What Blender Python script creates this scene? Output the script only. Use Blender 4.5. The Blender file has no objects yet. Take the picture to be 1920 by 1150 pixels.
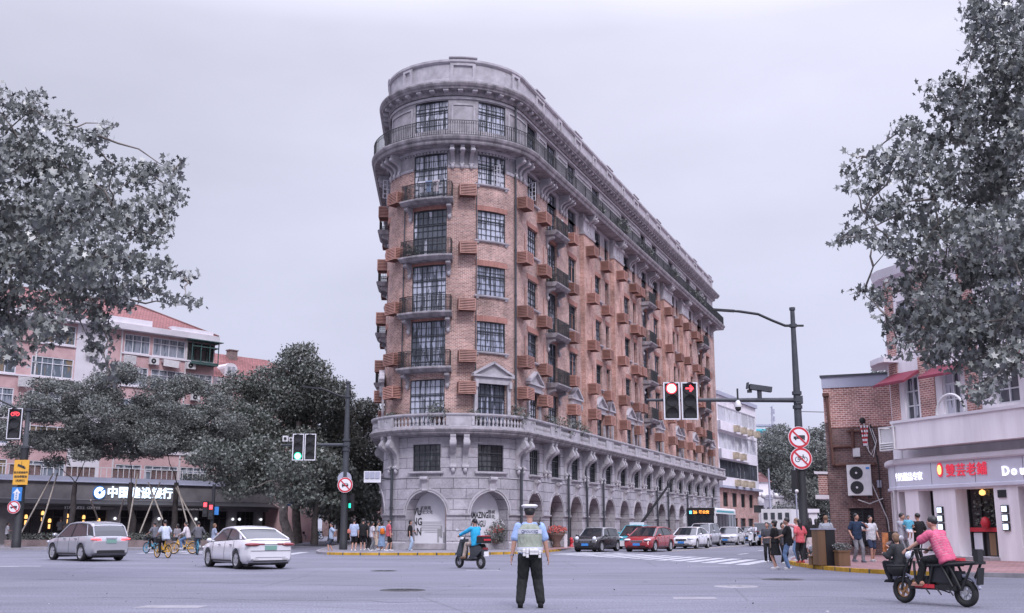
import bpy, math, random, bmesh
from mathutils import Vector, Matrix
random.seed(7)
SC = bpy.context.scene
COL = SC.collection
R_ = math.radians
PI = math.pi
# ---------------------------------------------------------------- camera
F_PX = 2000.0; CAM_H = 1.43; PITCH = math.atan(414 / F_PX)
cam_d = bpy.data.cameras.new('camera'); cam = bpy.data.objects.new('camera', cam_d); COL.objects.link(cam)
cam.location = (0, 0, CAM_H); cam.rotation_euler = (PI / 2 + PITCH, 0, 0)
cam_d.sensor_width = 36.0; cam_d.lens = 36.0 * F_PX / 1920; cam_d.clip_end = 4000; cam_d.clip_start = 0.1
SC.camera = cam
# ---------------------------------------------------------------- sky (overcast) and sun
w = bpy.data.worlds.new('World'); SC.world = w; w.use_nodes = True
nt = w.node_tree; nt.nodes.clear(); N = nt.nodes.new; L = nt.links.new
SUN_EL, SUN_AZ = R_(46), R_(166)      # behind the camera, a little to its right
sky = N('ShaderNodeTexSky'); sky.sky_type = 'NISHITA'; sky.sun_disc = False
sky.sun_elevation = SUN_EL; sky.sun_rotation = SUN_AZ; sky.air_density = 1.5; sky.dust_density = 4
tc = N('ShaderNodeTexCoord'); sep = N('ShaderNodeSeparateXYZ'); L(tc.outputs['Generated'], sep.inputs[0])
cr = N('ShaderNodeValToRGB'); L(sep.outputs['Z'], cr.inputs[0])          # cloud deck brightens to the zenith
e = cr.color_ramp.elements
e[0].position = 0.0; e[0].color = (.42, .43, .575, 1)
e[1].position = 1.0; e[1].color = (2.15, 2.15, 2.75, 1)
for p, c in ((.22, (.445, .455, .575)), (.44, (.525, .522, .64)), (.62, (1.3, 1.3, 1.65))):
    q = e.new(p); q.color = (*c, 1)
mp = N('ShaderNodeMapping'); L(tc.outputs['Generated'], mp.inputs[0]); mp.inputs['Scale'].default_value = (1.6, 1.6, 4.0)
nz = N('ShaderNodeTexNoise'); nz.inputs['Scale'].default_value = 1.3; nz.inputs['Detail'].default_value = 5; L(mp.outputs[0], nz.inputs[0])
mr = N('ShaderNodeMapRange'); L(nz.outputs['Fac'], mr.inputs[0])
mr.inputs[1].default_value = .3; mr.inputs[2].default_value = .7; mr.inputs[3].default_value = .88; mr.inputs[4].default_value = 1.11
mx = N('ShaderNodeMath'); mx.operation = 'MULTIPLY_ADD'; L(sep.outputs['X'], mx.inputs[0]); mx.inputs[1].default_value = .22; mx.inputs[2].default_value = 1.02
mm = N('ShaderNodeMath'); mm.operation = 'MULTIPLY'; L(mr.outputs[0], mm.inputs[0]); L(mx.outputs[0], mm.inputs[1])
bg1 = N('ShaderNodeBackground'); L(cr.outputs[0], bg1.inputs[0]); L(mm.outputs[0], bg1.inputs[1])
bg2 = N('ShaderNodeBackground'); L(sky.outputs[0], bg2.inputs[0]); bg2.inputs[1].default_value = 0.006
ad = N('ShaderNodeAddShader'); L(bg1.outputs[0], ad.inputs[0]); L(bg2.outputs[0], ad.inputs[1])
out = N('ShaderNodeOutputWorld'); L(ad.outputs[0], out.inputs[0])
sd = bpy.data.lights.new('sun', 'SUN'); sd.energy = 1.5; sd.angle = R_(10); sd.color = (.96, .94, 1.0)
sun = bpy.data.objects.new('sun', sd); COL.objects.link(sun)
_d = Vector((math.sin(SUN_AZ) * math.cos(SUN_EL), math.cos(SUN_AZ) * math.cos(SUN_EL), math.sin(SUN_EL)))
sun.rotation_euler = _d.to_track_quat('Z', 'Y').to_euler()
SC.view_settings.view_transform = 'Standard'; SC.view_settings.look = 'None'
SC.view_settings.exposure = 0.5; SC.view_settings.gamma = 1.0
SC.cycles.max_bounces = 5; SC.cycles.diffuse_bounces = 3; SC.cycles.glossy_bounces = 3; SC.cycles.transmission_bounces = 3
# ---------------------------------------------------------------- placing by sight line
def ray(px, py):
    a = px - 960; b = 575 - py; c, s = math.cos(PITCH), math.sin(PITCH)
    return a, F_PX * c - b * s, F_PX * s + b * c
def ground(px, py, z=0.0):
    r = ray(px, py); t = (z - CAM_H) / r[2]; return r[0] * t, r[1] * t
def atY(px, py, Y):
    r = ray(px, py); t = Y / r[1]; return Vector((r[0] * t, Y, CAM_H + r[2] * t))
# ---------------------------------------------------------------- materials
MATS = {}
def mat(name, col, rough=.8, var=.25, scale=3.0, bump=0.0, metal=0.0, emit=0.0, spec=.5, detail=6, streak=False, coat=0.0, trans=0.0, vcol=None):
    m = bpy.data.materials.new(name); m.use_nodes = True; MATS[name] = m
    t = m.node_tree; b = t.nodes['Principled BSDF']; n = t.nodes.new; l = t.links.new
    b.inputs['Roughness'].default_value = rough; b.inputs['Metallic'].default_value = metal
    b.inputs['Specular IOR Level'].default_value = spec; b.inputs['Coat Weight'].default_value = coat
    b.inputs['Coat Roughness'].default_value = .06
    if emit:
        b.inputs['Emission Color'].default_value = (*col, 1); b.inputs['Emission Strength'].default_value = emit
    if var > 0:
        c = n('ShaderNodeTexCoord'); mp = n('ShaderNodeMapping'); l(c.outputs['Object'], mp.inputs[0])
        mp.inputs['Scale'].default_value = (scale, scale, scale * (.12 if streak else 1))
        z = n('ShaderNodeTexNoise'); z.inputs['Scale'].default_value = 1; z.inputs['Detail'].default_value = detail; z.inputs['Roughness'].default_value = .65
        l(mp.outputs[0], z.inputs[0])
        r = n('ShaderNodeValToRGB'); l(z.outputs['Fac'], r.inputs[0])
        r.color_ramp.elements[0].position = .3; r.color_ramp.elements[1].position = .7
        k2 = vcol or tuple(x * (1 + var * .6) for x in col)
        r.color_ramp.elements[0].color = (*[x * (1 - var) for x in col], 1); r.color_ramp.elements[1].color = (*k2, 1)
        l(r.outputs[0], b.inputs['Base Color'])
        if bump:
            u = n('ShaderNodeBump'); u.inputs['Strength'].default_value = bump; u.inputs['Distance'].default_value = .02
            l(z.outputs['Fac'], u.inputs['Height']); l(u.outputs[0], b.inputs['Normal'])
    else:
        b.inputs['Base Color'].default_value = (*col, 1)
    if trans:
        b.inputs['Transmission Weight'].default_value = trans
    return m
def brickmat(name, c1, c2, mortar, bw, rh, ms=.01, rough=.9, bump=.4, nz_amt=.35, nz_scale=.6, offset=.5, use='UV', smooth=.1, speck=0):
    m = bpy.data.materials.new(name); m.use_nodes = True; MATS[name] = m
    t = m.node_tree; b = t.nodes['Principled BSDF']; n = t.nodes.new; l = t.links.new
    b.inputs['Roughness'].default_value = rough; b.inputs['Specular IOR Level'].default_value = .25
    c = n('ShaderNodeTexCoord'); k = n('ShaderNodeTexBrick'); l(c.outputs[use], k.inputs['Vector'])
    k.inputs['Color1'].default_value = (*c1, 1); k.inputs['Color2'].default_value = (*c2, 1); k.inputs['Mortar'].default_value = (*mortar, 1)
    k.inputs['Scale'].default_value = 1; k.inputs['Mortar Size'].default_value = ms; k.inputs['Mortar Smooth'].default_value = smooth
    k.inputs['Brick Width'].default_value = bw; k.inputs['Row Height'].default_value = rh; k.offset = offset
    z = n('ShaderNodeTexNoise'); z.inputs['Scale'].default_value = nz_scale; z.inputs['Detail'].default_value = 8; z.inputs['Roughness'].default_value = .7
    l(c.outputs['Object'], z.inputs[0])
    z2 = n('ShaderNodeTexNoise'); z2.inputs['Scale'].default_value = 9; z2.inputs['Detail'].default_value = 3; l(c.outputs['Object'], z2.inputs[0])
    av = n('ShaderNodeMath'); av.operation = 'MULTIPLY_ADD'; l(z2.outputs['Fac'], av.inputs[0]); av.inputs[1].default_value = .35; l(z.outputs['Fac'], av.inputs[2])
    r = n('ShaderNodeMapRange'); l(av.outputs[0], r.inputs[0]); r.inputs[1].default_value = .45; r.inputs[2].default_value = .9
    r.inputs[3].default_value = 1 - nz_amt; r.inputs[4].default_value = 1 + nz_amt * .7
    x = n('ShaderNodeVectorMath'); x.operation = 'SCALE'; l(k.outputs['Color'], x.inputs[0]); l(r.outputs[0], x.inputs['Scale'])
    l(x.outputs[0], b.inputs['Base Color'])
    u = n('ShaderNodeBump'); u.inputs['Strength'].default_value = bump; u.inputs['Distance'].default_value = .02; u.invert = True
    l(k.outputs['Fac'], u.inputs['Height']); l(u.outputs[0], b.inputs['Normal'])
    return m
def randmat(name, cols, rough=.15, spec=.6, metal=0.0):
    """colour picked per object from a small list (curtains, panes...)"""
    m = bpy.data.materials.new(name); m.use_nodes = True; MATS[name] = m
    t = m.node_tree; b = t.nodes['Principled BSDF']; n = t.nodes.new; l = t.links.new
    b.inputs['Roughness'].default_value = rough; b.inputs['Specular IOR Level'].default_value = spec
    o = n('ShaderNodeObjectInfo'); r = n('ShaderNodeValToRGB'); r.color_ramp.interpolation = 'CONSTANT'
    c = n('ShaderNodeTexCoord'); z = n('ShaderNodeTexNoise'); z.inputs['Scale'].default_value = 1.6; z.inputs['Detail'].default_value = 3
    mp = n('ShaderNodeMapping'); mp.inputs['Scale'].default_value = (1.8, 1, .25); l(c.outputs['Object'], mp.inputs[0])
    va = n('ShaderNodeVectorMath'); va.operation = 'ADD'; l(mp.outputs[0], va.inputs[0]); cb = n('ShaderNodeCombineXYZ')
    ms = n('ShaderNodeMath'); ms.operation = 'MULTIPLY'; ms.inputs[1].default_value = 37; l(o.outputs['Random'], ms.inputs[0]); l(ms.outputs[0], cb.inputs[0])
    l(cb.outputs[0], va.inputs[1]); l(va.outputs[0], z.inputs[0])
    a = n('ShaderNodeMath'); a.operation = 'MULTIPLY_ADD'; l(z.outputs['Fac'], a.inputs[0]); a.inputs[1].default_value = .9; l(o.outputs['Random'], a.inputs[2])
    f = n('ShaderNodeMath'); f.operation = 'FRACT'; l(a.outputs[0], f.inputs[0]); l(f.outputs[0], r.inputs[0])
    for i, k in enumerate(cols):
        q = r.color_ramp.elements[0] if i == 0 else (r.color_ramp.elements[1] if i == 1 else r.color_ramp.elements.new(i / len(cols)))
        q.position = i / len(cols); q.color = (*k, 1)
    l(r.outputs[0], b.inputs['Base Color']); return m
mat('asphalt', (.125, .122, .128), .88, .16, .45, .0, detail=12)
def fix_asphalt():
    m = MATS['asphalt']; t = m.node_tree; b = t.nodes['Principled BSDF']; n = t.nodes.new; l = t.links.new
    c = n('ShaderNodeTexCoord')
    def noise(s, d, stretch=None):
        z = n('ShaderNodeTexNoise'); z.inputs['Scale'].default_value = s; z.inputs['Detail'].default_value = d
        if stretch:
            p = n('ShaderNodeMapping'); p.inputs['Scale'].default_value = stretch; l(c.outputs['Object'], p.inputs[0]); l(p.outputs[0], z.inputs[0])
        else: l(c.outputs['Object'], z.inputs[0])
        return z
    z1 = noise(.35, 6, (.35, 1, 1)); z2 = noise(26, 4); z3 = noise(1.0, 7, (.25, 2.2, 1))
    def mrange(z, a0, a1, b0, b1):
        r = n('ShaderNodeMapRange'); l(z.outputs['Fac'], r.inputs[0])
        for i, v in enumerate((a0, a1, b0, b1)): r.inputs[i + 1].default_value = v
        return r
    r1 = mrange(z1, .3, .7, .80, 1.16); r2 = mrange(z2, .35, .65, .58, 1.42); r3 = mrange(z3, .3, .7, .88, 1.10)
    a = n('ShaderNodeMath'); a.operation = 'MULTIPLY'; l(r1.outputs[0], a.inputs[0]); l(r2.outputs[0], a.inputs[1])
    a2 = n('ShaderNodeMath'); a2.operation = 'MULTIPLY'; l(a.outputs[0], a2.inputs[0]); l(r3.outputs[0], a2.inputs[1])
    # sealed cracks and joints
    v = n('ShaderNodeTexVoronoi'); v.feature = 'DISTANCE_TO_EDGE'; v.inputs['Scale'].default_value = .17; l(c.outputs['Object'], v.inputs[0])
    r4 = n('ShaderNodeMapRange'); l(v.outputs['Distance'], r4.inputs[0]); r4.inputs[1].default_value = .0; r4.inputs[2].default_value = .006
    r4.inputs[3].default_value = .72; r4.inputs[4].default_value = 1
    a3 = n('ShaderNodeMath'); a3.operation = 'MULTIPLY'; l(a2.outputs[0], a3.inputs[0]); l(r4.outputs[0], a3.inputs[1])
    x = n('ShaderNodeVectorMath'); x.operation = 'SCALE'; x.inputs[0].default_value = (.138, .138, .170); l(a3.outputs[0], x.inputs['Scale'])
    l(x.outputs[0], b.inputs['Base Color'])
    u = n('ShaderNodeBump'); u.inputs['Strength'].default_value = .5; u.inputs['Distance'].default_value = .01; l(z2.outputs['Fac'], u.inputs['Height']); l(u.outputs[0], b.inputs['Normal'])
fix_asphalt()
mat('paint_white', (.44, .44, .47), .7, .45, 2.5, detail=10); mat('paint_yellow', (.50, .33, .05), .7, .5, 2.0, detail=10)
mat('paint_cream', (.42, .36, .27), .7, .4, 2.0)
brickmat('paving', (.24, .22, .24), (.20, .19, .21), (.12, .11, .12), .4, .4, .012, use='Object', bump=.1)
brickmat('paving_red', (.30, .17, .17), (.25, .15, .15), (.14, .10, .10), .25, .25, .01, use='Object', bump=.1)
mat('kerb_stone', (.25, .24, .26), .8, .3, 2)
brickmat('kerb_yellow', (.52, .30, .035), (.44, .26, .04), (.10, .09, .07), 1.0, 3, .045, nz_amt=.5, nz_scale=1.2, bump=.1)
brickmat('brick_wall', (.43, .235, .19), (.20, .105, .09), (.50, .41, .38), .26, .085, .016, nz_amt=.55, nz_scale=.45, bump=.5)
brickmat('brick_light', (.50, .275, .22), (.33, .155, .12), (.54, .44, .40), .26, .085, .012, nz_amt=.5, nz_scale=.8, bump=.5)
brickmat('stone_ashlar', (.39, .37, .40), (.345, .325, .355), (.10, .09, .10), 1.55, .62, .016, nz_amt=.45, nz_scale=.5, bump=.6)
mat('stone', (.31, .29, .31), .85, .5, .9, .5, detail=12); mat('stone_light', (.38, .36, .385), .85, .32, 1.6, .3, detail=12)
mat('stone_weathered', (.26, .24, .255), .9, .6, 2.2, .3, streak=True, detail=8)
mat('iron', (.015, .016, .019), .5, .2, 3); mat('iron_grey', (.045, .05, .06), .5, .3, 3); mat('steel_frame', (.03, .035, .042), .45, .2, 4)
mat('ac_brown', (.41, .215, .175), .6, .28, 1.4, streak=True); mat('ac_dark', (.12, .05, .04), .8, .2, 3)
randmat('pane', [(.06, .07, .09), (.30, .32, .40), (.12, .13, .16), (.42, .44, .52), (.16, .17, .20), (.48, .49, .56), (.09, .10, .12)], .12)  # pale tones stand for curtains and for sky reflections painted into the panes
randmat('pane_dark', [(.02, .022, .026), (.05, .052, .06), (.03, .032, .036), (.08, .085, .09)], .12)
randmat('pane_pale', [(.12, .15, .18), (.26, .28, .33), (.17, .20, .24), (.34, .35, .40), (.10, .12, .14), (.22, .17, .12)], .15)
mat('leaf', (.065, .077, .065), .38, .45, 5.0, spec=1.0, vcol=(.23, .245, .23)); mat('leaf_dark', (.072, .088, .072), .45, .45, 3.0, spec=.7, vcol=(.145, .16, .14))  # paler second tone puts silvery highlights into the leaf colour
mat('leaf_fine', (.085, .098, .088), .5, .4, 3.0, spec=.7, vcol=(.19, .205, .19)); mat('leaf_far', (.10, .115, .105), .7, .35, 1.5, vcol=(.19, .205, .19))
mat('bark', (.12, .10, .09), .9, .4, 3, .6, vcol=(.24, .21, .19)); mat('bark_dark', (.05, .043, .042), .9, .4, 3, .6)
mat('stake', (.34, .30, .26), .8, .3, 4)
mat('pink_render', (.50, .31, .31), .9, .22, .6, vcol=(.60, .41, .41)); mat('white_render', (.64, .61, .65), .85, .15, .5); mat('cream_render', (.76, .72, .75), .85, .16, 1.6, streak=True)
mat('white_frame', (.62, .62, .66), .5, .1, 3); mat('green_frame', (.05, .10, .095), .5, .2, 3)
brickmat('roof_tile', (.29, .125, .12), (.22, .10, .095), (.14, .07, .07), .3, .32, .03, nz_amt=.3, bump=.5)
mat('podium', (.165, .155, .165), .8, .25, .8, vcol=(.22, .205, .21)); mat('dark_trim', (.03, .027, .03), .6, .2, 2)
mat('fascia_grey', (.60, .60, .68), .55, .12, .4); mat('awning_red', (.20, .035, .06), .8, .3, 1)
brickmat('brick_side', (.44, .21, .175), (.28, .13, .115), (.62, .48, .45), .24, .10, .016, nz_amt=.45, nz_scale=.7, bump=.7)
brickmat('brick_old', (.19, .11, .10), (.125, .078, .075), (.22, .17, .165), .24, .10, .016, nz_amt=.5, nz_scale=.7, bump=.7)
mat('grey_band', (.33, .34, .42), .8, .12, .6); mat('rust_pipe', (.10, .045, .035), .8, .3, 3)
mat('white_metal', (.58, .57, .58), .45, .12, 3); mat('dark_metal', (.018, .02, .024), .65, .2, 3); mat('pole_grey', (.045, .05, .06), .65, .3, 3)
mat('black', (.014, .014, .016), .6, .2, 4); mat('rubber', (.017, .017, .019), .8, .2, 5); mat('chrome', (.6, .6, .62), .2, .0, metal=1.0)
mat('rim', (.42, .42, .45), .35, .1, 4, metal=.25); mat('glass_car', (.018, .022, .028), .05, 0, spec=1.0); mat('glass_shop', (.03, .028, .03), .08, .4, .8)
mat('sign_white', (.68, .67, .70), .5, 0); mat('sign_red', (.48, .025, .04), .5, 0); mat('sign_blue', (.04, .20, .52), .5, 0); mat('sign_yellow', (.68, .36, .05), .5, 0)
mat('lamp_red', (1, .06, .08), .4, 0, emit=1.6); mat('lamp_white_red', (1, .75, .8), .4, 0, emit=1.4); mat('lamp_green', (.03, .95, .55), .4, 0, emit=.9); mat('lamp_pale_green', (.55, 1, .8), .4, 0, emit=1.1)
mat('lens_off', (.03, .03, .034), .3, 0); mat('letter_glow', (.72, .86, 1), .4, 0, emit=1.0); mat('letter_red', (.75, .05, .09), .4, 0, emit=.3)
mat('letter_dim', (.30, .29, .30), .5, 0); mat('warm_light', (1, .55, .18), .4, 0, emit=1.2); mat('glow_white', (.9, .92, 1), .4, 0, emit=.7); mat('letter_black', (.03, .03, .035), .6, 0)
mat('led_orange', (1, .35, .06), .4, 0, emit=1.4); mat('led_blue', (.15, .7, 1), .4, 0, emit=1.1); mat('tail_red', (.20, .012, .018), .15, 0, coat=.8); mat('tail_lit', (1, .10, .12), .3, 0, emit=1.2)
mat('head_lamp', (.65, .68, .75), .1, 0); mat('head_lit', (1, .98, .95), .2, 0, emit=1.3)
mat('skin', (.42, .235, .175), .55, .12, 9); mat('hair', (.013, .011, .012), .5, .2, 20)
mat('wood_brown', (.20, .115, .06), .6, .3, 2, streak=True); mat('terracotta', (.16, .10, .085), .8, .3, 3)
mat('flower_red', (.55, .12, .10), .6, .4, 8); mat('poster', (.62, .61, .65), .6, .08, .8)
def M(name): return MATS[name]
def per_object(name, lo, hi):
    """let each object carry its own fading"""
    t = MATS[name].node_tree; b = t.nodes['Principled BSDF']; src = b.inputs['Base Color'].links[0].from_socket
    o = t.nodes.new('ShaderNodeObjectInfo'); r = t.nodes.new('ShaderNodeMapRange'); t.links.new(o.outputs['Random'], r.inputs[0]); r.inputs[3].default_value = lo; r.inputs[4].default_value = hi
    x = t.nodes.new('ShaderNodeVectorMath'); x.operation = 'SCALE'; t.links.new(src, x.inputs[0]); t.links.new(r.outputs[0], x.inputs['Scale']); t.links.new(x.outputs[0], b.inputs['Base Color'])
per_object('ac_brown', .68, 1.22)
_cc = {}
def paint(c, rough=.25, coat=.6):
    k = ('p',) + tuple(c)
    if k not in _cc: _cc[k] = mat('car_paint_%d' % len(_cc), c, rough, .05, 1.5, coat=coat, spec=.6)
    return _cc[k]
def cloth(c):
    k = ('c',) + tuple(c)
    if k not in _cc: _cc[k] = mat('cloth_%d' % len(_cc), c, .9, .3, 7, .5, spec=.2)
    return _cc[k]
# ---------------------------------------------------------------- mesh builder
class MB:
    def __init__(s): s.v = []; s.f = []; s.m = []; s.uv = []; s.sm = []
    def add(s, vs, fs, m=0, uvs=None, smooth=False):
        o = len(s.v); s.v.extend([tuple(x) for x in vs])
        for i, f in enumerate(fs):
            s.f.append(tuple(o + k for k in f)); s.m.append(m); s.uv.append(uvs[i] if uvs else None); s.sm.append(smooth)
        return s
    def quad(s, a, b, c, d, m=0, uv=None): return s.add([a, b, c, d], [(0, 1, 2, 3)], m, [uv] if uv else None)
    def box(s, c, d, rz=0, m=0, rx=0, ry=0):
        x, y, z = d[0] / 2, d[1] / 2, d[2] / 2
        P = [Vector(p) for p in ((-x, -y, -z), (x, -y, -z), (x, y, -z), (-x, y, -z), (-x, -y, z), (x, -y, z), (x, y, z), (-x, y, z))]
        if rz or rx or ry:
            Q = Matrix.Rotation(rz, 3, 'Z') @ Matrix.Rotation(ry, 3, 'Y') @ Matrix.Rotation(rx, 3, 'X'); P = [Q @ p for p in P]
        c = Vector(c); return s.add([p + c for p in P], [(0, 3, 2, 1), (4, 5, 6, 7), (0, 1, 5, 4), (1, 2, 6, 5), (2, 3, 7, 6), (3, 0, 4, 7)], m)
    def prism(s, poly, z0, z1, m=0, X=None):
        """polygon in xy between z0 and z1; X optional 4x4/3x3 mapping"""
        n = len(poly); vs = [Vector((p[0], p[1], z0)) for p in poly] + [Vector((p[0], p[1], z1)) for p in poly]
        if X is not None: vs = [X @ p for p in vs]
        return s.add(vs, [tuple(range(n))[::-1], tuple(range(n, 2 * n))] + [(i, (i + 1) % n, n + (i + 1) % n, n + i) for i in range(n)], m)
    def tube(s, pts, r, n=8, m=0, caps=True, smooth=True, flat=1.0):
        pts = [Vector(p) for p in pts]; k = len(pts); rs = r if isinstance(r, (list, tuple)) else [r] * k
        vs = []; pu = None
        for i, p in enumerate(pts):
            t = (pts[min(i + 1, k - 1)] - pts[max(i - 1, 0)])
            t = t.normalized() if t.length > 1e-9 else Vector((0, 0, 1))
            u = (pu - t * pu.dot(t)) if pu is not None else t.orthogonal()
            if u.length < 1e-6: u = t.orthogonal()
            u.normalize(); pu = u; q = t.cross(u)
            for j in range(n):
                a = 2 * PI * j / n; vs.append(p + (u * math.cos(a) + q * math.sin(a) * flat) * rs[i])
        fs = [(i * n + j, i * n + (j + 1) % n, (i + 1) * n + (j + 1) % n, (i + 1) * n + j) for i in range(k - 1) for j in range(n)]
        s.add(vs, fs, m, smooth=smooth)
        if caps: s.add(vs[:n], [tuple(range(n))[::-1]], m); s.add(vs[-n:], [tuple(range(n))], m)
        return s
    def lathe(s, prof, c=(0, 0, 0), n=12, m=0, X=None, smooth=True, sy=1.0, caps=True):
        vs = []
        for r, z in prof:
            for j in range(n):
                a = 2 * PI * j / n; p = Vector((r * math.cos(a), r * math.sin(a) * sy, z))
                vs.append((X @ p if X is not None else p) + Vector(c))
        k = len(prof)
        s.add(vs, [(i * n + j, i * n + (j + 1) % n, (i + 1) * n + (j + 1) % n, (i + 1) * n + j) for i in range(k - 1) for j in range(n)], m, smooth=smooth)
        if not caps: return s
        if prof[0][0] > 1e-4: s.add(vs[:n], [tuple(range(n))[::-1]], m)
        if prof[-1][0] > 1e-4: s.add(vs[-n:], [tuple(range(n))], m)
        return s
    def ball(s, c, r, m=0, n=10, k=7):
        if not isinstance(r, (tuple, list)): r = (r, r, r)
        vs = [Vector((c[0], c[1], c[2] - r[2]))]
        for i in range(1, k):
            p = PI * i / k
            for j in range(n):
                a = 2 * PI * j / n; vs.append(Vector((c[0] + r[0] * math.sin(p) * math.cos(a), c[1] + r[1] * math.sin(p) * math.sin(a), c[2] - r[2] * math.cos(p))))
        vs.append(Vector((c[0], c[1], c[2] + r[2]))); e = len(vs) - 1
        fs = [(0, 1 + (j + 1) % n, 1 + j) for j in range(n)]
        fs += [(1 + i * n + j, 1 + i * n + (j + 1) % n, 1 + (i + 1) * n + (j + 1) % n, 1 + (i + 1) * n + j) for i in range(k - 2) for j in range(n)]
        fs += [(e, 1 + (k - 2) * n + j, 1 + (k - 2) * n + (j + 1) % n) for j in range(n)]
        return s.add(vs, fs, m, smooth=True)
    def mesh(s, name, mats):
        me = bpy.data.meshes.new(name); me.from_pydata([tuple(v) for v in s.v], [], s.f)
        for x in (mats if isinstance(mats, (list, tuple)) else [mats]): me.materials.append(M(x) if isinstance(x, str) else x)
        me.polygons.foreach_set('material_index', s.m); me.polygons.foreach_set('use_smooth', s.sm)
        if any(u for u in s.uv):
            ul = me.uv_layers.new(name='UVMap').data; k = 0
            for f, u in zip(s.f, s.uv):
                for j in range(len(f)):
                    if u: ul[k].uv = u[j]
                    else: p = s.v[f[j]]; ul[k].uv = (p[0] + p[1], p[2])
                    k += 1
        me.update(); return me
    def build(s, name, mats, parent=None, world=False, loc=None, rz=0):
        return link(name, s.mesh(name, mats), parent, world, loc, rz)
def link(name, me, parent=None, world=False, loc=None, rz=0):
    o = bpy.data.objects.new(name, me); COL.objects.link(o)
    if loc is not None: o.location = loc
    if rz: o.rotation_euler = (0, 0, rz) if not isinstance(rz, (tuple, list)) else rz
    if parent:
        o.parent = parent
        if world: o.matrix_parent_inverse = world_of(parent).inverted()
    return o
def world_of(o):
    m = o.matrix_parent_inverse @ o.matrix_basis if o.parent else o.matrix_basis.copy()
    return world_of(o.parent) @ m if o.parent else m
def tag(o, label=None, cat=None, group=None, kind=None):
    if label: o['label'] = label
    if cat: o['category'] = cat
    if group: o['group'] = group
    if kind: o['kind'] = kind
    return o
def empty(name, loc, rz, label, cat, group=None):
    o = bpy.data.objects.new(name, None); COL.objects.link(o); o.location = loc; o.rotation_euler = (0, 0, rz); o.empty_display_size = .2
    return tag(o, label, cat, group)
def copy_tree(o, parent=None, **kw):
    c = o.copy(); COL.objects.link(c)
    if parent: c.parent = parent
    for ch in [x for x in bpy.data.objects if x.parent == o]: copy_tree(ch, c)
    return c
_tc = {}
def text_mesh(body, size, ext=.01, bold=0.0, font_w=1.0):
    k = (body, size, ext, bold, font_w)
    if k not in _tc:
        cu = bpy.data.curves.new('lettering', 'FONT'); cu.body = body; cu.size = size; cu.extrude = ext; cu.offset = bold
        cu.align_x = 'CENTER'; cu.align_y = 'CENTER'; cu.resolution_u = 2
        o = bpy.data.objects.new('lettering', cu); COL.objects.link(o)
        me = bpy.data.meshes.new_from_object(o.evaluated_get(bpy.context.evaluated_depsgraph_get()))
        bpy.data.objects.remove(o); bpy.data.curves.remove(cu)
        for v in me.vertices: v.co.x *= font_w
        _tc[k] = me
    return _tc[k]
def text(name, body, size, loc, rz, m, parent, ext=.01, bold=0.0, world=True, fw=1.0, tilt=PI / 2):
    me = text_mesh(body, size, ext, bold, fw).copy(); me.materials.clear(); me.materials.append(M(m) if isinstance(m, str) else m)
    o = link(name, me, parent, world, loc, (tilt, 0, rz)); return o
# ================================================================ the flatiron apartment building
TH = R_(21.6); DRx, DRy = math.sin(TH), math.cos(TH); NRx, NRy = DRy, -DRx
NR_R = 4.675; NC = (-3.6833, 69.675); TX, TY = 0.66338, 67.954
A0 = R_(68.4); A1 = R_(-86.5); NL = NR_R * (A0 - A1)          # nose arc
LTX, LTY = NC[0] + NR_R * math.sin(A1), NC[1] - NR_R * math.cos(A1)
LDx, LDy = math.sin(R_(-3.5)), math.cos(R_(-3.5))
S_END = 65.3; S_LEFT = -66.0
CUR = None
class Poly:
    """polyline path; outward side is to the right of the walking direction"""
    def __init__(q, pts, s0=0.0):
        q.p = [Vector(a[:2]) for a in pts]; q.s = [s0]
        for a, b in zip(q.p, q.p[1:]): q.s.append(q.s[-1] + (b - a).length)
        sn = [Vector(((b - a).y, -(b - a).x)).normalized() for a, b in zip(q.p, q.p[1:])]; q.sn = sn; q.n = []
        for i in range(len(q.p)):
            a, b = sn[max(i - 1, 0)], sn[min(i, len(sn) - 1)]; v = (a + b).normalized(); q.n.append(v / max(.4, v.dot(a)))
    def seg(q, s):
        for i in range(len(q.p) - 2):
            if s < q.s[i + 1] - 1e-6: return i
        return len(q.p) - 2
    def P(q, s, off, z):
        i = q.seg(s); t = (s - q.s[i]) / (q.s[i + 1] - q.s[i])
        a, b = q.p[i] + q.n[i] * off, q.p[i + 1] + q.n[i + 1] * off; v = a.lerp(b, t); return Vector((v.x, v.y, z))
    def rot(q, s): i = q.seg(s + .001); d = q.p[i + 1] - q.p[i]; return math.atan2(d.y, d.x)
def P(s, off=0.0, z=0.0):
    """point on the wall at arc length s (0 = where nose meets the long front), off metres proud"""
    if CUR: return CUR.P(s, off, z)
    if s >= 0: return Vector((TX + DRx * s + NRx * off, TY + DRy * s + NRy * off, z))
    if s >= -NL:
        a = A0 + s / NR_R; r = NR_R + off; return Vector((NC[0] + r * math.sin(a), NC[1] - r * math.cos(a), z))
    t = -s - NL; return Vector((LTX + LDx * t - LDy * off, LTY + LDy * t + LDx * off, z))
def rot(s):
    """z-rotation whose local x runs along the wall and local -y looks out"""
    if CUR: return CUR.rot(s)
    if s >= 0: return PI / 2 - TH
    if s >= -NL: return A0 + s / NR_R
    return A1
def srange(s0, s1, step=.42):
    """break points, fine on the curve"""
    if CUR: return [s0] + [x for x in CUR.s if s0 + 1e-3 < x < s1 - 1e-3] + [s1]
    out = [s0]; b = [x for x in (-NL, 0.0) if s0 < x < s1]; pts = [s0] + b + [s1]
    for a, c in zip(pts, pts[1:]):
        mid = (a + c) / 2
        if -NL <= mid <= 0: n = max(1, int(math.ceil((c - a) / step)))
        else: n = 1
        out += [a + (c - a) * (i + 1) / n for i in range(n)]
    return out
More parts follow.
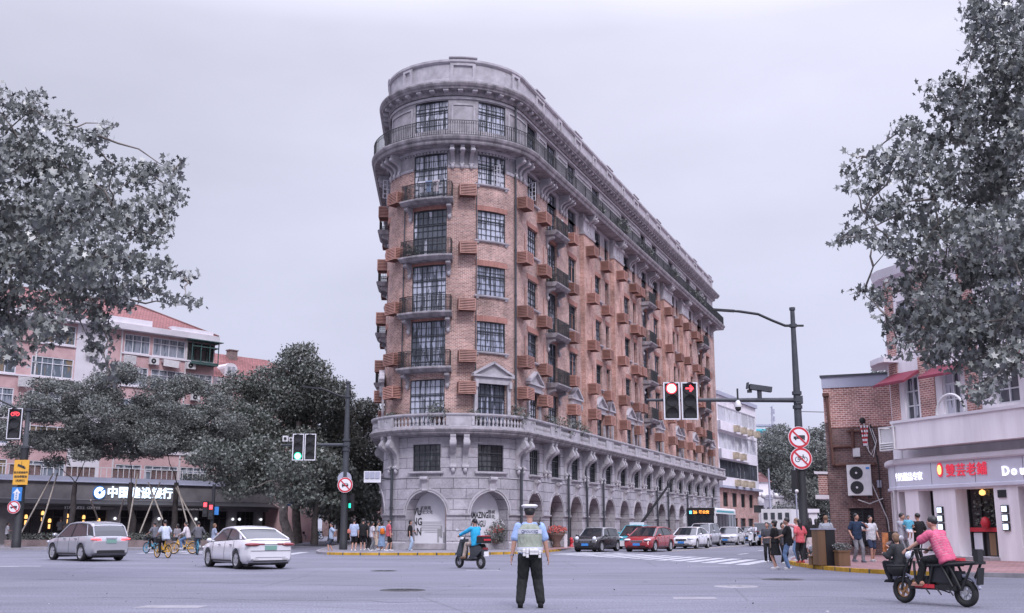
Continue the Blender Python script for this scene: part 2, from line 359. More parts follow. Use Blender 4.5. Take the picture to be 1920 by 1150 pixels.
def wall(mb, s0, s1, z0, z1, ops, off=0.0, depth=.3, m=0, mr=None):
    """curved wall band with rectangular openings (a,b,c,d) = s0,s1,z0,z1 and reveals"""
    mr = m if mr is None else mr
    ss = sorted(set([round(x, 4) for x in srange(s0, s1)] + [round(x, 4) for o in ops for x in o[:2] if s0 < x < s1]))
    zs = sorted(set([z0, z1] + [x for o in ops for x in o[2:4] if z0 < x < z1]))
    for a, b in zip(ss, ss[1:]):
        c = (a + b) / 2
        for e, f in zip(zs, zs[1:]):
            g = (e + f) / 2
            if any(o[0] < c < o[1] and o[2] < g < o[3] for o in ops): continue
            mb.quad(P(a, off, e), P(b, off, e), P(b, off, f), P(a, off, f), m, [(a, e), (b, e), (b, f), (a, f)])
    for a, b, c, d in ops:
        for (p, q, r, t) in (((a, c), (b, c), 0, 0), ((b, d), (a, d), 0, 0), ((a, d), (a, c), 0, 0), ((b, c), (b, d), 0, 0)):
            mb.quad(P(p[0], off, p[1]), P(p[0], off - depth, p[1]), P(q[0], off - depth, q[1]), P(q[0], off, q[1]), mr,
                    [(p[0], p[1]), (p[0] + depth, p[1]), (q[0] + depth, q[1]), (q[0], q[1])])
def band(mb, prof, s0, s1, m=0, ends=True):
    """sweep a closed (off, z) profile along the wall"""
    ss = srange(s0, s1); n = len(prof); vs = [P(s, o, z) for s in ss for o, z in prof]
    ln = [0]
    for i in range(n): j = (i + 1) % n; ln.append(ln[-1] + math.hypot(prof[j][0] - prof[i][0], prof[j][1] - prof[i][1]))
    fs = []; uv = []
    for i in range(len(ss) - 1):
        for j in range(n):
            k = (j + 1) % n; fs.append((i * n + j, i * n + k, (i + 1) * n + k, (i + 1) * n + j))
            uv.append([(ss[i], ln[j]), (ss[i], ln[j + 1]), (ss[i + 1], ln[j + 1]), (ss[i + 1], ln[j])])
    mb.add(vs, fs, m, uv)
    if ends: mb.add(vs[:n], [tuple(range(n))[::-1]], m); mb.add(vs[-n:], [tuple(range(n))], m)
WK = empty('apartment_building', (-3.68, 69.7, 0), 0, 'long wedge-shaped red brick and grey stone apartment block with rounded nose and arcade', 'building')
def wk(mb, name, mats, loc=None, rz=0):
    return mb.build(name, mats, WK, True, loc, rz)
BAY = 4.25
BAYS = [2.2 + BAY * k for k in range(15)]
NB = [-7.15, -3.02]; LB = [-12.4 - BAY * k for k in range(11)]
allb = LB[::-1] + NB + BAYS
# --- arcade wall
ZS, AR, ZB, ZA = 2.22, 1.38, .13, 3.86
mb = MB(); edge = [(a + b) / 2 for a, b in zip(allb, allb[1:])]
edges = [S_LEFT] + edge + [S_END]
for k, c in enumerate(allb):
    e0, e1 = edges[k], edges[k + 1]; r = AR if c not in NB else 1.33
    def strip(a, b, za, zb):
        for x, y in zip(srange(a, b), srange(a, b)[1:]):
            mb.quad(P(x, 0, za), P(y, 0, za), P(y, 0, zb), P(x, 0, zb), 0, [(x, za), (y, za), (y, zb), (x, zb)])
    strip(e0, c - r, ZB, ZA); strip(c + r, e1, ZB, ZA)
    n = 18; pr = [(c - r * math.cos(PI * i / n), ZS + r * math.sin(PI * i / n)) for i in range(n + 1)]
    for (a, za), (b, zb) in zip(pr, pr[1:]):
        mb.quad(P(a, 0, za), P(b, 0, zb), P(b, 0, ZA), P(a, 0, ZA), 0, [(a, za), (b, zb), (b, ZA), (a, ZA)])
    full = [(c - r, ZB)] + pr + [(c + r, ZB)]
    for (a, za), (b, zb) in zip(full, full[1:]):
        mb.quad(P(a, 0, za), P(a, -.85, za), P(b, -.85, zb), P(b, 0, zb), 0, [(a, za), (a + .85, za), (b + .85, zb), (b, zb)])
    # archivolt, proud of the wall, with a dark joint behind it
    for r0, r1, o in ((r + .0, r + .09, .03), (r + .12, r + .22, .06)):
        rg = []
        for i in range(n + 1):
            ca, sa = -math.cos(PI * i / n), math.sin(PI * i / n)
            rg.append([P(c + r0 * ca, 0, ZS + r0 * sa), P(c + r0 * ca, o, ZS + r0 * sa), P(c + r1 * ca, o, ZS + r1 * sa), P(c + r1 * ca, 0, ZS + r1 * sa)])
        for g, h in zip(rg, rg[1:]):
            for j in range(3): mb.quad(g[j], g[j + 1], h[j + 1], h[j], 1)
wk(mb, 'arcade_wall', ['stone_ashlar', 'stone_light'])
# impost mouldings and plinths on every pier
for k, e in enumerate(edges[1:-1]):
    a = allb[k] + AR - .02; b = allb[k + 1] - AR + .02; mb = MB()
    if a < -26: continue
    band(mb, [(-.8, 2.1), (.07, 2.1), (.12, 2.16), (.12, 2.24), (-.8, 2.24)], a, b); wk(mb, 'impost', 'stone_light')
    mb = MB(); band(mb, [(-.8, .13), (.06, .13), (.06, .5), (.0, .56), (-.8, .56)], a, b); wk(mb, 'pier_plinth', 'stone_light')
# --- wall of the second storey
w2 = []
for c in allb:
    h = .92; w2.append((c - h, c + h, 4.76, 6.38))
mb = MB(); wall(mb, S_LEFT, S_END, ZA, 6.9, w2, 0, .32); wk(mb, 'second_storey_wall', 'stone_ashlar')
for c in [q for q in allb if q > -22]:
    mb = MB(); band(mb, [(-.05, 4.60), (.16, 4.60), (.2, 4.66), (.2, 4.74), (-.05, 4.757)], c - 1.12, c + 1.12); wk(mb, 'window_sill', 'stone_light')
mb = MB(); band(mb, [(-.05, 4.36), (.035, 4.36), (.035, 4.42), (-.05, 4.42)], S_LEFT, S_END); band(mb, [(-.05, 6.46), (.05, 6.46), (.05, 6.52), (-.05, 6.52)], S_LEFT, S_END); wk(mb, 'string_course', 'stone_light')
# keystones (scroll shaped), one per arch
def keystone():
    m = MB(); X = Matrix(((0, 0, 1, 0), (-1, 0, 0, 0), (0, 1, 0, 0), (0, 0, 0, 1)))
    pr = [(0, -.42), (.10, -.42), (.12, -.2), (.16, .05), (.26, .2), (.33, .32), (.30, .44), (0, .46)]
    m.prism(pr, -.19, .19, 0, X); m.tube([(-.24, -.23, .33), (.24, -.23, .33)], .13, 10); m.tube([(-.17, -.1, -.36), (.17, -.1, -.36)], .08, 8); return m
km = keystone().mesh('keystone', 'stone_light')
for c in [LB[0]] + NB + BAYS: link('keystone', km, WK, True, P(c, 0.0, 3.98), rot(c))
# big double brackets under the balustrade
def console(h, d, wd):
    m = MB(); X = Matrix(((0, 0, 1, 0), (-1, 0, 0, 0), (0, 1, 0, 0), (0, 0, 0, 1)))
    pr = [(0, 0), (.10, .0), (.17, .06), (.17, .16), (.12, .30), (.14, .55), (.25, .85), (.48, 1.08), (.80, 1.22), (.97, 1.38), (.97, 1.62), (.86, 1.78), (.9, 1.86), (.9, 2.0), (0, 2.0)]
    pr = [(a * d, b * h / 2) for a, b in pr]; m.prism(pr, -wd / 2, wd / 2, 0, X)
    m.tube([(-wd / 2 - .03, -.78 * d, 1.46 * h / 2), (wd / 2 + .03, -.78 * d, 1.46 * h / 2)], .21 * h / 2 * 1.0, 12)
    m.tube([(-wd / 2 - .03, -.14 * d, .12 * h / 2), (wd / 2 + .03, -.14 * d, .12 * h / 2)], .11 * h / 2, 10)
    m.lathe([(0.02, -.26), (.11, -.16), (.14, -.02), (.10, .05)], (0, -.12 * d, -.02), 8); return m
bm_ = console(2.05, .76, .34).mesh('bracket', 'stone_light')
br_s = [-17.4 + 0, -9.75, -5.09, -.42] + [e for e in edge if e > 2]
for e in br_s:
    for d in (-.36, .36): link('bracket', bm_, WK, True, P(e + d, .0, 4.90), rot(e + d))
# --- balustrade slab and balustrade
mb = MB(); band(mb, [(-.3, 6.9), (.65, 6.9), (.76, 7.0), (.76, 7.06), (.84, 7.12), (.90, 7.22), (.88, 7.28), (.8, 7.30), (-.3, 7.30)], S_LEFT, S_END + .2); wk(mb, 'balcony_slab', 'stone_weathered')
mb = MB(); band(mb, [(.48, 7.30), (.76, 7.30), (.76, 7.42), (.72, 7.44), (.50, 7.44), (.48, 7.42)], S_LEFT, S_END)
band(mb, [(.50, 8.02), (.74, 8.02), (.79, 8.10), (.79, 8.19), (.46, 8.19), (.46, 8.10)], S_LEFT, S_END); wk(mb, 'handrail', 'stone_light')
bal_prof = [(.05, 0), (.075, .02), (.075, .06), (.04, .1), (.075, .17), (.095, .26), (.07, .36), (.038, .44), (.045, .49), (.075, .52), (.075, .58)]
solid = []                                   # panels of the balustrade: pier spans
for e in [x for x in edges if x > -30]:
    solid.append((e - .98 if e > 0 or e < -11 else e - .75, e + .98 if e > 0 or e < -11 else e + .75))
for a, b in solid:
    mb = MB(); a = max(a, S_LEFT); b = min(b, S_END)
    band(mb, [(.50, 7.44), (.72, 7.44), (.72, 8.02), (.50, 8.02)], a, b)
    band(mb, [(.71, 7.46), (.76, 7.46), (.76, 8.0), (.71, 8.0)], a, a + .16); band(mb, [(.71, 7.46), (.76, 7.46), (.76, 8.0), (.71, 8.0)], b - .16, b); wk(mb, 'pier_panel', 'stone_light')
gaps = [(a[1], b[0]) for a, b in zip(solid, solid[1:])]
for a, b in gaps:
    m = MB()
    ctr = (a + b) / 2; n = max(3, int((b - a) / .235)) if abs(ctr + 5) < 8 else max(3, int((b - a) / .27))
    for i in range(n):
        s = a + (b - a) * (i + .5) / n; m.lathe(bal_prof, P(s, .61, 7.44), 8)
    wk(m, 'baluster_row', 'stone_light')
# --- brick storeys
ZF = {3: (7.32, 10.35), 4: (12.13, 14.03), 5: (15.70, 17.60), 6: (19.28, 21.22), 7: (22.98, 24.95), 8: (26.55, 28.55)}
ZBAL = {4: 11.05, 5: 14.5, 6: 18.1, 7: 21.8}
cols = [(-7.2, 2.35, 'b'), (-3.02, 2.08, 'w'), (-12.35, 1.9, 'w'), (-16.6, 2.0, 'b'), (-21.0, 1.9, 'w'), (-25.3, 1.9, 'w'),
        (1.98, 1.9, 'w'), (5.95, 2.0, 'b'), (10.5, 1.85, 'w'), (16.75, 2.0, 'w'), (19.5, 1.0, 'n'), (25.4, 2.1, 'w'), (28.15, .95, 'n'),
        (31.8, 1.8, 'b'), (36.1, 1.9, 'w'), (43.1, 2.1, 'w'), (45.35, .75, 'n'), (51.4, 1.95, 'w'), (56.7, 2.2, 'b'), (61.0, 1.9, 'w')]
ops = []; wins = []
for c, wd, t in cols:
    for f, (a, b) in ZF.items():
        if t == 'b' and f in ZBAL: a = ZBAL[f] + .02
        if t == 'n' and f == 8: continue
        ops.append((c - wd / 2, c + wd / 2, a, b)); wins.append((c, wd, a, b, f))
DEP = .30
Z_ST = 24.05                                 # brick stops, stone frieze starts
def cut(o, z0, z1):
    r = []
    for a, b, c, d in o:
        c2, d2 = max(c, z0), min(d, z1)
        if d2 > c2: r.append((a, b, c2, d2))
    return r
def wall_piece(mb, s0, s1, z0, z1, o): wall(mb, s0, s1, z0, z1, [q for q in cut(o, z0, z1)], 0, DEP)
mb = MB(); wall_piece(mb, S_LEFT, S_END, 6.9, Z_ST, ops); wk(mb, 'brick_wall', 'brick_wall')
mb = MB(); wall_piece(mb, S_LEFT, S_END, Z_ST, 29.0, ops); wk(mb, 'stone_frieze', 'stone')
# closing end, back and flat roof
e1, e2 = P(S_END), P(S_LEFT)
mb = MB(); mb.quad((e1.x, e1.y, 0), (e2.x, e2.y, 0), (e2.x, e2.y, 29), (e1.x, e1.y, 29), 0, [(0, 0), (55, 0), (55, 29), (0, 29)]); wk(mb, 'end_wall', 'brick_wall')
mb = MB(); ring = [P(s, -.05, 29.35) for s in srange(S_LEFT, S_END)]; mb.add(ring, [tuple(range(len(ring)))]); wk(mb, 'roof', 'stone')
# flat brick lintels over windows, stone sills
brickmat('brick_lintel', (.40, .195, .155), (.30, .14, .115), (.22, .14, .13), .085, .5, .012, nz_amt=.3, offset=0)
for c, wd, a, b, f in wins:
    if 4 <= f <= 6 and c > -14: mb = MB(); band(mb, [(-.02, b + .0), (.022, b + .0), (.022, b + .34), (-.02, b + .34)], c - wd / 2 - .16, c + wd / 2 + .16); wk(mb, 'brick_lintel', 'brick_lintel')
for c, wd, a, b, f in wins:
    if f in (4, 5, 6, 7) and not (c in (-7.2, 5.95, 31.8, 56.7, -16.6)):
        m = MB(); band(m, [(-.1, a - .14), (.13, a - .14), (.17, a - .08), (.17, a - .03), (-.1, a - .003)], c - wd / 2 - .2, c + wd / 2 + .2)
        if wd > 1.2:
            for d in (-1, 1): q = c + d * (wd / 2); band(m, [(0, a - .26), (.08, a - .26), (.13, a - .14), (0, a - .14)], q - .09, q + .09)
        wk(m, 'window_sill', 'stone_light')
# windows: dark steel casements of many panes, shared meshes
_wm = {}
def window_meshes(wd, h, rows):
    k = (round(wd, 2), round(h, 2), rows)
    if k in _wm: return _wm[k]
    m = MB(); nx = max(2, round(wd / .36)); ny = rows
    fr = .055
    for x in (-wd / 2 + fr / 2, wd / 2 - fr / 2): m.box((x, 0, h / 2), (fr, .07, h))
    for z in (fr / 2, h - fr / 2): m.box((0, 0, z), (wd - 2 * fr, .066, fr))
    for i in range(1, nx):
        x = -wd / 2 + wd * i / nx; t = .045 if (i in (nx // 2, ) or (nx > 4 and i in (nx // 2 - 1 + nx % 2 * 0, ))) else .019
        m.box((x, 0, h / 2), (t, .05, h - 2 * fr))
    tz = h * .68
    for j in range(1, ny):
        z = h * j / ny; m.box((0, .002, z), (wd - 2 * fr, .040, .019))
    m.box((0, -.006, tz), (wd - 2 * fr, .07, .055))
    p = MB(); p.quad((-wd / 2, .03, 0), (wd / 2, .03, 0), (wd / 2, .03, h), (-wd / 2, .03, h), 0, [(0, 0), (1, 0), (1, 1), (0, 1)])
    _wm[k] = (m.mesh('window', 'steel_frame'), p); return _wm[k]
_pm = {}
def pane_mesh(p, k, m):
    if (k, m) not in _pm: _pm[(k, m)] = p.mesh('pane', m)
    return _pm[(k, m)]
nwin = 0; far_m = MB()
def put_window(c, wd, a, b, rows, m='pane'):
    global nwin
    h = b - a; fm, pm = window_meshes(wd, h, rows)
    if nwin < 118:
        o = link('window', fm, WK, True, P(c, -.2, a), rot(c)); pk = (round(wd, 2), round(h, 2), rows); link('pane', pane_mesh(pm, pk, m), o)
    nwin += 1
for c in NB + BAYS + LB[:2]: put_window(c, 1.84, 4.76, 6.38, 5, 'pane_dark')
for c, wd, a, b, f in sorted(wins, key=lambda q: abs(q[0] + 3)):
    put_window(c, wd, a, b, 7 if b - a > 2.3 else 5, 'pane')
print('windows', nwin)
# one casement standing open on the seventh floor
for (s, z, sw) in ((-2.85, 23.1, R_(75)), (1.6, 23.1, R_(100)), (-12.1, 23.1, R_(80))):
    m = MB(); hh = 1.25
    for x in (.02, .27, .53): m.box((x, 0, hh / 2), (.04, .03, hh))
    for j in range(5): m.box((.275, 0, hh * j / 4), (.55, .028, .035))
    m.build('open_casement', 'white_frame', WK, True, P(s, -.12, z), rot(s) - sw)
# pediments over third-floor windows
def pediment(wd):
    m = MB(); h = .72; X = Matrix(((1, 0, 0, 0), (0, 0, -1, 0), (0, 1, 0, 0), (0, 0, 0, 1)))
    m.prism([(-wd / 2, 0), (wd / 2, 0), (0, h)], 0, .14, 0, X)
    L_ = math.hypot(wd / 2, h); an = math.atan2(h, wd / 2)
    m.box((0, -.17, -.05), (wd + .22, .34, .13)); m.box((0, -.1, -.32), (wd - .1, .2, .40))
    for d in (-1, 1): m.box((d * (wd / 4 + .04), -.17, h / 2 + .06), (L_ + .14, .34, .12), ry=d * an)
    for d in (-1, 1):
        m.box((d * (wd / 2 - .17), -.07, -1.98), (.22, .14, 2.9)); m.box((d * (wd / 2 - .14), -.15, -.55), (.2, .30, .42))
    return m
for c, wd, t in cols:
    if t != 'b' and c > -14: pediment(wd + .62).build('pediment', 'stone_light', WK, True, P(c, .0, 10.62), rot(c))
# projecting brick piers with stone capitals
for a, b in ((12.35, 15.1), (20.55, 23.5), (38.2, 41.6), (46.3, 49.5)):
    m = MB(); o = .34
    for (s0, o0, s1, o1) in ((a, 0, a, o), (a, o, b, o), (b, o, b, 0)):
        m.quad(P(s0, o0, 7.3), P(s1, o1, 7.3), P(s1, o1, Z_ST - .5), P(s0, o0, Z_ST - .5), 0, [(s0 + o0, 7.3), (s1 + o1, 7.3), (s1 + o1, Z_ST - .5), (s0 + o0, Z_ST - .5)])
    wk(m, 'brick_pier', 'brick_light')
    m = MB(); band(m, [(0, Z_ST - .5), (o + .08, Z_ST - .5), (o + .12, Z_ST - .35), (o + .02, Z_ST - .3), (o + .02, Z_ST + .55), (o + .16, Z_ST + .62), (o + .16, Z_ST + .8), (0, Z_ST + .8)], a - .08, b + .08)
    band(m, [(0, Z_ST + .8), (o - .06, Z_ST + .8), (o - .06, 25.25), (0, 25.25)], a + .1, b - .1); wk(m, 'pier_capital', 'stone_light')
# frieze mouldings on the nose and the dentil course under the top gallery
for a, b in ((-24.2, -22.0), (-20.0, -17.65), (-15.55, -13.35), (-11.35, -8.42), (-5.98, -4.1), (-1.94, 1.0)): mb = MB(); band(mb, [(-.05, Z_ST - .1), (.05, Z_ST - .1), (.08, Z_ST), (.08, Z_ST + .08), (-.05, Z_ST + .1)], a, b); wk(mb, 'frieze_moulding', 'stone_light')
mb = MB()
for a, b in ((1.0, 4.9), (7.0, 12.2), (15.2, 20.4), (23.6, 30.8), (32.8, 38.1), (41.7, 46.2), (49.6, 55.5), (57.9, S_END)): mb = MB(); band(mb, [(-.05, 24.98), (.06, 24.98), (.06, 25.05), (-.05, 25.05)], a, b); wk(mb, 'frieze_moulding', 'stone_light')
mb = MB()
band(mb, [(0, 25.1), (.12, 25.1), (.2, 25.16), (.2, 25.25), (0, 25.25)], -NL, 0)
i = -NL
while i < 0: band(mb, [(.0, 24.97), (.1, 24.97), (.1, 25.09), (.0, 25.09)], i, i + .12); i += .24
wk(mb, 'frieze_moulding', 'stone_light')
# --- top gallery
mb = MB(); band(mb, [(-.3, 25.25), (1.0, 25.25), (1.05, 25.34), (1.05, 25.44), (1.16, 25.52), (1.22, 25.66), (1.22, 25.74), (-.3, 25.74)], S_LEFT, S_END + 1.3); wk(mb, 'gallery_slab', 'stone_weathered')
tb = console(1.12, .86, .25).mesh('gallery_bracket', 'stone_light')
gb = [(-5.1, 3), (-10.3, 3), (-14.4, 3), (-.45, 3), (4.2, 3), (8.3, 3), (13.7, 2), (22.0, 2), (26.9, 2), (29.9, 2), (34.0, 3), (39.9, 2), (47.9, 2), (54.3, 3), (59.2, 3), (63.6, 2)]
for s, n in gb:
    for i in range(n):
        q = s + (i - (n - 1) / 2) * .58; o = .36 if any(a < s < b for a, b in ((12.35, 15.1), (20.55, 23.5), (38.2, 41.6), (46.3, 49.5))) else 0
        link('gallery_bracket', tb, WK, True, P(q, o * .6, 24.12), rot(q))
# iron railing of the gallery
def railing(mb, pts, z0, h, step=.125, post=2.0, deco=True):
    """wrought iron rail along a polyline of (x, y)"""
    segs = list(zip(pts, pts[1:])); acc = 0; last = 0
    for z, t in ((z0 + .10, .016), (z0 + h * .80, .014), (z0 + h, .026)):
        mb.tube([(p[0], p[1], z) for p in pts], t, 4, smooth=False)
    for a, b in segs:
        d = math.hypot(b[0] - a[0], b[1] - a[1]); n = max(1, round(d / step))
        for i in range(n):
            f = (i + .5) / n; x, y = a[0] + (b[0] - a[0]) * f, a[1] + (b[1] - a[1]) * f; acc += d / n
            big = acc - last > post
            if big: last = acc
            t = .024 if big else .012; mb.box((x, y, z0 + h / 2), (t * 2, t * 2, h if big else h * .98), rz=math.atan2(b[1] - a[1], b[0] - a[0]))
            if deco and not big: mb.box((x, y, z0 + h * .88), (.07, .012, .07), rz=math.atan2(b[1] - a[1], b[0] - a[0]), ry=PI / 4); mb.box((x, y, z0 + h * .22), (.06, .012, .06), rz=math.atan2(b[1] - a[1], b[0] - a[0]), ry=PI / 4)
mb = MB(); railing(mb, [P(s, 1.08)[:2] for s in srange(-26, S_END + 1.1, .5)], 25.74, 1.02, .15, 2.1); wk(mb, 'gallery_railing', 'iron')
# top storey panels
mb = MB()
cc = sorted([c for c, wd, t in cols if t != 'n']); ww = {c: wd for c, wd, t in cols}
for a, b in zip(cc, cc[1:]):
    x, y = a + ww[a] / 2 + .22, b - ww[b] / 2 - .22
    if y - x < .6: continue
    for (p, q, r, t) in ((x, y, 26.2, 26.32), (x, y, 28.2, 28.32)): band(mb, [(0, r), (.06, r), (.06, t), (0, t)], p, q)
    for p in (x, y - .12): band(mb, [(0, 26.32), (.06, 26.32), (.06, 28.2), (0, 28.2)], p, p + .12)
band(mb, [(-.02, 28.62), (.09, 28.62), (.09, 28.78), (-.02, 28.78)], S_LEFT, S_END); wk(mb, 'panel_moulding', 'stone_light')
# cornice with modillions, parapet
mb = MB(); band(mb, [(-.3, 28.85), (.12, 28.85), (.2, 28.96), (.2, 29.12), (.58, 29.16), (.62, 29.26), (.70, 29.32), (.78, 29.46), (.78, 29.56), (.3, 29.64), (-.3, 29.64)], S_LEFT, S_END + .8); wk(mb, 'cornice', 'stone_weathered')
i = -14.0; k = 0; mb = MB()
while i < S_END + .5:
    if k < 90: mb = MB()
    band(mb, [(.19, 28.97), (.46, 29.0), (.52, 29.05), (.52, 29.15), (.19, 29.15)], i, i + .3); i += .86; k += 1
    if k <= 90: wk(mb, 'modillion', 'stone_light')
    if k == 90: mb = MB()
if k > 90: tag(wk(mb, 'modillions', 'stone_light'), kind='stuff')
mb = MB(); band(mb, [(-.25, 29.63), (.2, 29.63), (.2, 29.95), (.08, 30.02), (.08, 31.05), (-.25, 31.05)], S_LEFT, S_END)
band(mb, [(-.3, 31.05), (.14, 31.05), (.24, 31.15), (.24, 31.3), (.1, 31.36), (-.3, 31.36)], S_LEFT, S_END)
pi_ = [-20.5, -16.3, -12.5, -9.0, -5.1, -1.1] + [3.2 + 8.6 * k / 2 for k in range(0, 15)]
for k, s in enumerate(pi_):
    big = k % 2 == 0 if s > 1.5 else s in (-5.1, -12.5)
    hw = .8 if big else .42
    band(mb, [(.0, 29.95), (.2, 29.95), (.2, 31.05), (.0, 31.05)], s - hw, s - hw + .2); band(mb, [(.0, 29.95), (.2, 29.95), (.2, 31.05), (.0, 31.05)], s + hw - .2, s + hw)
    band(mb, [(.0, 29.95), (.2, 29.95), (.2, 30.12), (.0, 30.12)], s - hw + .2, s + hw - .2); band(mb, [(.0, 30.9), (.2, 30.9), (.2, 31.05), (.0, 31.05)], s - hw + .2, s + hw - .2)
    if big: band(mb, [(-.3, 31.36), (.14, 31.36), (.26, 31.42), (.26, 31.49), (-.3, 31.5)], s - hw - .1, s + hw + .1)
wk(mb, 'parapet', 'stone_light')
# --- small balconies
cb = console(.72, .62, .26).mesh('console', 'stone')
for c, wd in ((-7.2, 2.35), (5.95, 2.0), (31.8, 1.8), (56.7, 2.2), (-16.6, 2.0)):
    for f, z in ZBAL.items():
        hw = wd / 2 + .42; m = MB(); dp = .88
        band(m, [(0, z - .32), (dp - .22, z - .32), (dp - .08, z - .2), (dp, z - .12), (dp, z - .03), (dp - .06, z), (0, z)], c - hw, c + hw)
        b = wk(m, 'balcony', 'stone_weathered')
        m = MB(); pts = [P(c - hw + .07, 0), P(c - hw + .07, dp - .12)] + [P(c - hw + .07 + (2 * hw - .14) * i / 6, dp - .12) for i in range(1, 7)] + [P(c + hw - .07, 0)]
        railing(m, [p[:2] for p in pts], z, 1.0, .105, 1.2)
        r = m.build('railing', 'iron', b, True)
        for d in (-1, 1): link('console', cb, b, True, P(c + d * (hw - .25), 0, z - 1.02), rot(c + d * (hw - .25)))
# --- louvred air-conditioner boxes
def ac_mesh():
    m = MB(); W, D, H = 1.12, .78, .76
    m.box((0, -D / 2, H / 2), (W - .06, D - .06, H - .06), m=1)
    for x in (-W / 2, W / 2):
        for y in (0, -D): m.box((x, y if y else -.03, H / 2), (.06, .06, H + .02))
    for z in (0, H):
        m.box((0, -D, z), (W, .06, .06)); m.box((-W / 2, -D / 2, z), (.06, D, .06)); m.box((W / 2, -D / 2, z), (.06, D, .06))
    m.box((0, -D / 2, H + .02), (W - .02, D - .02, .03))
    for i in range(6):
        z = .10 + i * .112
        m.box((0, -D + .0, z), (W - .06, .05, .052), rx=-.35); m.box((-W / 2 + .0, -D / 2, z), (.05, D - .06, .052)); m.box((W / 2 - .0, -D / 2, z), (.05, D - .06, .052))
    return m
acm = ac_mesh().mesh('air_conditioner_box', ['ac_brown', 'ac_dark'])
AZ = [22.3, 18.6, 14.95, 11.7, 9.7]; AZ = [z - .38 for z in AZ]
accols = [(-4.75, 0), (-9.6, 0), (-.32, 0), (3.3, 0), (9.35, 0), (13.3, .34), (18.3, 0), (21.65, .34), (27.0, 0), (28.75, 0), (34.9, 0), (38.7, .34), (44.4, 0), (47.0, .34), (52.6, 0), (54.9, 0), (59.3, 0), (-14.0, 0), (-18.6, 0)]
rnd = random.Random(3)
nac = 0
for c, o in accols:
    for i, z in enumerate(AZ):
        if (c, i) in ((28.75, 4), (54.9, 4), (59.3, 0)): continue
        if nac >= 93: continue
        if c == -14.0: z += .25
        if c == -18.6: z -= .6
        link('air_conditioner_box', acm, WK, True, P(c + rnd.uniform(-.06, .06), o, z + .03 + rnd.uniform(-.06, .06)), (0, rnd.uniform(-.02, .02), rot(c) + rnd.uniform(-.03, .03))).scale = (.92, .9, .92); nac += 1
for i, z in enumerate(AZ): 
    e = P(S_END, -1.4); link('air_conditioner_box', acm, WK, True, (e.x, e.y + .02, z - (1.0 if i < 4 else .3)), rot(1) + PI / 2)
print('ac', nac)
# --- drainpipes
def pipe(s, pts, r=.085):
    m = MB(); m.tube([P(s + ds, o, z) for ds, o, z in pts], r, 8)
    for ds, o, z in pts: m.tube([P(s + ds, o, z - .06), P(s + ds, o, z + .06)], r * 1.35, 8)
    z0, z1 = pts[0][2], pts[-1][2]
    wk(m, 'drainpipe', 'iron_grey')
for s in (-.5, -9.7, 8.6, 17.05, 34.1, 46.9, 60.0): pipe(s, [(0, .16, .2), (0, .16, 2.6), (0, .16, 5.0)])
pipe(12.85, [(0, .16, .2), (0, .16, 4.2), (-.25, .16, 4.8), (-.25, .16, 6.7)]); pipe(38.4, [(0, .16, .2), (0, .16, 4.4), (-.2, .16, 6.7)])
pipe(-1.1, [(0, .12, z) for z in (7.4, 10, 13, 16, 19, 22, 25.2)], .07); pipe(-1.1, [(0, .14, 25.8), (0, .14, 27.4), (0, .14, 28.8)], .07)
pipe(-4.1, [(-.05, .1, z) for z in (9.3, 11, 14, 18, 20.9, 23)], .03); pipe(-9.05, [(0, .1, z) for z in (9.3, 13, 17, 23)], .04)
for c, o in accols[2:14]:            # refrigerant lines beside the boxes
    for z in AZ[1:4]:
        m = MB(); q = c + .75; m.tube([P(q, o + .05, z + .4), P(q, o + .05, z + 2.3)], .03, 5); m.tube([P(q - .3, o + .05, z + .4), P(q, o + .05, z + .4)], .03, 5)
        wk(m, 'refrigerant_line', 'ac_brown')
# --- inside the arcade: back wall, floor, ceiling, lamps
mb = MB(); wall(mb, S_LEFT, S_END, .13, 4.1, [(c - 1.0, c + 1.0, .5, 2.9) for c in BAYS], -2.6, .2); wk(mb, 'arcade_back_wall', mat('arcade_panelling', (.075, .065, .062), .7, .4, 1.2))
mb = MB(); ss = srange(S_LEFT, S_END)
for a, b in zip(ss, ss[1:]):
    mb.quad(P(a, -3.0, 4.05), P(a, -.02, 4.05), P(b, -.02, 4.05), P(b, -3.0, 4.05)); mb.quad(P(a, -3.1, .15), P(b, -3.1, .15), P(b, .0, .15), P(a, .0, .15))
wk(mb, 'arcade_floor_and_ceiling', 'stone')
mb = MB()
for c in BAYS: mb.quad(P(c - 1, -2.75, .5), P(c + 1, -2.75, .5), P(c + 1, -2.75, 2.9), P(c - 1, -2.75, 2.9))
wk(mb, 'shopfront_glass', 'glass_shop')
for c, z, k in ((1.9, 3.05, 0), (6.0, 2.7, 1), (6.2, 3.2, 2), (10.2, 2.3, 3), (14.6, 1.85, 0), (18.9, 2.1, 0)):
    m = MB(); m.lathe([(.03, .28), (.12, .2), (.15, 0), (.12, -.2), (.03, -.28)] if k == 2 else [(.02, .14), (.11, .08), (.12, -.06), (.05, -.12)], P(c - .5, -2.2, z), 10)
    if k == 3: m.box(P(c, -2.6, z + .1), (.7, .06, .6), rz=rot(c))
    wk(m, 'arcade_lamp', 'lamp_red' if k == 2 else 'warm_light')
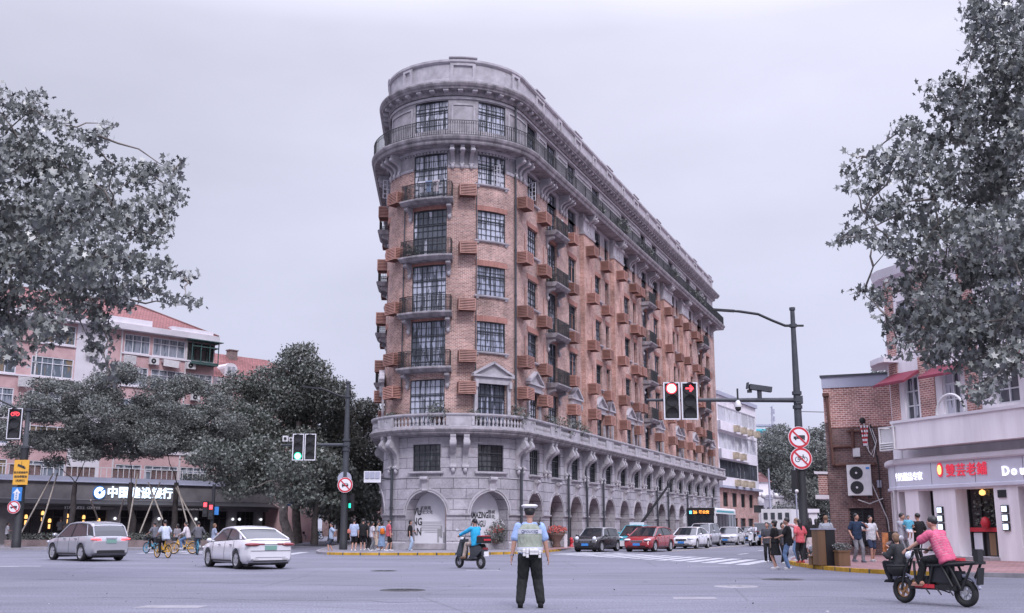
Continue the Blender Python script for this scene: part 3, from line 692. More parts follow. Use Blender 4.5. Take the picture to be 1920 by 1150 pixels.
# exhibition panels behind the two nose arches
def facing(s, off, w_, z0, z1, m, th=.06):
    q = MB(); q.box((0, 0, (z1 - z0) / 2), (w_, th, z1 - z0)); return q
for c, w_ in ((-7.15, 3.3), (-3.02, 3.0)):
    q = MB(); q.box((0, 0, 1.75), (w_, .08, 3.5)); o = q.build('exhibition_panel', 'poster', WK, True, P(c, -1.0, .45), rot(c))
    q = MB(); q.box((0, 0, 0), (w_, .5, .34)); q.build('plinth', 'stone', WK, True, P(c, -.85, .3), rot(c))
c = -7.15; rz = rot(c)
def on(c, x, z, off=-.94): 
    b = P(c, off, z); r = rot(c); return Vector((b.x + math.cos(r) * x, b.y + math.sin(r) * x, z))
for i, t in enumerate(('WU', 'KANG', 'MAN')):
    text('lettering', t, .62, on(c, -1.02 - .10 * (len(t) - 2), 2.35 - i * .60), rz, 'letter_black', WK, .004, .012, fw=.72)
text('lettering', '武康路\n历史文化', .24, on(c, -.38, 2.45), rz, 'letter_black', WK, .004)
mb = MB()
for i in range(7): mb.box((0, 0, -.1 * i), (1.35 - (.5 if i == 6 else 0), .006, .022))
mb.build('lettering', 'letter_dim', WK, True, on(c, .0, 1.75), rz)
mb = MB(); mb.box((0, 0, .9), (.42, .02, 1.9)); mb.build('printed_tower', 'brick_light', WK, True, on(c, 1.12, 1.0), rz)
mb = MB()
rr = random.Random(5)
for i in range(9): mb.box((rr.uniform(-.45, .4), 0, rr.uniform(.1, .6)), (.09, .016, rr.uniform(.35, .8)))
mb.build('printed_skyline', 'letter_dim', WK, True, on(c, .9, .62, -.93), rz)
c = -3.02; rz = rot(c)
for i, t in enumerate(('AMAZING', 'WENGU')): text('lettering', t, .52, on(c, -.32 - .08 * i, 2.15 - i * .52), rz, 'letter_black', WK, .004, .012, fw=.55)
text('lettering', '梧桐\n深处', .26, on(c, .55, 2.2), rz, 'letter_black', WK, .004)
# ================================================================ ground, kerbs, pavements, markings
m = MB(); m.quad((-900, -300, 0), (900, -300, 0), (900, 1500, 0), (-900, 1500, 0)); tag(m.build('road', 'asphalt'), kind='structure')
def smooth(pts, n=5):
    """Catmull-Rom through 2-D points"""
    o = []; q = [pts[0]] + list(pts) + [pts[-1]]
    for i in range(1, len(q) - 2):
        a, b, c, d = [Vector(x[:2]) for x in q[i - 1:i + 3]]
        for k in range(n):
            t = k / n; o.append(.5 * ((2 * b) + (c - a) * t + (2 * a - 5 * b + 4 * c - d) * t * t + (3 * b - a - 3 * c + d) * t ** 3))
    o.append(Vector(q[-2][:2])); return o
def pavement(name, line, rest, m, kerbs, z=.13):
    """line: kerb line (road side), rest: the closing points"""
    L_ = smooth(line); poly = [(p.x, p.y) for p in L_] + list(rest)
    q = MB(); q.add([(x, y, z - .004) for x, y in poly], [tuple(range(len(poly)))]); o = q.build(name, m); tag(o, kind='structure')
    n = len(L_); nr = []
    ctr = Vector((sum(p[0] for p in poly) / len(poly), sum(p[1] for p in poly) / len(poly)))
    for i in range(n):
        t = (L_[min(i + 1, n - 1)] - L_[max(i - 1, 0)]).normalized(); v = Vector((-t.y, t.x)); nr.append(v)
    sgn = 1 if sum((ctr - p).dot(v) for p, v in zip(L_, nr)) > 0 else -1
    dist = [0]
    for a, b in zip(L_, L_[1:]): dist.append(dist[-1] + (b - a).length)
    for (f0, f1, km) in kerbs:
        i0, i1 = int(f0 * (n - 1)), int(f1 * (n - 1)); q = MB()
        for i in range(i0, i1):
            a, b = L_[i], L_[i + 1]; c, d = a + nr[i] * sgn * .16, b + nr[i + 1] * sgn * .16; u, v = dist[i], dist[i + 1]
            q.quad((a.x, a.y, 0), (b.x, b.y, 0), (b.x, b.y, z), (a.x, a.y, z), 0, [(u, .1), (v, .1), (v, .4), (u, .4)])
            q.quad((a.x, a.y, z), (b.x, b.y, z), (d.x, d.y, z), (c.x, c.y, z), 0, [(u, .4), (v, .4), (v, .6), (u, .6)])
        tag(q.build('kerb', km), kind='structure')
    return o
# wedge block
k1 = [(-17.5, 140), (-13.4, 84), (-12.1, 70), (-11.0, 61.5), (-9.4, 57.8), (-6.0, 57.1), (-1.7, 57.7), (1.3, 61.5), (3.0, 67.2), (4.6, 71.6), (32.6, 142.5)]
pavement('pavement', k1, [(28, 150), (-14, 150)], 'paving', [(0, .38, 'kerb_stone'), (.38, .85, 'kerb_yellow'), (.85, 1, 'kerb_stone')])
q = MB(); q.add([(x, y, .131) for x, y in [(1.6, 62.4), (3.0, 67.3), (4.5, 71.5), (32.2, 142), (29.7, 142), (1.5, 69.6), (.4, 63)]], [tuple(range(7))]); tag(q.build('paving_strip', 'paving_red'), kind='structure')
# left block
k2 = [(-120, 60), (-60, 68.5), (-33, 70.6), (-22.5, 70.2), (-20.3, 72.5), (-20.0, 80), (-20.4, 102), (-25.5, 150)]
pavement('pavement', k2, [(-120, 150)], 'paving', [(0, 1, 'kerb_stone')])
# right block
k3 = [(46, 140), (27, 88), (14.3, 54), (11.7, 46.5), (10.8, 42.3), (10.7, 37.5), (11.7, 34.1), (14.6, 31.7), (24, 27), (60, 8)]
pavement('pavement', k3, [(90, 60), (90, 140)], 'paving_red', [(0, .40, 'kerb_stone'), (.40, .735, 'kerb_yellow'), (.735, 1, 'kerb_stone')])
def strip(name, pts, m, z=.004):
    q = MB(); q.add([(x, y, z) for x, y in pts], [tuple(range(len(pts)))]); return q
mk = MB()
def bar(x, y, dx, dy, wd, ln, z=.004):
    n = math.hypot(dx, dy); ux, uy = dx / n, dy / n; vx, vy = -uy, ux
    mk.add([(x - vx * wd / 2, y - vy * wd / 2, z), (x + vx * wd / 2, y + vy * wd / 2, z), (x + ux * ln + vx * wd / 2, y + uy * ln + vy * wd / 2, z), (x + ux * ln - vx * wd / 2, y + uy * ln - vy * wd / 2, z)], [(3, 2, 1, 0)])
for i in range(15):
    f = i / 14; bar(8.9 - 6.6 * f, 42.6 + 16.2 * f, .385, .92, .52, 6.4)
for i in range(8): bar(-12.0 - 1.25 * i, 58.6 + .35 * i, -.03, 1, .55, 5.6)
for i in range(9): bar(-29.5 - 1.3 * i, 61.5 - .2 * i, .12, -1, .55, 4.5)
bar(-27.5, 69.6, 1, 0.005, .14, 8); bar(-44, 69.3, 1, 0.005, .14, 15)
bar(-1.55, 37.2, 1, .02, .2, 1.15); bar(4.5, 59.2, .385, .92, .16, 10)
for (px, py, l) in ((1385, 1040, 1.6), (1422, 1033, 1.6)): x, y = ground(px, py); bar(x, y, .385, .92, .22, 2.6)
for (px, py) in ((1295, 1062),): x, y = ground(px, py); bar(x, y, 1, -.06, .16, 1.4)
x, y = ground(-8, 1062); bar(x, y, 1, 0.05, .3, 1.7); bar(x, y - .5, 1, .35, .2, 1.2)
tag(mk.build('crosswalk_markings', 'paint_white'), kind='structure')
mk = MB(); bar(9.2, 66.4, .388, .92, .16, 60); bar(9.6, 66.2, .388, .92, .14, 60); tag(mk.build('centre_line', 'paint_cream'), kind='structure')
for i, (px, py, sx, lab) in enumerate(((720, 1071, .42, 'dark round manhole cover in the road behind the white sedan'), (755, 1107, .5, 'dark round manhole cover in the open road left of the policeman'), (1468, 1087, .55, 'dark manhole cover in the road in front of the standing couple'), (1380, 1100, .5, 'pale worn manhole cover nearest the cargo scooter'))):
    x, y = ground(px, py); q = MB(); q.lathe([(0.0, .010), (sx * .8, .010), (sx * .82, .004), (sx, .012), (sx + .04, .0)], (x, y, 0), 24)
    for a in range(6): q.box((x + math.cos(a) * sx * .4, y + math.sin(a) * sx * .4, .012), (.3, .05, .006), rz=a)
    tag(q.build('manhole_cover', 'iron' if i < 3 else 'kerb_stone'), lab, 'manhole cover', 'manhole covers in the road')
for i, (px, py, sx, lab) in enumerate(((318, 1138, 1.0, 'pale concrete patch at the bottom edge of the road, left'), (1300, 1122, .75, 'pale square repair patch in the road near the policeman'), )):
    x, y = ground(px, py); q = MB(); q.add([(x - sx * .6, y - .3, .004), (x + sx * .6, y - .33, .004), (x + sx * .66, y + .3, .004), (x - sx * .5, y + .32, .004)], [(0, 1, 2, 3)])
    tag(q.build('road_patch', 'paint_cream' if 0 else 'kerb_stone'), kind='structure')
# ================================================================ foliage
def star_leaf(n=5):
    """flat lobed leaf outline in xy, tip towards +y, size 1"""
    o = []
    for i in range(n):
        a = PI / 2 + (i - (n - 1) / 2) * R_(62); r = (1.0, .88, .6)[abs(i - n // 2)]
        o.append((math.cos(a) * r, math.sin(a) * r)); 
        if i < n - 1: b = a + R_(31); o.append((math.cos(b) * .42, math.sin(b) * .42))
    return [(0, -.25)] + o
LEAF5 = star_leaf(); LEAF4 = [(0, -.5), (.38, 0), (0, .6), (-.38, 0)]
def leaves(mb, pts, size, shape, rnd, up=.55, droop=.3):
    n = len(shape); vs = mb.v; fs = mb.f
    for p in pts:
        s = size * rnd.uniform(.65, 1.25)
        nx, ny, nz = rnd.gauss(0, 1), rnd.gauss(0, 1), abs(rnd.gauss(0, 1)) * up + rnd.gauss(0, .45)
        l = math.sqrt(nx * nx + ny * ny + nz * nz) or 1; nx, ny, nz = nx / l, ny / l, nz / l
        a = rnd.uniform(0, 2 * PI); tx, ty, tz = math.cos(a), math.sin(a), -droop * rnd.random()
        d = tx * nx + ty * ny + tz * nz; tx, ty, tz = tx - d * nx, ty - d * ny, tz - d * nz
        l = math.sqrt(tx * tx + ty * ty + tz * tz) or 1; tx, ty, tz = tx / l * s, ty / l * s, tz / l * s
        bx, by, bz = (ny * tz - nz * ty), (nz * tx - nx * tz), (nx * ty - ny * tx); o = len(vs)
        for u, v in shape: vs.append((p[0] + bx * u + tx * v, p[1] + by * u + ty * v, p[2] + bz * u + tz * v))
        fs.append(tuple(range(o, o + n))); mb.m.append(0); mb.uv.append(None); mb.sm.append(False)
def clump_pts(c, r, n, rnd, flat=.75, spray=7, sp=.35):
    """leaf positions: sprays of leaves gathered round points in an ellipsoid"""
    out = []
    while len(out) < n:
        while True:
            x, y, z = rnd.uniform(-1, 1), rnd.uniform(-1, 1), rnd.uniform(-1, 1); d = x * x + y * y + z * z
            if d < 1 and rnd.random() < .25 + d: break
        cx, cy, cz = c[0] + x * r, c[1] + y * r, c[2] + z * r * flat
        g = lambda q: max(-1.5 * q, min(1.5 * q, rnd.gauss(0, q)))
        for _ in range(spray): out.append((cx + g(sp), cy + g(sp), cz + g(sp * .55)))
    return out
def branch(mb, a, b, r0, r1, rnd, wob=.12, n=5, k=6):
    a, b = Vector(a), Vector(b); L_ = (b - a).length; pts = []; rs = []
    for i in range(n + 1):
        t = i / n; p = a.lerp(b, t)
        if 0 < i < n: p += Vector((rnd.gauss(0, 1), rnd.gauss(0, 1), rnd.gauss(0, .6))) * L_ * wob * .4
        pts.append(p); rs.append(r0 + (r1 - r0) * t)
    mb.tube(pts, rs, k); return pts
def tree(name, base, fork, clumps, label, cat, group, leafm, barkm, size, shape, dens, seed, tr=.2, flat=.75, spray=7, sp=.35, twigs=2, thin=1.0):
    """clumps: list of (x,y,z,r) in world space"""
    rnd = random.Random(seed); t = empty(name, (base[0], base[1], base[2]), 0, label, cat, group)
    tb = MB(); f = Vector(fork); pts = branch(tb, base, f, tr, tr * .62, rnd, .05, 5, 10)
    cb = MB(); 
    ks = sorted(clumps, key=lambda c: (Vector(c[:3]) - f).length); nodes = [(f, tr * .62)]
    for c in ks:
        v = Vector(c[:3]); par, pr = min(nodes, key=lambda q: (q[0] - v).length + (0 if (q[0] - f).length < (v - f).length else 99))
        r = max(.012, min(pr * .7, .02 + c[3] * .012)); bp = branch(tb, par, v, max(r * 1.3, .03), r * .5, rnd, .10, 4, 6); nodes.append((v, r)); nodes.append((bp[2], r * 1.2))
        for _ in range(twigs):
            e = v + Vector((rnd.gauss(0, 1), rnd.gauss(0, 1), rnd.gauss(0, .7))).normalized() * c[3] * .95; branch(tb, v, e, r * .35, .006, rnd, .12, 3, 4)
        n = int(dens * c[3] ** 2.2); leaves(cb, clump_pts(v, c[3], n, rnd, flat, spray, sp), size, shape, rnd)
    tb.build('trunk', barkm, t, True); cb.build('crown', leafm, t, True); return t
def clumps_px(lst, Y, dy=0.0, rnd=random.Random(1)):
    """(px, py, radius in px) outline measurements -> world clumps round distance Y"""
    o = []
    for q in lst:
        y = Y + (q[3] if len(q) > 3 else rnd.uniform(-dy, dy)); p = atY(q[0], q[1], y); o.append((p.x, p.y, p.z, q[2] * y / 2043))
    return o
# seams and sealed cracks in the asphalt
rs_ = random.Random(31); m = MB()
for (x0, y0, x1, y1, w_) in ((-14, 31, -2, 27, .035), (-2, 27, 6.5, 28.5, .03), (-9, 23, -1.5, 21.6, .03), (2.5, 33, 9.5, 30, .03), (-22, 40, -8, 37, .04), (1, 24, 7.5, 22.8, .025), (-5, 47, 2.5, 44.5, .04)):
    n = 16; pts = []
    for i in range(n + 1): t = i / n; pts.append((x0 + (x1 - x0) * t + rs_.gauss(0, .05), y0 + (y1 - y0) * t + rs_.gauss(0, .12)))
    for a, b in zip(pts, pts[1:]): d = w_ * rs_.uniform(.4, 1); m.add([(a[0], a[1] - d, .003), (b[0], b[1] - d, .003), (b[0], b[1] + d, .003), (a[0], a[1] + d, .003)], [(0, 1, 2, 3)])
tag(m.build('sealed_cracks', mat('bitumen', (.075, .074, .088), .7, .3, 4)), kind='structure')
# --- big plane tree reaching in from the left, in front of the pink block
TL = [(-60, 300, 80), (10, 250, 62), (55, 205, 34), (-10, 180, 30), (60, 300, 62), (110, 300, 52), (120, 235, 30), (75, 180, 16), (165, 265, 30), (185, 255, 18), (205, 235, 12), (-30, 420, 90), (40, 400, 80), (110, 385, 72), (175, 345, 45), (180, 400, 60), (215, 310, 20),
      (250, 330, 30), (290, 330, 28), (325, 320, 22), (340, 302, 11), (300, 380, 38), (330, 360, 20), (240, 420, 50), (20, 500, 80), (100, 490, 75), (170, 480, 66), (235, 480, 45), (280, 440, 30), (310, 420, 17), (290, 500, 28), (320, 510, 20), (345, 520, 16), (270, 540, 30), (310, 555, 18), (340, 560, 14), (365, 572, 10),
      (-40, 560, 80), (40, 590, 55), (10, 640, 36), (30, 668, 22), (120, 560, 50), (90, 600, 32), (110, 630, 26), (170, 560, 46), (190, 610, 34), (180, 650, 24), (200, 680, 18), (235, 560, 32), (215, 540, 40), (70, 640, 20), (205, 715, 10), (-80, 650, 60), (-120, 450, 120), (-120, 300, 100)]
tree('plane_tree', (-19.5, 30, .1), (-18.2, 29, 5.2), clumps_px(TL, 27, 2.6), 'large plane tree with lobed leaves reaching in from the left side of the photo', 'tree', 'plane trees with big lobed leaves', 'leaf', 'bark', .122, LEAF5, 830, 11, .34, .8, 9, .16)
TR = [(1990, 60, 130), (1870, 20, 60), (1840, 60, 38), (1830, 20, 22), (1890, 110, 65), (1820, 110, 22), (1940, 180, 90), (1840, 180, 42), (1780, 165, 30), (1800, 200, 40), (1745, 160, 16), (1760, 205, 26), (1870, 250, 75), (1780, 250, 52), (1720, 245, 30), (1690, 240, 15), (1700, 290, 40), (1650, 300, 24), (1625, 295, 11), (1600, 320, 18), (1590, 290, 8), (1640, 340, 32), (1600, 355, 20), (1740, 330, 58), (1830, 340, 75),
      (1920, 330, 90), (1660, 390, 34), (1700, 400, 44), (1620, 400, 20), (1760, 420, 48), (1590, 440, 22), (1570, 450, 12), (1630, 440, 24), (1670, 455, 30), (1720, 470, 44), (1800, 440, 60), (1880, 440, 80), (1780, 510, 50), (1850, 520, 62), (1730, 530, 34), (1690, 545, 28), (1650, 560, 22), (1620, 545, 17), (1600, 550, 10), (1660, 590, 14),
      (1930, 540, 70), (1700, 600, 34), (1760, 590, 44), (1820, 610, 50), (1880, 620, 50), (1720, 640, 26), (1770, 650, 30), (1700, 660, 16), (1680, 645, 14), (1830, 670, 34), (1850, 710, 26), (1840, 750, 18), (1845, 725, 26), (1790, 640, 40), (1860, 660, 40), (1740, 620, 36), (1800, 600, 46), (1850, 590, 50), (1900, 600, 50), (1720, 590, 34), (1760, 560, 40), (1690, 620, 24), (1755, 668, 22), (1900, 700, 22), (1880, 690, 26), (1900, 660, 34), (1990, 620, 80), (1990, 440, 110), (1990, 250, 110), (1740, 680, 14), (1800, 690, 16), (2080, 500, 120), (2080, 250, 140)]
tree('plane_tree', (17.5, 26, .13), (16.2, 26.5, 6.5), clumps_px(TR, 26, 2.6), 'large plane tree with lobed leaves overhanging the corner shop', 'tree', 'plane trees with big lobed leaves', 'leaf', 'bark', .122, LEAF5, 830, 12, .34, .8, 9, .16)
# --- fine-leaved staked trees in front of the bank
rnd = random.Random(21)
def round_crown(px, py, rx, ry, Y, n, r, seed, dy=3.0):
    q = random.Random(seed); o = []
    for i in range(n):
        a = 2 * PI * i / n + q.uniform(-.2, .2); k = q.choice((1, .93, .86, .5)); o.append((px + math.cos(a) * rx * k, py + math.sin(a) * ry * k, r * q.uniform(.75, 1.25)))
    for i in range(n // 2): o.append((px + q.uniform(-.5, .5) * rx, py + q.uniform(-.5, .5) * ry, r * q.uniform(.9, 1.4)))
    return clumps_px(o, Y, dy, q)
def ground_at(px, Y, z=.13): p = atY(px, 600, Y); return ((px - 960) / 2043 * Y, Y, z)
staked = [(129, 78, 100, 790, 118, 88, 'staked street tree with feathery crown beside the yellow warning sign'), (250, 79, 235, 775, 115, 92, 'staked street tree with feathery crown in front of the blue bank sign'),
          (325, 80, 355, 790, 105, 82, 'staked street tree with feathery crown right of the bank sign')]
for i, (px, Y, cx, cy, rx, ry, lab) in enumerate(staked):
    b = ground_at(px, Y); f = atY(px + (12, -4, 6)[i], 905, Y)
    cl = round_crown(cx, cy, rx * .82, ry * .86, Y, 19, 27, 31 + i) + clumps_px([(cx - 70, cy + 55, 26), (cx + 60, cy + 62, 26), (cx, cy + 40, 34), (cx - 90, cy + 20, 28)], Y, 2)
    tree('street_tree', b, f, cl, lab, 'tree', 'staked trees in front of the bank', 'leaf_fine', 'bark_dark', .13, LEAF4, 1300, 40 + i, .26, .55, 12, .20, 3)
for i, (x0, y0, x1, y1) in enumerate(((38, 1003, 100, 888), (73, 1000, 108, 888), (238, 1004, 258, 888), (262, 1000, 300, 905), (305, 975, 278, 905), (170, 938, 184, 975), (232, 935, 220, 980), (375, 1000, 330, 915), (352, 985, 333, 912))):
    a, b = atY(x0, y0, 77), atY(x1, y1, 79); q = MB(); q.tube([a, b], .055, 7)
    lab = ['thick bamboo prop leaning right at the far left tree', 'second bamboo prop from the left, steeper', 'tall nearly upright bamboo prop behind the grey car', 'bamboo prop crossing behind the yellow bicycle rider', 'bamboo prop leaning left across the sign characters', 'short bamboo prop under the blue bank emblem', 'short bamboo prop above the roof of the grey car', 'bamboo prop leaning left at the third tree', 'short inner bamboo prop of the third tree'][i]
    tag(q.build('tree_prop', 'stake'), lab, 'tree prop', 'bamboo props holding the street trees')
# --- dark plane trees along the side road
D2 = [('dark street plane tree right of the pink block, tallest of its row', 560, 88, 560, 790, [(560, 670, 30), (540, 700, 36), (590, 700, 34), (500, 720, 40), (560, 740, 52), (620, 740, 40), (470, 740, 30), (520, 790, 60), (600, 800, 60), (650, 770, 26), (470, 800, 50), (560, 850, 60), (450, 850, 46), (640, 830, 44), (440, 770, 30), (500, 880, 50), (600, 880, 50), (420, 730, 18), (400, 760, 22), (440, 715, 22), (640, 745, 20), (575, 655, 14), (545, 665, 12)]),
      ('dark street plane tree behind the green traffic light mast', 640, 96, 640, 840, [(660, 790, 34), (690, 770, 26), (700, 810, 34), (640, 830, 40), (680, 860, 44), (620, 870, 40), (700, 900, 36), (650, 910, 40), (600, 920, 36), (680, 760, 16), (690, 760, 12), (630, 780, 30)]),
      ('dark street plane tree with pale forked trunk at the end of the bank', 545, 76, 520, 900, [(500, 900, 34), (540, 880, 36), (460, 900, 34), (570, 920, 30), (420, 880, 34), (480, 850, 40), (400, 850, 36), (440, 920, 22), (530, 930, 20)])]
for i, (lab, bx, Y, fx, fy, cl) in enumerate(D2):
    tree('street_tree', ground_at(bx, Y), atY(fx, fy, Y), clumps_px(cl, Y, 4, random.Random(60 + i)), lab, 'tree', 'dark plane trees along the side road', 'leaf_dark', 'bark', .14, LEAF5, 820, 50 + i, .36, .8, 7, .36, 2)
for i, (bx, Y, top) in enumerate(((590, 84, 900), (620, 104, 920), (652, 112, 925), (668, 92, 930), (700, 125, 900))):
    cl = clumps_px([(bx + a, top + b, r) for a, b, r in ((0, -30, 42), (-40, 0, 36), (38, -6, 38), (0, 20, 34), (30, 40, 20), (-30, 36, 22))], Y, 3, random.Random(80 + i))
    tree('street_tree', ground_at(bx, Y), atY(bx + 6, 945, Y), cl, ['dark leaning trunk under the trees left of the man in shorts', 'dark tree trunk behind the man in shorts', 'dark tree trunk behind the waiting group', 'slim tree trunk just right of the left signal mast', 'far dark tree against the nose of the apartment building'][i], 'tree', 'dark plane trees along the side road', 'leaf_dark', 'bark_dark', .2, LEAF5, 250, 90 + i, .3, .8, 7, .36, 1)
# --- trees closing the view down the street and beyond the roofs on the right
far = [(1440, 190, [(1440, 840, 34), (1430, 870, 36), (1460, 820, 30), (1480, 850, 40), (1500, 830, 30), (1450, 890, 36), (1500, 880, 40), (1470, 905, 30)], 'grey-green tree mass left of the round signs down the street'),
       (1540, 150, [(1530, 820, 22), (1525, 850, 34), (1545, 880, 36), (1520, 900, 40), (1545, 930, 40), (1530, 960, 36), (1500, 920, 34), (1550, 800, 10)], 'tree right of the round signs, beside the brick side building'),
       (1490, 130, [(1490, 965, 22), (1470, 960, 18), (1462, 975, 16)], 'small bushy tree in front of the white house down the street'),
       (1660, 75, [(1660, 690, 20), (1650, 705, 16), (1680, 680, 24), (1700, 670, 24)], 'tree behind the roof of the brick side building')]
for i, (bx, Y, cl, lab) in enumerate(far):
    tree('background_tree', ground_at(bx, Y, 0), atY(bx, cl[-1][1] + 10 if i != 3 else 760, Y), clumps_px(cl, Y, 4, random.Random(100 + i)), lab, 'tree', 'trees beyond the junction', 'leaf_far', 'bark_dark', .3 if Y > 100 else .16, LEAF4, 300 if Y > 100 else 600, 110 + i, .3, .8, 8, .5 if Y > 100 else .3, 1)
# --- low clipped hedge and planter walls in front of the bank
def hedge(x0, x1, Y, h, lab, seed):
    rnd = random.Random(seed); t = empty('planter_hedge', ((x0 + x1) / 2, Y, .13), 0, lab, 'hedge', 'hedges in front of the bank')
    m = MB(); m.box(((x0 + x1) / 2, Y, .13 + .22), (x1 - x0, 1.2, .44)); m.build('planter_wall', 'brick_old', t, True)
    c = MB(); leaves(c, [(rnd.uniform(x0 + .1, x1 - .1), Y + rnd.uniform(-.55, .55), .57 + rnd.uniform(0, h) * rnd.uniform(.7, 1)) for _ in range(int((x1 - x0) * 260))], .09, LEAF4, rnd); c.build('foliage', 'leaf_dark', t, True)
hedge(-35.5, -29.2, 77, .5, 'low hedge in a brown planter below the leftmost tree', 1); hedge(-28.5, -20.6, 74.5, .55, 'long low hedge behind the bicycle riders', 2)
# --- plants on the first-floor balcony of the apartment block
def bush(name, c, r, n, lab, m='leaf_dark', size=.12, pot=True, group=None, flowers=None):
    rnd = random.Random(int(c[0] * 37 + c[2] * 91) & 65535); t = empty(name, c, 0, lab, 'plant', group); q = MB(); leaves(q, clump_pts((c[0], c[1], c[2] + r * .9), r, n, rnd, .9, 5, r * .18), size, LEAF4, rnd); q.build('foliage', m, t, True)
    if pot: q = MB(); q.lathe([(r * .32, 0), (r * .45, r * .5), (r * .48, r * .5), (r * .4, r * .45)], c, 10); q.build('pot', 'terracotta', t, True)
    if flowers: q = MB(); leaves(q, clump_pts((c[0], c[1], c[2] + r * 1.3), r * .8, n // 3, rnd, .5, 3, .05), size * .7, LEAF4, rnd); q.build('flower_foliage', flowers, t, True)
for s, r, lab in ((-6.35, .75, 'round bush on the stone balcony in front of the nose window'), (-9.6, .45, 'small bush at the left end of the stone balcony'), (-4.3, .5, 'grey-leaved plant at the centre of the stone balcony'), (-1.3, .72, 'spiky arching plant on the stone balcony beside the drainpipe'), (-.2, .42, 'low plant right of the spiky arching plant'), (4.5, .7, 'flowering shrub on the balcony below the second column of boxes'), (7.5, .8, 'dark leafy shrub along the balcony rail'), (10.0, .75, 'shrub with blue flowers on the balcony rail'), (12.0, .5, 'last small shrub of the balcony row')):
    bush('balcony_plant', P(s, .35, 7.6), r, int(500 * r), lab, 'leaf_dark', .13, True, 'plants on the long stone balcony')
for s, f, lab in ((4.9, 6, 'climbing plant on the small balcony two floors under the gallery'), (-8.2, 6, 'hanging plant on the nose balcony, second from the top')):
    bush('balcony_plant', P(s, .3, ZBAL[f] + .1), .42, 260, lab, 'leaf_dark', .11, True, 'plants on small balconies')
for i, s in enumerate((15.5, 19.5, 22.0, 27.0, 30.0, 40.5, 47.0, 50.0, 52.5, 55.0)):
    bush('balcony_plant', P(s, .75, 25.76), .45 + .2 * (i % 3), 170 + 70 * (i % 3), 'plant behind the iron railing of the top gallery', 'leaf_far', .16, True, 'plants on the top gallery')
# ================================================================ other buildings
def zat(py, Y): return CAM_H + (989 - py) / 2043 * Y
def win(parent, s, z0, wd, h, nx, ny, frame='white_frame', pane='pane_pale', dep=.12, name='window', world=True, hpane=None, t=.07):
    """framed window on the current path; frame with its pane as sub-part"""
    m = MB()
    for x in (-wd / 2 + t / 2, wd / 2 - t / 2): m.box((x, 0, h / 2), (t, .1, h))
    for z in (t / 2, h - t / 2): m.box((0, 0, z), (wd - 2 * t, .096, t))
    for i in range(1, nx): m.box((-wd / 2 + wd * i / nx, 0, h / 2), (t * .8, .09, h - 2 * t))
    for j in range(1, ny): m.box((0, .002, h * (j / ny if ny != 2 else .68)), (wd - 2 * t, .08, t * .8))
    o = m.build(name, frame, parent, True, P(s, -dep, z0), rot(s))
    q = MB(); q.quad((-wd / 2, .03, 0), (wd / 2, .03, 0), (wd / 2, .03, h), (-wd / 2, .03, h)); q.build('pane', pane, o); return o
def split_unit(parent, s, z, off=.02, m='white_metal', w=.85, h=.6):
    q = MB(); q.box((0, -.17, h / 2), (w, .3, h)); q.tube([(-.1, -.325, h / 2), (-.1, -.335, h / 2)], h * .4, 16, m=1); q.tube([(-.1, -.33, h / 2), (-.1, -.345, h / 2)], h * .1, 8)
    return q.build('air_conditioner', [m, 'dark_metal'], parent, True, P(s, off, z), rot(s))
# ---- bank and cafe with pink flats above
BK = empty('pink_apartment_block', (-30, 95, 0), 0, 'pink rendered apartment block with white windows and red tiled roof above a grey shop base', 'building')
arc = [(8.0 * .69 - 30, 95 + 8.0 * .725)]
base = Vector((-30, 95)); d0 = Vector((.6894, .7244)); nn = Vector((.7244, -.6894))
cen = base + d0 * 7.5 - nn * 5.0; pts = [base - d0 * 60, base + d0 * 7.5]
for i in range(1, 9):
    a = R_(50) * i / 8; v = nn * math.cos(a) + d0 * math.sin(a); pts.append(cen + v * 5.0)
dd = Vector((-v.y, v.x)); pts.append(pts[-1] + dd * 40)
PODP = Poly(pts, -60); CUR = PODP; SE = PODP.s[-1]
ops = [(-34, -30.6, .2, 2.85), (-30, -26.6, .2, 2.85), (-26, -22.6, .2, 2.85), (-22, -18.6, .2, 2.85), (-18, -15.2, .2, 2.85), (-12.6, -9.2, .2, 2.85), (-9.0, -5.6, .2, 2.85), (-4.4, -1.4, .2, 2.85), (-.6, 2.2, .2, 2.85), (2.9, 5.9, .2, 2.85), (6.8, 9.0, .2, 2.85), (10.2, 12.4, .2, 2.85), (14, 17, .2, 2.85), (19, 22, .2, 2.85)]
def bk(m, name, mt, parent=BK): return m.build(name, mt, parent, True)
m = MB(); wall(m, -60, SE, 0, 3.5, ops, 0, .35); bk(m, 'shop_wall', 'podium')
for a, b, c, d in ops: m = MB(); m.quad(P(a, -.3, c), P(b, -.3, c), P(b, -.3, d), P(a, -.3, d)); bk(m, 'shop_glass', 'glass_shop')
for a, b, c, d in ops:
    m = MB()
    for i in range(1, 4): q = a + (b - a) * i / 4; band(m, [(-.28, c), (-.22, c), (-.22, d), (-.28, d)], q - .04, q + .04)
    band(m, [(-.28, 2.2), (-.22, 2.2), (-.22, 2.3), (-.28, 2.3)], a, b); bk(m, 'shop_mullion', 'dark_trim')
m = MB(); band(m, [(0, 3.68), (.35, 3.68), (.35, 5.05), (0, 5.05)], -60, SE); bk(m, 'sign_band', 'podium')
m = MB(); band(m, [(0, 3.15), (.9, 3.15), (.9, 3.3), (.35, 3.66), (0, 3.67)], -60, SE); bk(m, 'canopy', 'dark_trim')
m = MB(); band(m, [(0, 5.06), (.55, 5.06), (.55, 5.12), (.42, 5.14), (.42, 5.5), (0, 5.5)], -60, SE); bk(m, 'ledge', 'grey_band')
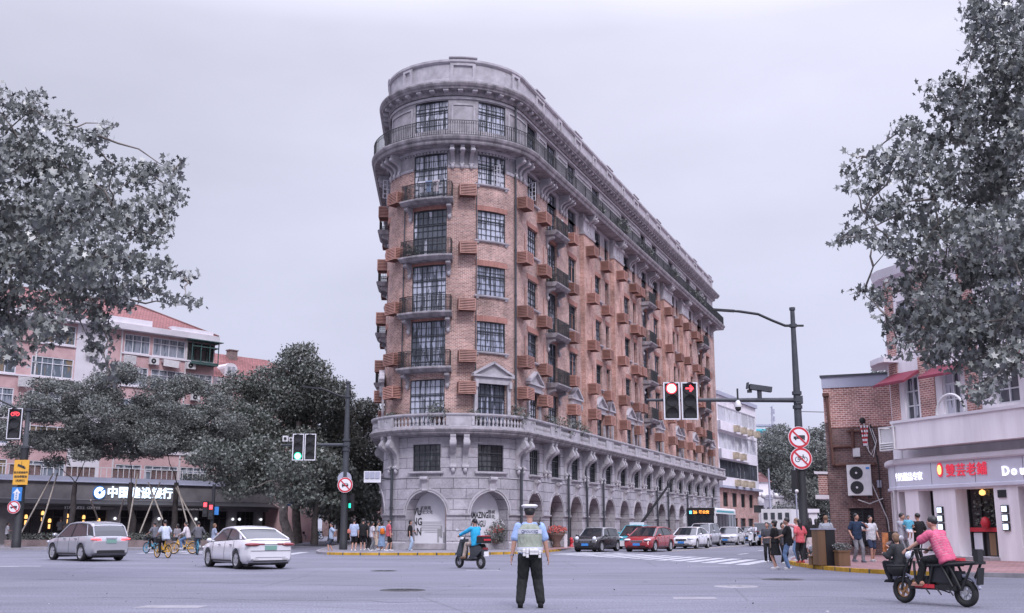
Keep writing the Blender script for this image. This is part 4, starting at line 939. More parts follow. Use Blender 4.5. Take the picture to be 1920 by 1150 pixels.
m = MB(); ring = [P(s, 0, 5.3) for s in [-60] + PODP.s[1:]]; far_ = [(ring[-1].x - 60, ring[-1].y, 5.3), (ring[0].x - 20, ring[0].y + 70, 5.3)]
m.add(ring + [Vector(f) for f in far_], [tuple(range(len(ring) + 2))]); bk(m, 'terrace', 'podium')
m = MB()
for s in [x * .5 for x in range(-60, 10)]:
    m.box(P(s, .1, 5.95), (.05, .05, .8), rz=rot(s))
band(m, [(.07, 6.3), (.13, 6.3), (.13, 6.36), (.07, 6.36)], -30, 5); bk(m, 'terrace_railing', 'white_metal')
for a, b in ((-14, -11.5), (-9.5, -7.0), (-5.5, -3.0), (-2, .5), (-20, -17)): m = MB(); band(m, [(.0, 5.5), (.05, 5.5), (.05, 6.3), (0, 6.3)], a, b); bk(m, 'terrace_screen', 'brick_old')
c = MB(); rn = random.Random(5); leaves(c, [P(rn.uniform(1.0, 15), rn.uniform(-.3, .35), rn.uniform(5.5, 6.1)) for _ in range(2600)], .15, LEAF4, rn); tag(c.build('terrace_hedge', 'leaf_dark'), 'dark hedge along the top of the bank ledge', 'hedge')
# signs
def sign_text(body, s, z, size, mt, parent, off, gap=None, bold=0.0, ext=.03, fw=1.0):
    """letters one by one along the current path"""
    if gap is None: return text('lettering', body, size, P(s, off, z), rot(s), mt, parent, ext, bold, fw=fw)
    for i, ch in enumerate(body):
        q = s + (i - (len(body) - 1) / 2) * gap
        if ch != ' ': text('lettering', ch, size, P(q, off, z), rot(q), mt, parent, ext, bold, fw=fw)
s0, s1 = -6.0, .35
BS = empty('bank_sign', P(-3, .4, 4.15), 0, 'lit bank sign with round blue emblem and white Chinese characters', 'sign')
sign_text('中国建设银行', -3.0, 4.25, .98, 'letter_glow', BS, .42, 1.0, .022, .04, 1.0)
e = P(-6.65, .40, 4.25); r = rot(-6.6); q = MB(); X = Matrix.Rotation(PI / 2, 3, 'X')
def disc(q, rad, y0, y1, n=28, m=0, cx=0, cz=0): q.tube([(cx, y0, cz), (cx, y1, cz)], rad, n, m, smooth=False)
disc(q, .56, 0, -.05); q.build('emblem_disc', 'sign_blue', BS, True, e, r)
q = MB(); n = 40; pr = []
for i in range(n + 1):
    a = R_(48) + (2 * PI - R_(20)) * i / n; pr.append(a)
for a, b in zip(pr, pr[1:]):
    f = []
    for t in (a, b):
        ca, sa = math.cos(t), math.sin(t); ri = .15 / max(abs(ca), abs(sa)) * 0 + .17 / (abs(math.cos(t)) + abs(math.sin(t))) ; f.append((Vector((ca * .47, -.08, sa * .47)), Vector((ca * ri, -.08, sa * ri))))
    q.quad(f[0][1], f[0][0], f[1][0], f[1][1])
q.build('emblem_ring', 'letter_glow', BS, True, e, r)
CS = empty('cafe_sign', P(-9, .92, 3.0), 0, 'small dim lettering of the cafe on the dark canopy edge', 'sign'); sign_text('STARBUCKS COFFEE', -8.2, 2.98, .30, 'letter_dim', CS, .86, .19, .006, .02)
m = MB(); band(m, [(.78, 2.85), (.84, 2.85), (.84, 3.13), (.78, 3.13)], -11, -5.5); m.build('backing', 'dark_trim', CS, True)
CS = empty('bank_name_sign', P(1.6, .92, 3.0), 0, 'small dim English bank lettering under the canopy', 'sign'); sign_text('China Construction Bank', 1.5, 2.98, .26, 'letter_dim', CS, .86, .125, .006, .02)
m = MB(); band(m, [(.78, 2.85), (.84, 2.85), (.84, 3.13), (.78, 3.13)], -.3, 3.4); m.build('backing', 'dark_trim', CS, True)
for s, z, mt in ((-13.4, 2.1, 'warm_light'), (-12.2, 2.2, 'warm_light'), (-10.9, 2.5, 'warm_light'), (-10.3, 1.9, 'warm_light'), (-8.9, 2.3, 'warm_light'), (-7.5, 2.2, 'warm_light'), (-6.2, 1.95, 'warm_light'), (-14.6, 2.0, 'warm_light')):
    q = MB(); q.lathe([(.03, .22), (.10, .18), (.13, -.02), (.1, -.1)], P(s, -.22, z), 10); q.box(P(s, -.24, z - .4), (.16, .03, .35), rz=rot(s)); bk(q, 'cafe_lamp', 'warm_light')
for s in (-5.0, -1.0, 2.55, 6.3, 7.0, 9.6): q = MB(); q.ball(P(s, .18, 2.15), .13); q.box(P(s, .06, 2.15), (.08, .16, .08), rz=rot(s)); bk(q, 'wall_lamp', ['glow_white'])
# pink flats behind the terrace
FL = Poly([base - d0 * 60 - nn * 1.2, base + d0 * 4.3 - nn * 1.2], -60); CUR = FL
FZ = [16.5 - 2.85 * k for k in range(5)]
cols5 = [(-3.43, 2.4, 3), (-.35, 3.2, 4), (2.85, 2.7, 4), (-10.75, 3.5, 4), (-15.0, 2.6, 3), (-18.6, 3.2, 4), (-22.6, 2.6, 3), (-27, 3.2, 4), (-31, 2.6, 3)]
ops = [(c - w_ / 2, c + w_ / 2, z, z + 1.65) for c, w_, n in cols5 for z in FZ]
m = MB(); wall(m, -60, FL.s[-1], 5.3, 18.4, ops, 0, .2); bk(m, 'wall', 'pink_render')
for c, w_, n in cols5:
    for z in FZ:
        g = 'green_frame' if (c == 2.85 and z == 16.5) else 'white_frame'; win(BK, c, z, w_, 1.65, n, 2, g, 'pane_dark' if g == 'green_frame' else 'pane_pale', .06)
m = MB(); band(m, [(.0, 5.3), (.05, 5.3), (.05, 18.4), (0, 18.4)], -8.9, -6.1); bk(m, 'stair_panel', 'white_render')
for z in FZ: m = MB(); band(m, [(0, z - .16), (.14, z - .16), (.14, z - .03), (0, z - .03)], -60, -8.95); band(m, [(0, z - .16), (.14, z - .16), (.14, z - .03), (0, z - .03)], -4.9, 4.3); bk(m, 'window_sill', 'white_render')
m = MB(); band(m, [(-.2, 18.4), (.75, 18.4), (.8, 18.9), (-.2, 18.95)], -60, FL.s[-1] + .0); bk(m, 'eaves', 'white_render')
p0, p1 = P(-60, .5, 18.95), P(FL.s[-1], .5, 18.95); bk3 = Vector((nn.x, nn.y, 0)) * 12.5; al = Vector((d0.x, d0.y, 0))
r0, r1 = p0 - bk3 * .5 + al * 5 + Vector((0, 0, 3.1)), p1 - bk3 * .5 - al * 5 + Vector((0, 0, 3.1))
m = MB(); L5 = (p1 - p0).length; m.quad(p0, p1, r1, r0, 0, [(0, 0), (L5, 0), (L5 - 5, 7.5), (5, 7.5)]); m.quad(p0 - bk3, p1 - bk3, r1, r0, 0, [(0, 0), (L5, 0), (L5 - 5, 7.5), (5, 7.5)]); m.add([p1, p1 - bk3, r1], [(0, 1, 2)], 0, [[(0, 0), (12.5, 0), (6, 6)]]); bk(m, 'roof', 'roof_tile')
m = MB()
for a, b in ((p1, r1), (p1 - bk3, r1), (r0, r1)): m.tube([a, b], .12, 6)
bk(m, 'ridge_tiles', 'roof_tile')
q0, q1 = P(FL.s[-1], 0, 0), P(FL.s[-1], -12, 0); m = MB(); m.quad((q0.x, q0.y, 5.3), (q1.x, q1.y, 5.3), (q1.x, q1.y, 18.4), (q0.x, q0.y, 18.4)); bk(m, 'gable_wall', 'pink_render')
for s, z in ((-7.6, 15.7), (-4.2, 15.4), (-13, 12.6), (.0, 12.4)):
    q = MB(); q.box((0, -.25, .4), (1.15, .06, .8)); [q.box((0, -.29, .08 + i * .11), (1.15, .03, .05)) for i in range(7)]; q.build('louvre_screen', 'white_metal', BK, True, P(s, .12, z), rot(s))
split_unit(BK, 1.7, 15.62, .2); split_unit(BK, -11, 12.7, .2)
q = MB(); q.box((0, -.3, .35), (1.7, .5, .06)); q.box((-.1, -.6, .12), (1.5, .03, .62), ry=.05); q.build('drying_rack', 'white_metal', BK, True, P(-.3, .05, 15.75), rot(0))
# corner loggia, dark green
q = MB()
for x in (-1.35, -.45, .45, 1.35): q.box((x, -.75, .95), (.07, .07, 1.9))
for z in (.0, 1.45, 1.9): q.box((0, -.75, z), (2.76, .09, .09)); q.box((1.35, -.37, z), (.09, .75, .09))
q.box((0, -.45, 1.99), (3.3, 1.3, .07)); q.box((0, -.38, -.12), (2.8, .8, .16)); q.build('loggia', 'green_frame', BK, True, P(2.9, 0, 16.3), rot(0))
# second, lower block with dormer and chimney
L2 = Poly([base + d0 * 4.3 - nn * 2.2, base + d0 * 17 - nn * 2.2], 4.3); CUR = L2
SB = empty('pink_rear_block', (-24, 100, 5.3), 0, 'lower pink block with dormer and brick chimney behind the street trees', 'building')
ops = [(c - 1.1, c + 1.1, z, z + 1.5) for c in (5.9, 9.0, 12.2, 15.3) for z in (12.6, 9.75, 6.9)]
m = MB(); wall(m, 4.3, 17, 0, 15.0, ops, 0, .2); m.build('wall', 'pink_render', SB, True)
for a, b, c_, d_ in ops: win(SB, (a + b) / 2, c_, 2.2, 1.5, 3, 2, dep=.06)
m = MB(); band(m, [(-.2, 14.6), (.5, 14.6), (.6, 15.3), (-.2, 15.35)], 4.3, 17.4); m.build('eaves', 'white_render', SB, True)
p0, p1 = P(4.3, .4, 15.35), P(17.4, .4, 15.35); bk3 = Vector((nn.x, nn.y, 0)) * 9; r0, r1 = p0 - bk3 * .5 + Vector((0, 0, 3.0)), p1 - bk3 * .5 - al * 4 + Vector((0, 0, 3.0))
m = MB(); m.quad(p0, p1, r1, r0, 0, [(0, 0), (13, 0), (9, 5), (0, 5)]); m.add([p1, p1 - bk3, r1], [(0, 1, 2)], 0, [[(0, 0), (9, 0), (4.5, 5)]]); m.quad(p0 - bk3, p1 - bk3, r1, r0, 0, [(0, 0), (13, 0), (9, 5), (0, 5)]); m.build('roof', 'roof_tile', SB, True)
q = MB(); X = Matrix(((1, 0, 0, 0), (0, 0, 1, 0), (0, 1, 0, 0), (0, 0, 0, 1)))
pr = [(-.7, 0), (.7, 0), (.7, .9)] + [(.7 * math.cos(PI * i / 8), .9 + .55 * math.sin(PI * i / 8)) for i in range(1, 8)] + [(-.7, .9)]
q.prism(pr, 0, 2.2, 0, X); dm = q.build('dormer', 'white_render', SB, True, P(6.7, .1, 15.4), rot(7)); q = MB(); q.box((0, -.03, .65), (.8, .04, .9)); q.box((0, -.06, .65), (.06, .04, .9), m=1); q.build('window', ['pane_pale', 'white_frame'], dm)
q = MB(); q.box((0, 0, .9), (.9, .6, 1.8)); q.box((0, 0, 1.84), (1.05, .75, .1)); q.build('chimney', 'brick_old', SB, True, P(8.9, -3.5, 16.9), rot(8))
# ---- brick side building on the right
CUR = Poly([(15.7 + .37 * 9, 53.6 + .93 * 9), (15.7, 53.6), (15.7 + .925 * 6, 53.6 - .38 * 6)], -9)
BB = empty('brick_building', (15.7, 53.6, .13), 0, 'flat-roofed brick side building with blank wall, pipes and grey parapet', 'building')
def bb(m, n, mt): return m.build(n, mt, BB, True)
m = MB(); wall(m, -9, 6, 0, 6.55, [(.85, 2.05, .5, 2.35)], 0, .15); bb(m, 'lower_wall', 'brick_old')
m = MB(); wall(m, -9, 6, 6.55, 8.3, [], .012, .1); bb(m, 'upper_wall', 'brick_side')
m = MB(); band(m, [(0, 6.3), (.03, 6.3), (.03, 6.62), (0, 6.62)], .25, 6); bb(m, 'soldier_course', 'brick_side')
m = MB(); band(m, [(-.2, 8.3), (.05, 8.3), (.05, 8.85), (-.2, 8.85)], -9, 6); bb(m, 'parapet', 'grey_band')
m = MB(); band(m, [(-.3, 8.85), (.12, 8.85), (.12, 8.95), (-.3, 8.95)], -9, 6); bb(m, 'coping', 'iron_grey')
m = MB(); ring = [P(-9, 0, 8.8), P(0, 0, 8.8), P(6, 0, 8.8), (25, 58, 8.8)]; m.add(ring, [(0, 1, 2, 3)]); bb(m, 'roof', 'grey_band')
m = MB(); m.box(P(1.45, -.14, 1.42), (1.22, .02, 1.9), rz=rot(1))
for i in range(12): m.box(P(1.45, -.1, .6 + i * .15), (1.2, .05, .06), rz=rot(1), rx=.5)
m.box(P(1.45, -.1, 1.42), (.06, .08, 1.84), rz=rot(1)); bb(m, 'louvred_vent', 'dark_metal')
for pts in ([(.28, .12, 7.9), (.42, .12, 4.5), (.45, .12, 4.45)], [(.45, .12, 4.45), (2.3, .12, 4.45)], [(.42, .1, 5.35), (1.35, .1, 5.35)], [(1.38, .1, 5.3), (1.38, .1, 6.15)], [(1.2, .1, 6.1), (1.75, .1, 6.1)]):
    m = MB(); m.tube([P(*p) for p in pts], .075, 8); [m.tube([P(p[0], p[1], p[2] - .05), P(p[0], p[1], p[2] + .05)], .1, 8) for p in pts]; bb(m, 'rusty_pipe', 'rust_pipe')
m = MB(); m.box(P(.25, .12, 7.95), (.3, .25, .16), rz=rot(1)); bb(m, 'rainwater_head', 'rust_pipe')
m = MB(); m.box(P(1.5, .08, 5.05), (.34, .14, .42), rz=rot(1)); bb(m, 'junction_box', 'white_metal')
m = MB(); m.box(P(2.45, .08, 3.5), (.2, .12, .34), rz=rot(1)); bb(m, 'junction_box', 'grey_band')
for pts, r in (([(1.95, .12, 6.5), (2.0, .14, 5.4), (2.25, .2, 4.9), (2.45, .15, 5.4), (2.2, .12, 6.3)], .02), ([(2.0, .12, 6.4), (2.15, .2, 5.1), (2.35, .2, 4.8), (2.5, .15, 5.6), (2.3, .12, 6.2)], .02), ([(2.25, .12, 6.4), (2.5, .12, 4.4), (2.5, .12, 2.9), (2.65, .12, 2.2), (2.75, .12, .8)], .03), ([(1.6, .3, 2.75), (2.1, .3, 2.55), (2.6, .12, 2.8)], .025), ([(2.1, .3, 4.0), (2.3, .3, 3.4), (2.4, .25, 3.0), (2.75, .12, 1.8), (2.8, .12, .9)], .025)):
    m = MB(); L_ = [P(*p) for p in pts]; m.tube(L_, r, 6); bb(m, 'cable', 'white_metal' if r < .03 else 'iron')
for i, x in enumerate((1.85, 2.0, 2.14)):
    m = MB()
    for k in range(9): m.tube([P(x + .01 * k * (1 - i), .16, 6.35 - k * .11), P(x + .01 * (k + 1) * (1 - i), .16, 6.24 - k * .11)], .04, 7, m=k % 2)
    bb(m, 'striped_sleeve', ['sign_white', 'letter_red' if 0 else 'sign_red'])
m = MB(); m.ball(P(1.9, .12, 6.6), (.16, .1, .16)); bb(m, 'cable_coil', 'black')
for s_, z0, z1 in ((-1.0, 2.9, 4.0),):
    m = MB(); band(m, [(0, z0 + .12), (.45, z0 + .12), (.45, z1), (0, z1)], -1.9, -.1); bb(m, 'bay_box', 'brick_side'); m = MB(); band(m, [(0, z0 - .1), (.6, z0 - .1), (.6, z0 + .1), (0, z0 + .1)], -2.1, .0); bb(m, 'bay_slab', 'white_render'); m = MB(); band(m, [(0, z1 + .02), (.6, z1 + .02), (.6, z1 + .14), (0, z1 + .14)], -2.1, .0); bb(m, 'bay_slab', 'white_render')
AC = empty('outdoor_unit', P(1.55, .05, 2.95), rot(1), 'large white outdoor air-conditioning unit with two stacked fans on the brick wall', 'air conditioner')
m = MB(); m.box((0, -.22, .74), (1.12, .42, 1.48)); m.build('casing', 'white_metal', AC)
for z in (.38, 1.08):
    m = MB(); m.tube([(-.12, -.435, z), (-.12, -.45, z)], .31, 24); m.build('fan_grille', 'dark_metal', AC); m = MB(); m.tube([(-.12, -.45, z), (-.12, -.47, z)], .055, 10)
    m.build('fan_hub', 'white_metal', AC)
    m = MB()
    for k in range(12): a = 2 * PI * k / 12; m.tube([(-.12 + .07 * math.cos(a), -.46, z + .07 * math.sin(a)), (-.12 + .3 * math.cos(a), -.46, z + .3 * math.sin(a))], .006, 4)
    m.build('fan_guard', 'pole_grey', AC)
m = MB(); m.box((.42, -.435, 1.3), (.17, .01, .1)); m.build('badge', 'sign_blue', AC)
m = MB(); [m.box((x, -.25, -.06), (.06, .5, .1)) for x in (-.4, .4)]; m.build('bracket', 'dark_metal', AC)
# ---- cream corner shop
CUR = Poly([(24.5, 56), (20.6, 54.4), (18.7, 52.8), (17.95, 51.3), (17.62, 50.1), (17.53, 48.9), (20.2, 42.0), (25.5, 28.3)], 0); S0 = CUR.s[5] - .6; CUR.s = [x - S0 for x in CUR.s]
SH = empty('corner_shop_building', (17.6, 49.5, .13), 0, 'cream rendered corner building with grey shop fascia, curved balcony band and red awnings', 'building')
def sh(m, n, mt): return m.build(n, mt, SH, True)
a0, a1 = CUR.s[0], CUR.s[-1]
ops = [(.35, .9, .3, 3.0), (1.75, 2.65, .3, 3.0), (3.95, 6.05, .25, 3.0), (7.3, 9.6, .6, 3.0), (10.4, 13, .6, 3.0), (-1.6, -.5, .3, 3.0)]
m = MB(); wall(m, a0, a1, 0, 3.1, ops, 0, .7); sh(m, 'ground_wall', 'cream_render')
up = [(.6, 1.5, 6.2, 8.2), (3.0, 4.1, 6.2, 8.3), (6.0, 7.2, 6.4, 8.2), (.5, 1.5, 9.8, 11.8), (3.2, 4.4, 9.8, 11.8), (6.2, 7.6, 9.8, 11.8), (-1.5, -.6, 6.2, 8.2), (-1.5, -.6, 9.8, 11.8), (9.5, 11, 6.4, 8.3), (9.5, 11, 9.8, 11.8)]
SHP = CUR; CUR = Poly([(25.5, 58.0), (19.6, 53.0), (18.4, 51.6), (17.85, 50.3), (17.87, 49.55), (20.77, 42.06), (26.07, 28.36)], 0); S1 = CUR.s[4]; CUR.s = [x - S1 for x in CUR.s]; u0, u1 = CUR.s[0], CUR.s[-1]
m = MB(); wall(m, u0, u1, 4.3, 13.2, up, 0, .25); sh(m, 'upper_wall', 'cream_render')
for a, b, c_, d_ in up: win(SH, (a + b) / 2, c_, b - a, d_ - c_, 2, 3, 'white_frame', 'pane', .15)
m = MB(); 
for a, b in ((-.45, .3), (1.65, 2.6), (4.4, 5.2)): band(m, [(0, 6.1), (.04, 6.1), (.04, 9.0), (0, 9.0)], a, b); band(m, [(0, 9.3), (.04, 9.3), (.04, 12.9), (0, 12.9)], a, b)
sh(m, 'brick_strip', 'brick_side')
m = MB(); band(m, [(-.2, 8.95), (.75, 8.95), (.75, 9.2), (-.2, 9.2)], -2.2, .4); sh(m, 'white_ledge', 'white_render'); m = MB(); band(m, [(-.2, 13.0), (.4, 13.0), (.5, 13.4), (-.2, 13.4)], u0, u1); sh(m, 'roof_ledge', 'white_render')
for a, b in ((-.4, 1.7), (2.6, 4.6), (5.6, 7.6), (9, 11.4)): m = MB(); band(m, [(.02, 8.45), (.85, 7.95), (.85, 7.83), (.02, 8.3)], a, b); sh(m, 'awning', 'awning_red')
CUR = SHP
m = MB(); band(m, [(-.1, 3.08), (.12, 3.08), (.12, 3.2), (.05, 3.24), (.05, 4.2), (-.1, 4.2)], a0, a1); sh(m, 'fascia', 'fascia_grey')
m = MB(); band(m, [(-.75, 4.2), (.16, 4.2), (.2, 4.26), (.2, 4.42), (.12, 4.46), (-.75, 4.46)], a0, a1); sh(m, 'fascia_cornice', 'white_render')
m = MB(); band(m, [(-.7, 4.85), (.55, 4.85), (.55, 6.0), (-.7, 6.0)], 1.2, a1); sh(m, 'balcony_band', 'cream_render')
m = MB(); band(m, [(-.7, 6.0), (.62, 6.0), (.62, 6.12), (-.7, 6.12)], 1.1, a1); sh(m, 'balcony_coping', 'white_render')
for a, b, c_, d_ in ops:
    m = MB(); m.quad(P(a, -.65, c_), P(b, -.65, c_), P(b, -.65, d_), P(a, -.65, d_)); g = sh(m, 'shop_window', 'glass_shop'); m = MB()
    for i in range(4 if b - a > 1 else 3): q = a + (b - a) * i / (3 if b - a > 1 else 2); q = min(max(q, a + .03), b - .03); band(m, [(-.63, c_), (-.57, c_), (-.57, d_), (-.63, d_)], q - .03, q + .03)
    m.build('mullion', 'dark_metal', g, True)
for a in (0.2, 2.7, 5.2, 7.7): m = MB(); band(m, [(.05, 3.26), (.056, 3.26), (.056, 4.18), (.05, 4.18)], a, a + .02); sh(m, 'fascia_joint', 'pole_grey')
for s_, z_, w_, h_ in ((4.35, .5, .5, .7), (5.85, .6, .3, .5), (7.9, .7, .5, .8), (8.8, .7, .6, 1.1), (1.95, .4, .35, .8)): m = MB(); m.box(P(s_, -.62, z_ + h_ / 2), (w_, .02, h_), rz=rot(s_)); sh(m, 'window_poster', ('poster', 'terracotta', 'sign_yellow', 'poster', 'flower_red')[int(s_ * 7) % 5])
m = MB(); band(m, [(-.56, 1.25), (-.53, 1.25), (-.53, 1.42), (-.56, 1.42)], 4.0, 6.0); sh(m, 'red_stripe', 'sign_red')
m = MB(); m.box(P(5.35, -.75, .75), (.8, .3, .9), rz=rot(5)); sh(m, 'display_chest', 'wood_brown')
m = MB(); rn = random.Random(2); leaves(m, [P(rn.uniform(4.3, 5.9), -.6 + .04, rn.uniform(1.5, 2.9)) for _ in range(160)], .13, LEAF4, rn); sh(m, 'window_greenery', 'leaf_dark')
for s_, z_ in ((4.9, 2.85), (5.7, 2.88)): m = MB(); m.lathe([(.02, .12), (.12, .06), (.13, -.06), (.05, -.12)], P(s_, -.5, z_), 10); sh(m, 'pendant_lamp', 'warm_light')
m = MB(); m.lathe([(.02, .26), (.14, .2), (.2, 0), (.14, -.2), (.02, -.26)], P(5.1, -.35, 1.6), 14); sh(m, 'red_lantern', 'sign_red')
m = MB(); m.box(P(6.5, .02, 2.75), (.42, .05, .3), rz=rot(6)); sh(m, 'plaque', 'dark_metal')
for s_ in (3.05, 6.6):
    for z_ in (2.15, 1.8, 1.45):
        m = MB(); m.box(P(s_, .04, z_), (.34, .08, .3), rz=rot(s_)); g = sh(m, 'lit_sign_box', 'dark_metal'); m = MB(); m.box(P(s_, .09, z_), (.25, .02, .22), rz=rot(s_)); m.build('face', 'letter_glow', g, True)
m = MB(); band(m, [(0, .13), (.5, .13), (.5, .25), (0, .25)], 3.9, 6.1); sh(m, 'doorstep', 'stone')
g = empty('louvred_ac_box', P(.75, .05, 4.85), rot(.8), 'white boxed air-conditioning unit at the left end of the balcony band', 'air conditioner', 'white AC boxes on the corner building')
def acbox(g):
    m = MB(); m.box((0, -.3, .5), (.86, .50, .9)); m.build('unit', 'white_metal', g); m = MB()
    for x in (-.46, .46):
        for y in (-.02, -.6): m.box((x, y, .5), (.06, .06, 1.04))
    for z in (0, 1.02): m.box((0, -.6, z), (.98, .05, .06)); m.box((-.46, -.3, z), (.06, .6, .06)); m.box((.46, -.3, z), (.06, .6, .06))
    for k in range(9): m.box((-.46, -.3, .1 + k * .1), (.04, .54, .05), ry=.4); m.box((0, -.6, .1 + k * .1), (.86, .04, .05), rx=-.4) if k < 3 else None
    m.build('frame', 'white_metal', g)
acbox(g)
g = empty('louvred_ac_box', P(7.6, .6, 7.2), rot(8), 'white boxed air-conditioning unit among the leaves above the balcony band', 'air conditioner', 'white AC boxes on the corner building'); acbox(g)
m = MB(); m.tube([(.8 * math.cos(PI * i / 14), 0, .8 * math.sin(PI * i / 14) - .45) for i in range(15)], .06, 8); m.build('round_sign_frame', 'white_metal', SH, True, P(4.6, .45, 6.6), rot(4))
for i, (x, r_) in enumerate(((-.05, 0),)): m = MB(); m.tube([P(.0, .1, .2), P(.0, .1, 3.1)], .06, 8); m.tube([P(.1, -.4, 4.5), P(.1, -.4, 13)], .07, 8); m.tube([P(-.2, -.42, 4.5), P(-.2, -.42, 13)], .05, 8); sh(m, 'downpipe', 'white_metal')
G = empty('shop_fascia_sign', P(1.2, .1, 3.7), 0, 'small white Chinese characters at the left end of the grey fascia', 'sign'); sign_text('牛奶甜品专家', 1.25, 3.62, .40, 'glow_white', G, .07, .31, 0, .012, .85)
G = empty('red_shop_sign', P(4.6, .1, 3.75), 0, 'lit red Chinese characters of the old shop on the grey fascia', 'sign'); sign_text('雙芸老鋪', 4.75, 3.76, .56, 'letter_red', G, .08, .58, .004, .02)
m = MB(); m.tube([(0, 0, 0), (0, -.05, 0)], .16, 18); o = m.build('oval_emblem', 'letter_red', G, True, P(3.28, .06, 3.85), (0, 0, rot(3))); o.scale = (1, 1, 1.9)
m = MB(); m.tube([(0, -.05, 0), (0, -.07, 0)], .11, 18); m.build('emblem_face', 'warm_light', o)
G = empty('latin_shop_sign', P(8, .1, 3.7), 0, 'lit white Latin lettering cut off at the edge of the photo', 'sign'); sign_text('Double', 7.9, 3.62, .52, 'glow_white', G, .08, .42, .012, .02)
# ---- white block with ribbon windows down the street
CUR = Poly([(20, 136), (25.9, 135), (34.6, 152), (40, 162.5)], 0); b0 = CUR.s[1]; CUR.s = [x - b0 for x in CUR.s]
RB = empty('ribbon_window_block', (26, 136, 0), 0, 'white five-storey block with ribbon windows and pink brick ground floors down the street', 'building')
def rb(m, n, mt): return m.build(n, mt, RB, True)
bands = [(14.8, 16.8), (11.25, 13.4), (7.75, 9.9)]
a0, a1 = CUR.s[0], 19.5
lo = [(1.5 + i * 4.2, 3.5 + i * 4.2, 4.0, 5.8) for i in range(4)] + [(1.2 + i * 4, 3.8 + i * 4, .3, 2.6) for i in range(4)]
m = MB(); wall(m, a0, a1, 0, 6.3, lo, 0, .3); rb(m, 'brick_base', 'brick_side')
for a, b, c_, d_ in lo: win(RB, (a + b) / 2, c_, b - a, d_ - c_, 3, 1, 'dark_metal', 'pane_dark', .2)
m = MB(); wall(m, a0, a1, 6.3, 18.4, [(.6, 19.2, z0, z1) for z0, z1 in bands], 0, .25); rb(m, 'upper_wall', 'white_render')
m = MB(); e = [P(a0, 0, 18.3), P(0, 0, 18.3), P(a1, 0, 18.3), (10, 165, 18.3)]; m.add(e, [(0, 1, 2, 3)]); rb(m, 'roof', 'white_render')
m = MB(); band(m, [(-.1, 18.0), (.3, 18.0), (.3, 18.5), (-.1, 18.5)], a0, a1); rb(m, 'ledge', 'grey_band'); m = MB(); band(m, [(-.1, 6.3), (.6, 6.3), (.6, 6.6), (-.1, 6.6)], a0, a1); rb(m, 'ledge', 'grey_band')
for z0, z1 in bands:
    for i in range(5): win(RB, 2.5 + i * 3.72, z0, 3.66, z1 - z0, 7, 1, 'white_frame' if z0 != 7.75 else 'iron_grey', 'pane', .12, t=.1)
    m = MB(); band(m, [(0, z0 - 1.25), (.5, z0 - 1.25), (.5, z0 - .08), (0, z0 - .08)], .2, 14); rb(m, 'balcony_band', 'white_render')
for z0, n in ((14.8, 4), (11.25, 2), (7.75, 3)):
    for i in range(n): q = MB(); q.box((0, -.3, .4), (1.1, .6, .85)); [q.box((0, -.62, .1 + k * .16), (1.05, .04, .07)) for k in range(5)]; q.build('ac_box', 'paint_cream', RB, True, P(5 + i * 3.4 + n * .4, .5, z0 - 1.1), rot(5))
m = MB(); [m.tube([P(s_, -.3, 18.4), P(s_, -.3, 19.2)], .04, 4) for s_ in (1, 4, 7, 10, 13)]; m.tube([P(1, -.3, 19.1), P(13, -.3, 19.1)], .03, 4); rb(m, 'roof_rail', 'white_metal')
CUR = Poly([(24.2, 131.5), (25.7, 134)], 0); m = MB(); m.box((24.9, 134.0, 10.5), (1.1, 1.1, 13), rz=.4); tag(m.build('stair_tower', 'grey_band'), 'narrow pale blue stair shaft between the apartment block and the white block', 'stair shaft')
# ---- small buildings at the end of the street
def house(name, px0, px1, pyt, Y, dep, lab, wallm, roofm, rh, wins_=(), zb=0, yaw=0.0):
    a, b = (px0 - 960) / 2043 * Y, (px1 - 960) / 2043 * Y; H_ = zat(pyt, Y); t = empty(name, ((a + b) / 2, Y, 0), yaw, lab, 'building'); W_ = (b - a) / 2
    q = MB(); q.box((0, dep / 2, H_ / 2), (2 * W_, dep, H_)); q.build('wall', wallm, t)
    q = MB()
    if rh > 0: q.add([(-W_ - .3, -.3, H_), (W_ + .3, -.3, H_), (W_ + .3, dep + .3, H_), (-W_ - .3, dep + .3, H_), (-W_ + rh, dep / 2, H_ + rh), (W_ - rh, dep / 2, H_ + rh)], [(0, 1, 5, 4), (1, 2, 5), (2, 3, 4, 5), (3, 0, 4), (3, 2, 1, 0)])
    else: q.box((0, dep / 2, H_ + .2), (2 * W_ + .4, dep + .4, .4))
    q.build('roof', roofm, t)
    for x, z, w_, h_ in wins_: q = MB(); q.box((x, -.02, z), (w_, .08, h_)); o = q.build('window', 'white_frame', t); q = MB(); q.box((x, -.07, z), (w_ * .8, .03, h_ * .86)); q.build('pane', 'pane_dark', o)
    return t
house('white_house', 1450, 1512, 934, 158, 10, 'white house with small dark windows at the end of the street', 'cream_render', 'white_render', 0, ((.3, 3.6, .9, 1.6), (1.9, 1.5, .9, 1.6), (-1.2, 3.6, .9, 1.5)), yaw=.15)
house('gabled_house', 1424, 1448, 905, 165, 8, 'small white house with pinkish pitched roof beside the white block', 'white_render', 'roof_tile', 1.6, ((0, 4, .9, 1.4), (0, 1.6, 1.2, 1.6)))
house('distant_block', 1408, 1460, 800, 230, 14, 'distant pale block with a teal awning above the trees', 'white_render', 'grey_band', 0, ((-1.6, 17.5, 1.6, 1.6), (1.4, 17.5, 1.6, 1.6)))
house('kiosk', 1518, 1534, 962, 118, 3, 'small white kiosk roof seen beside the round-sign pole', 'white_render', 'white_render', 0, ())
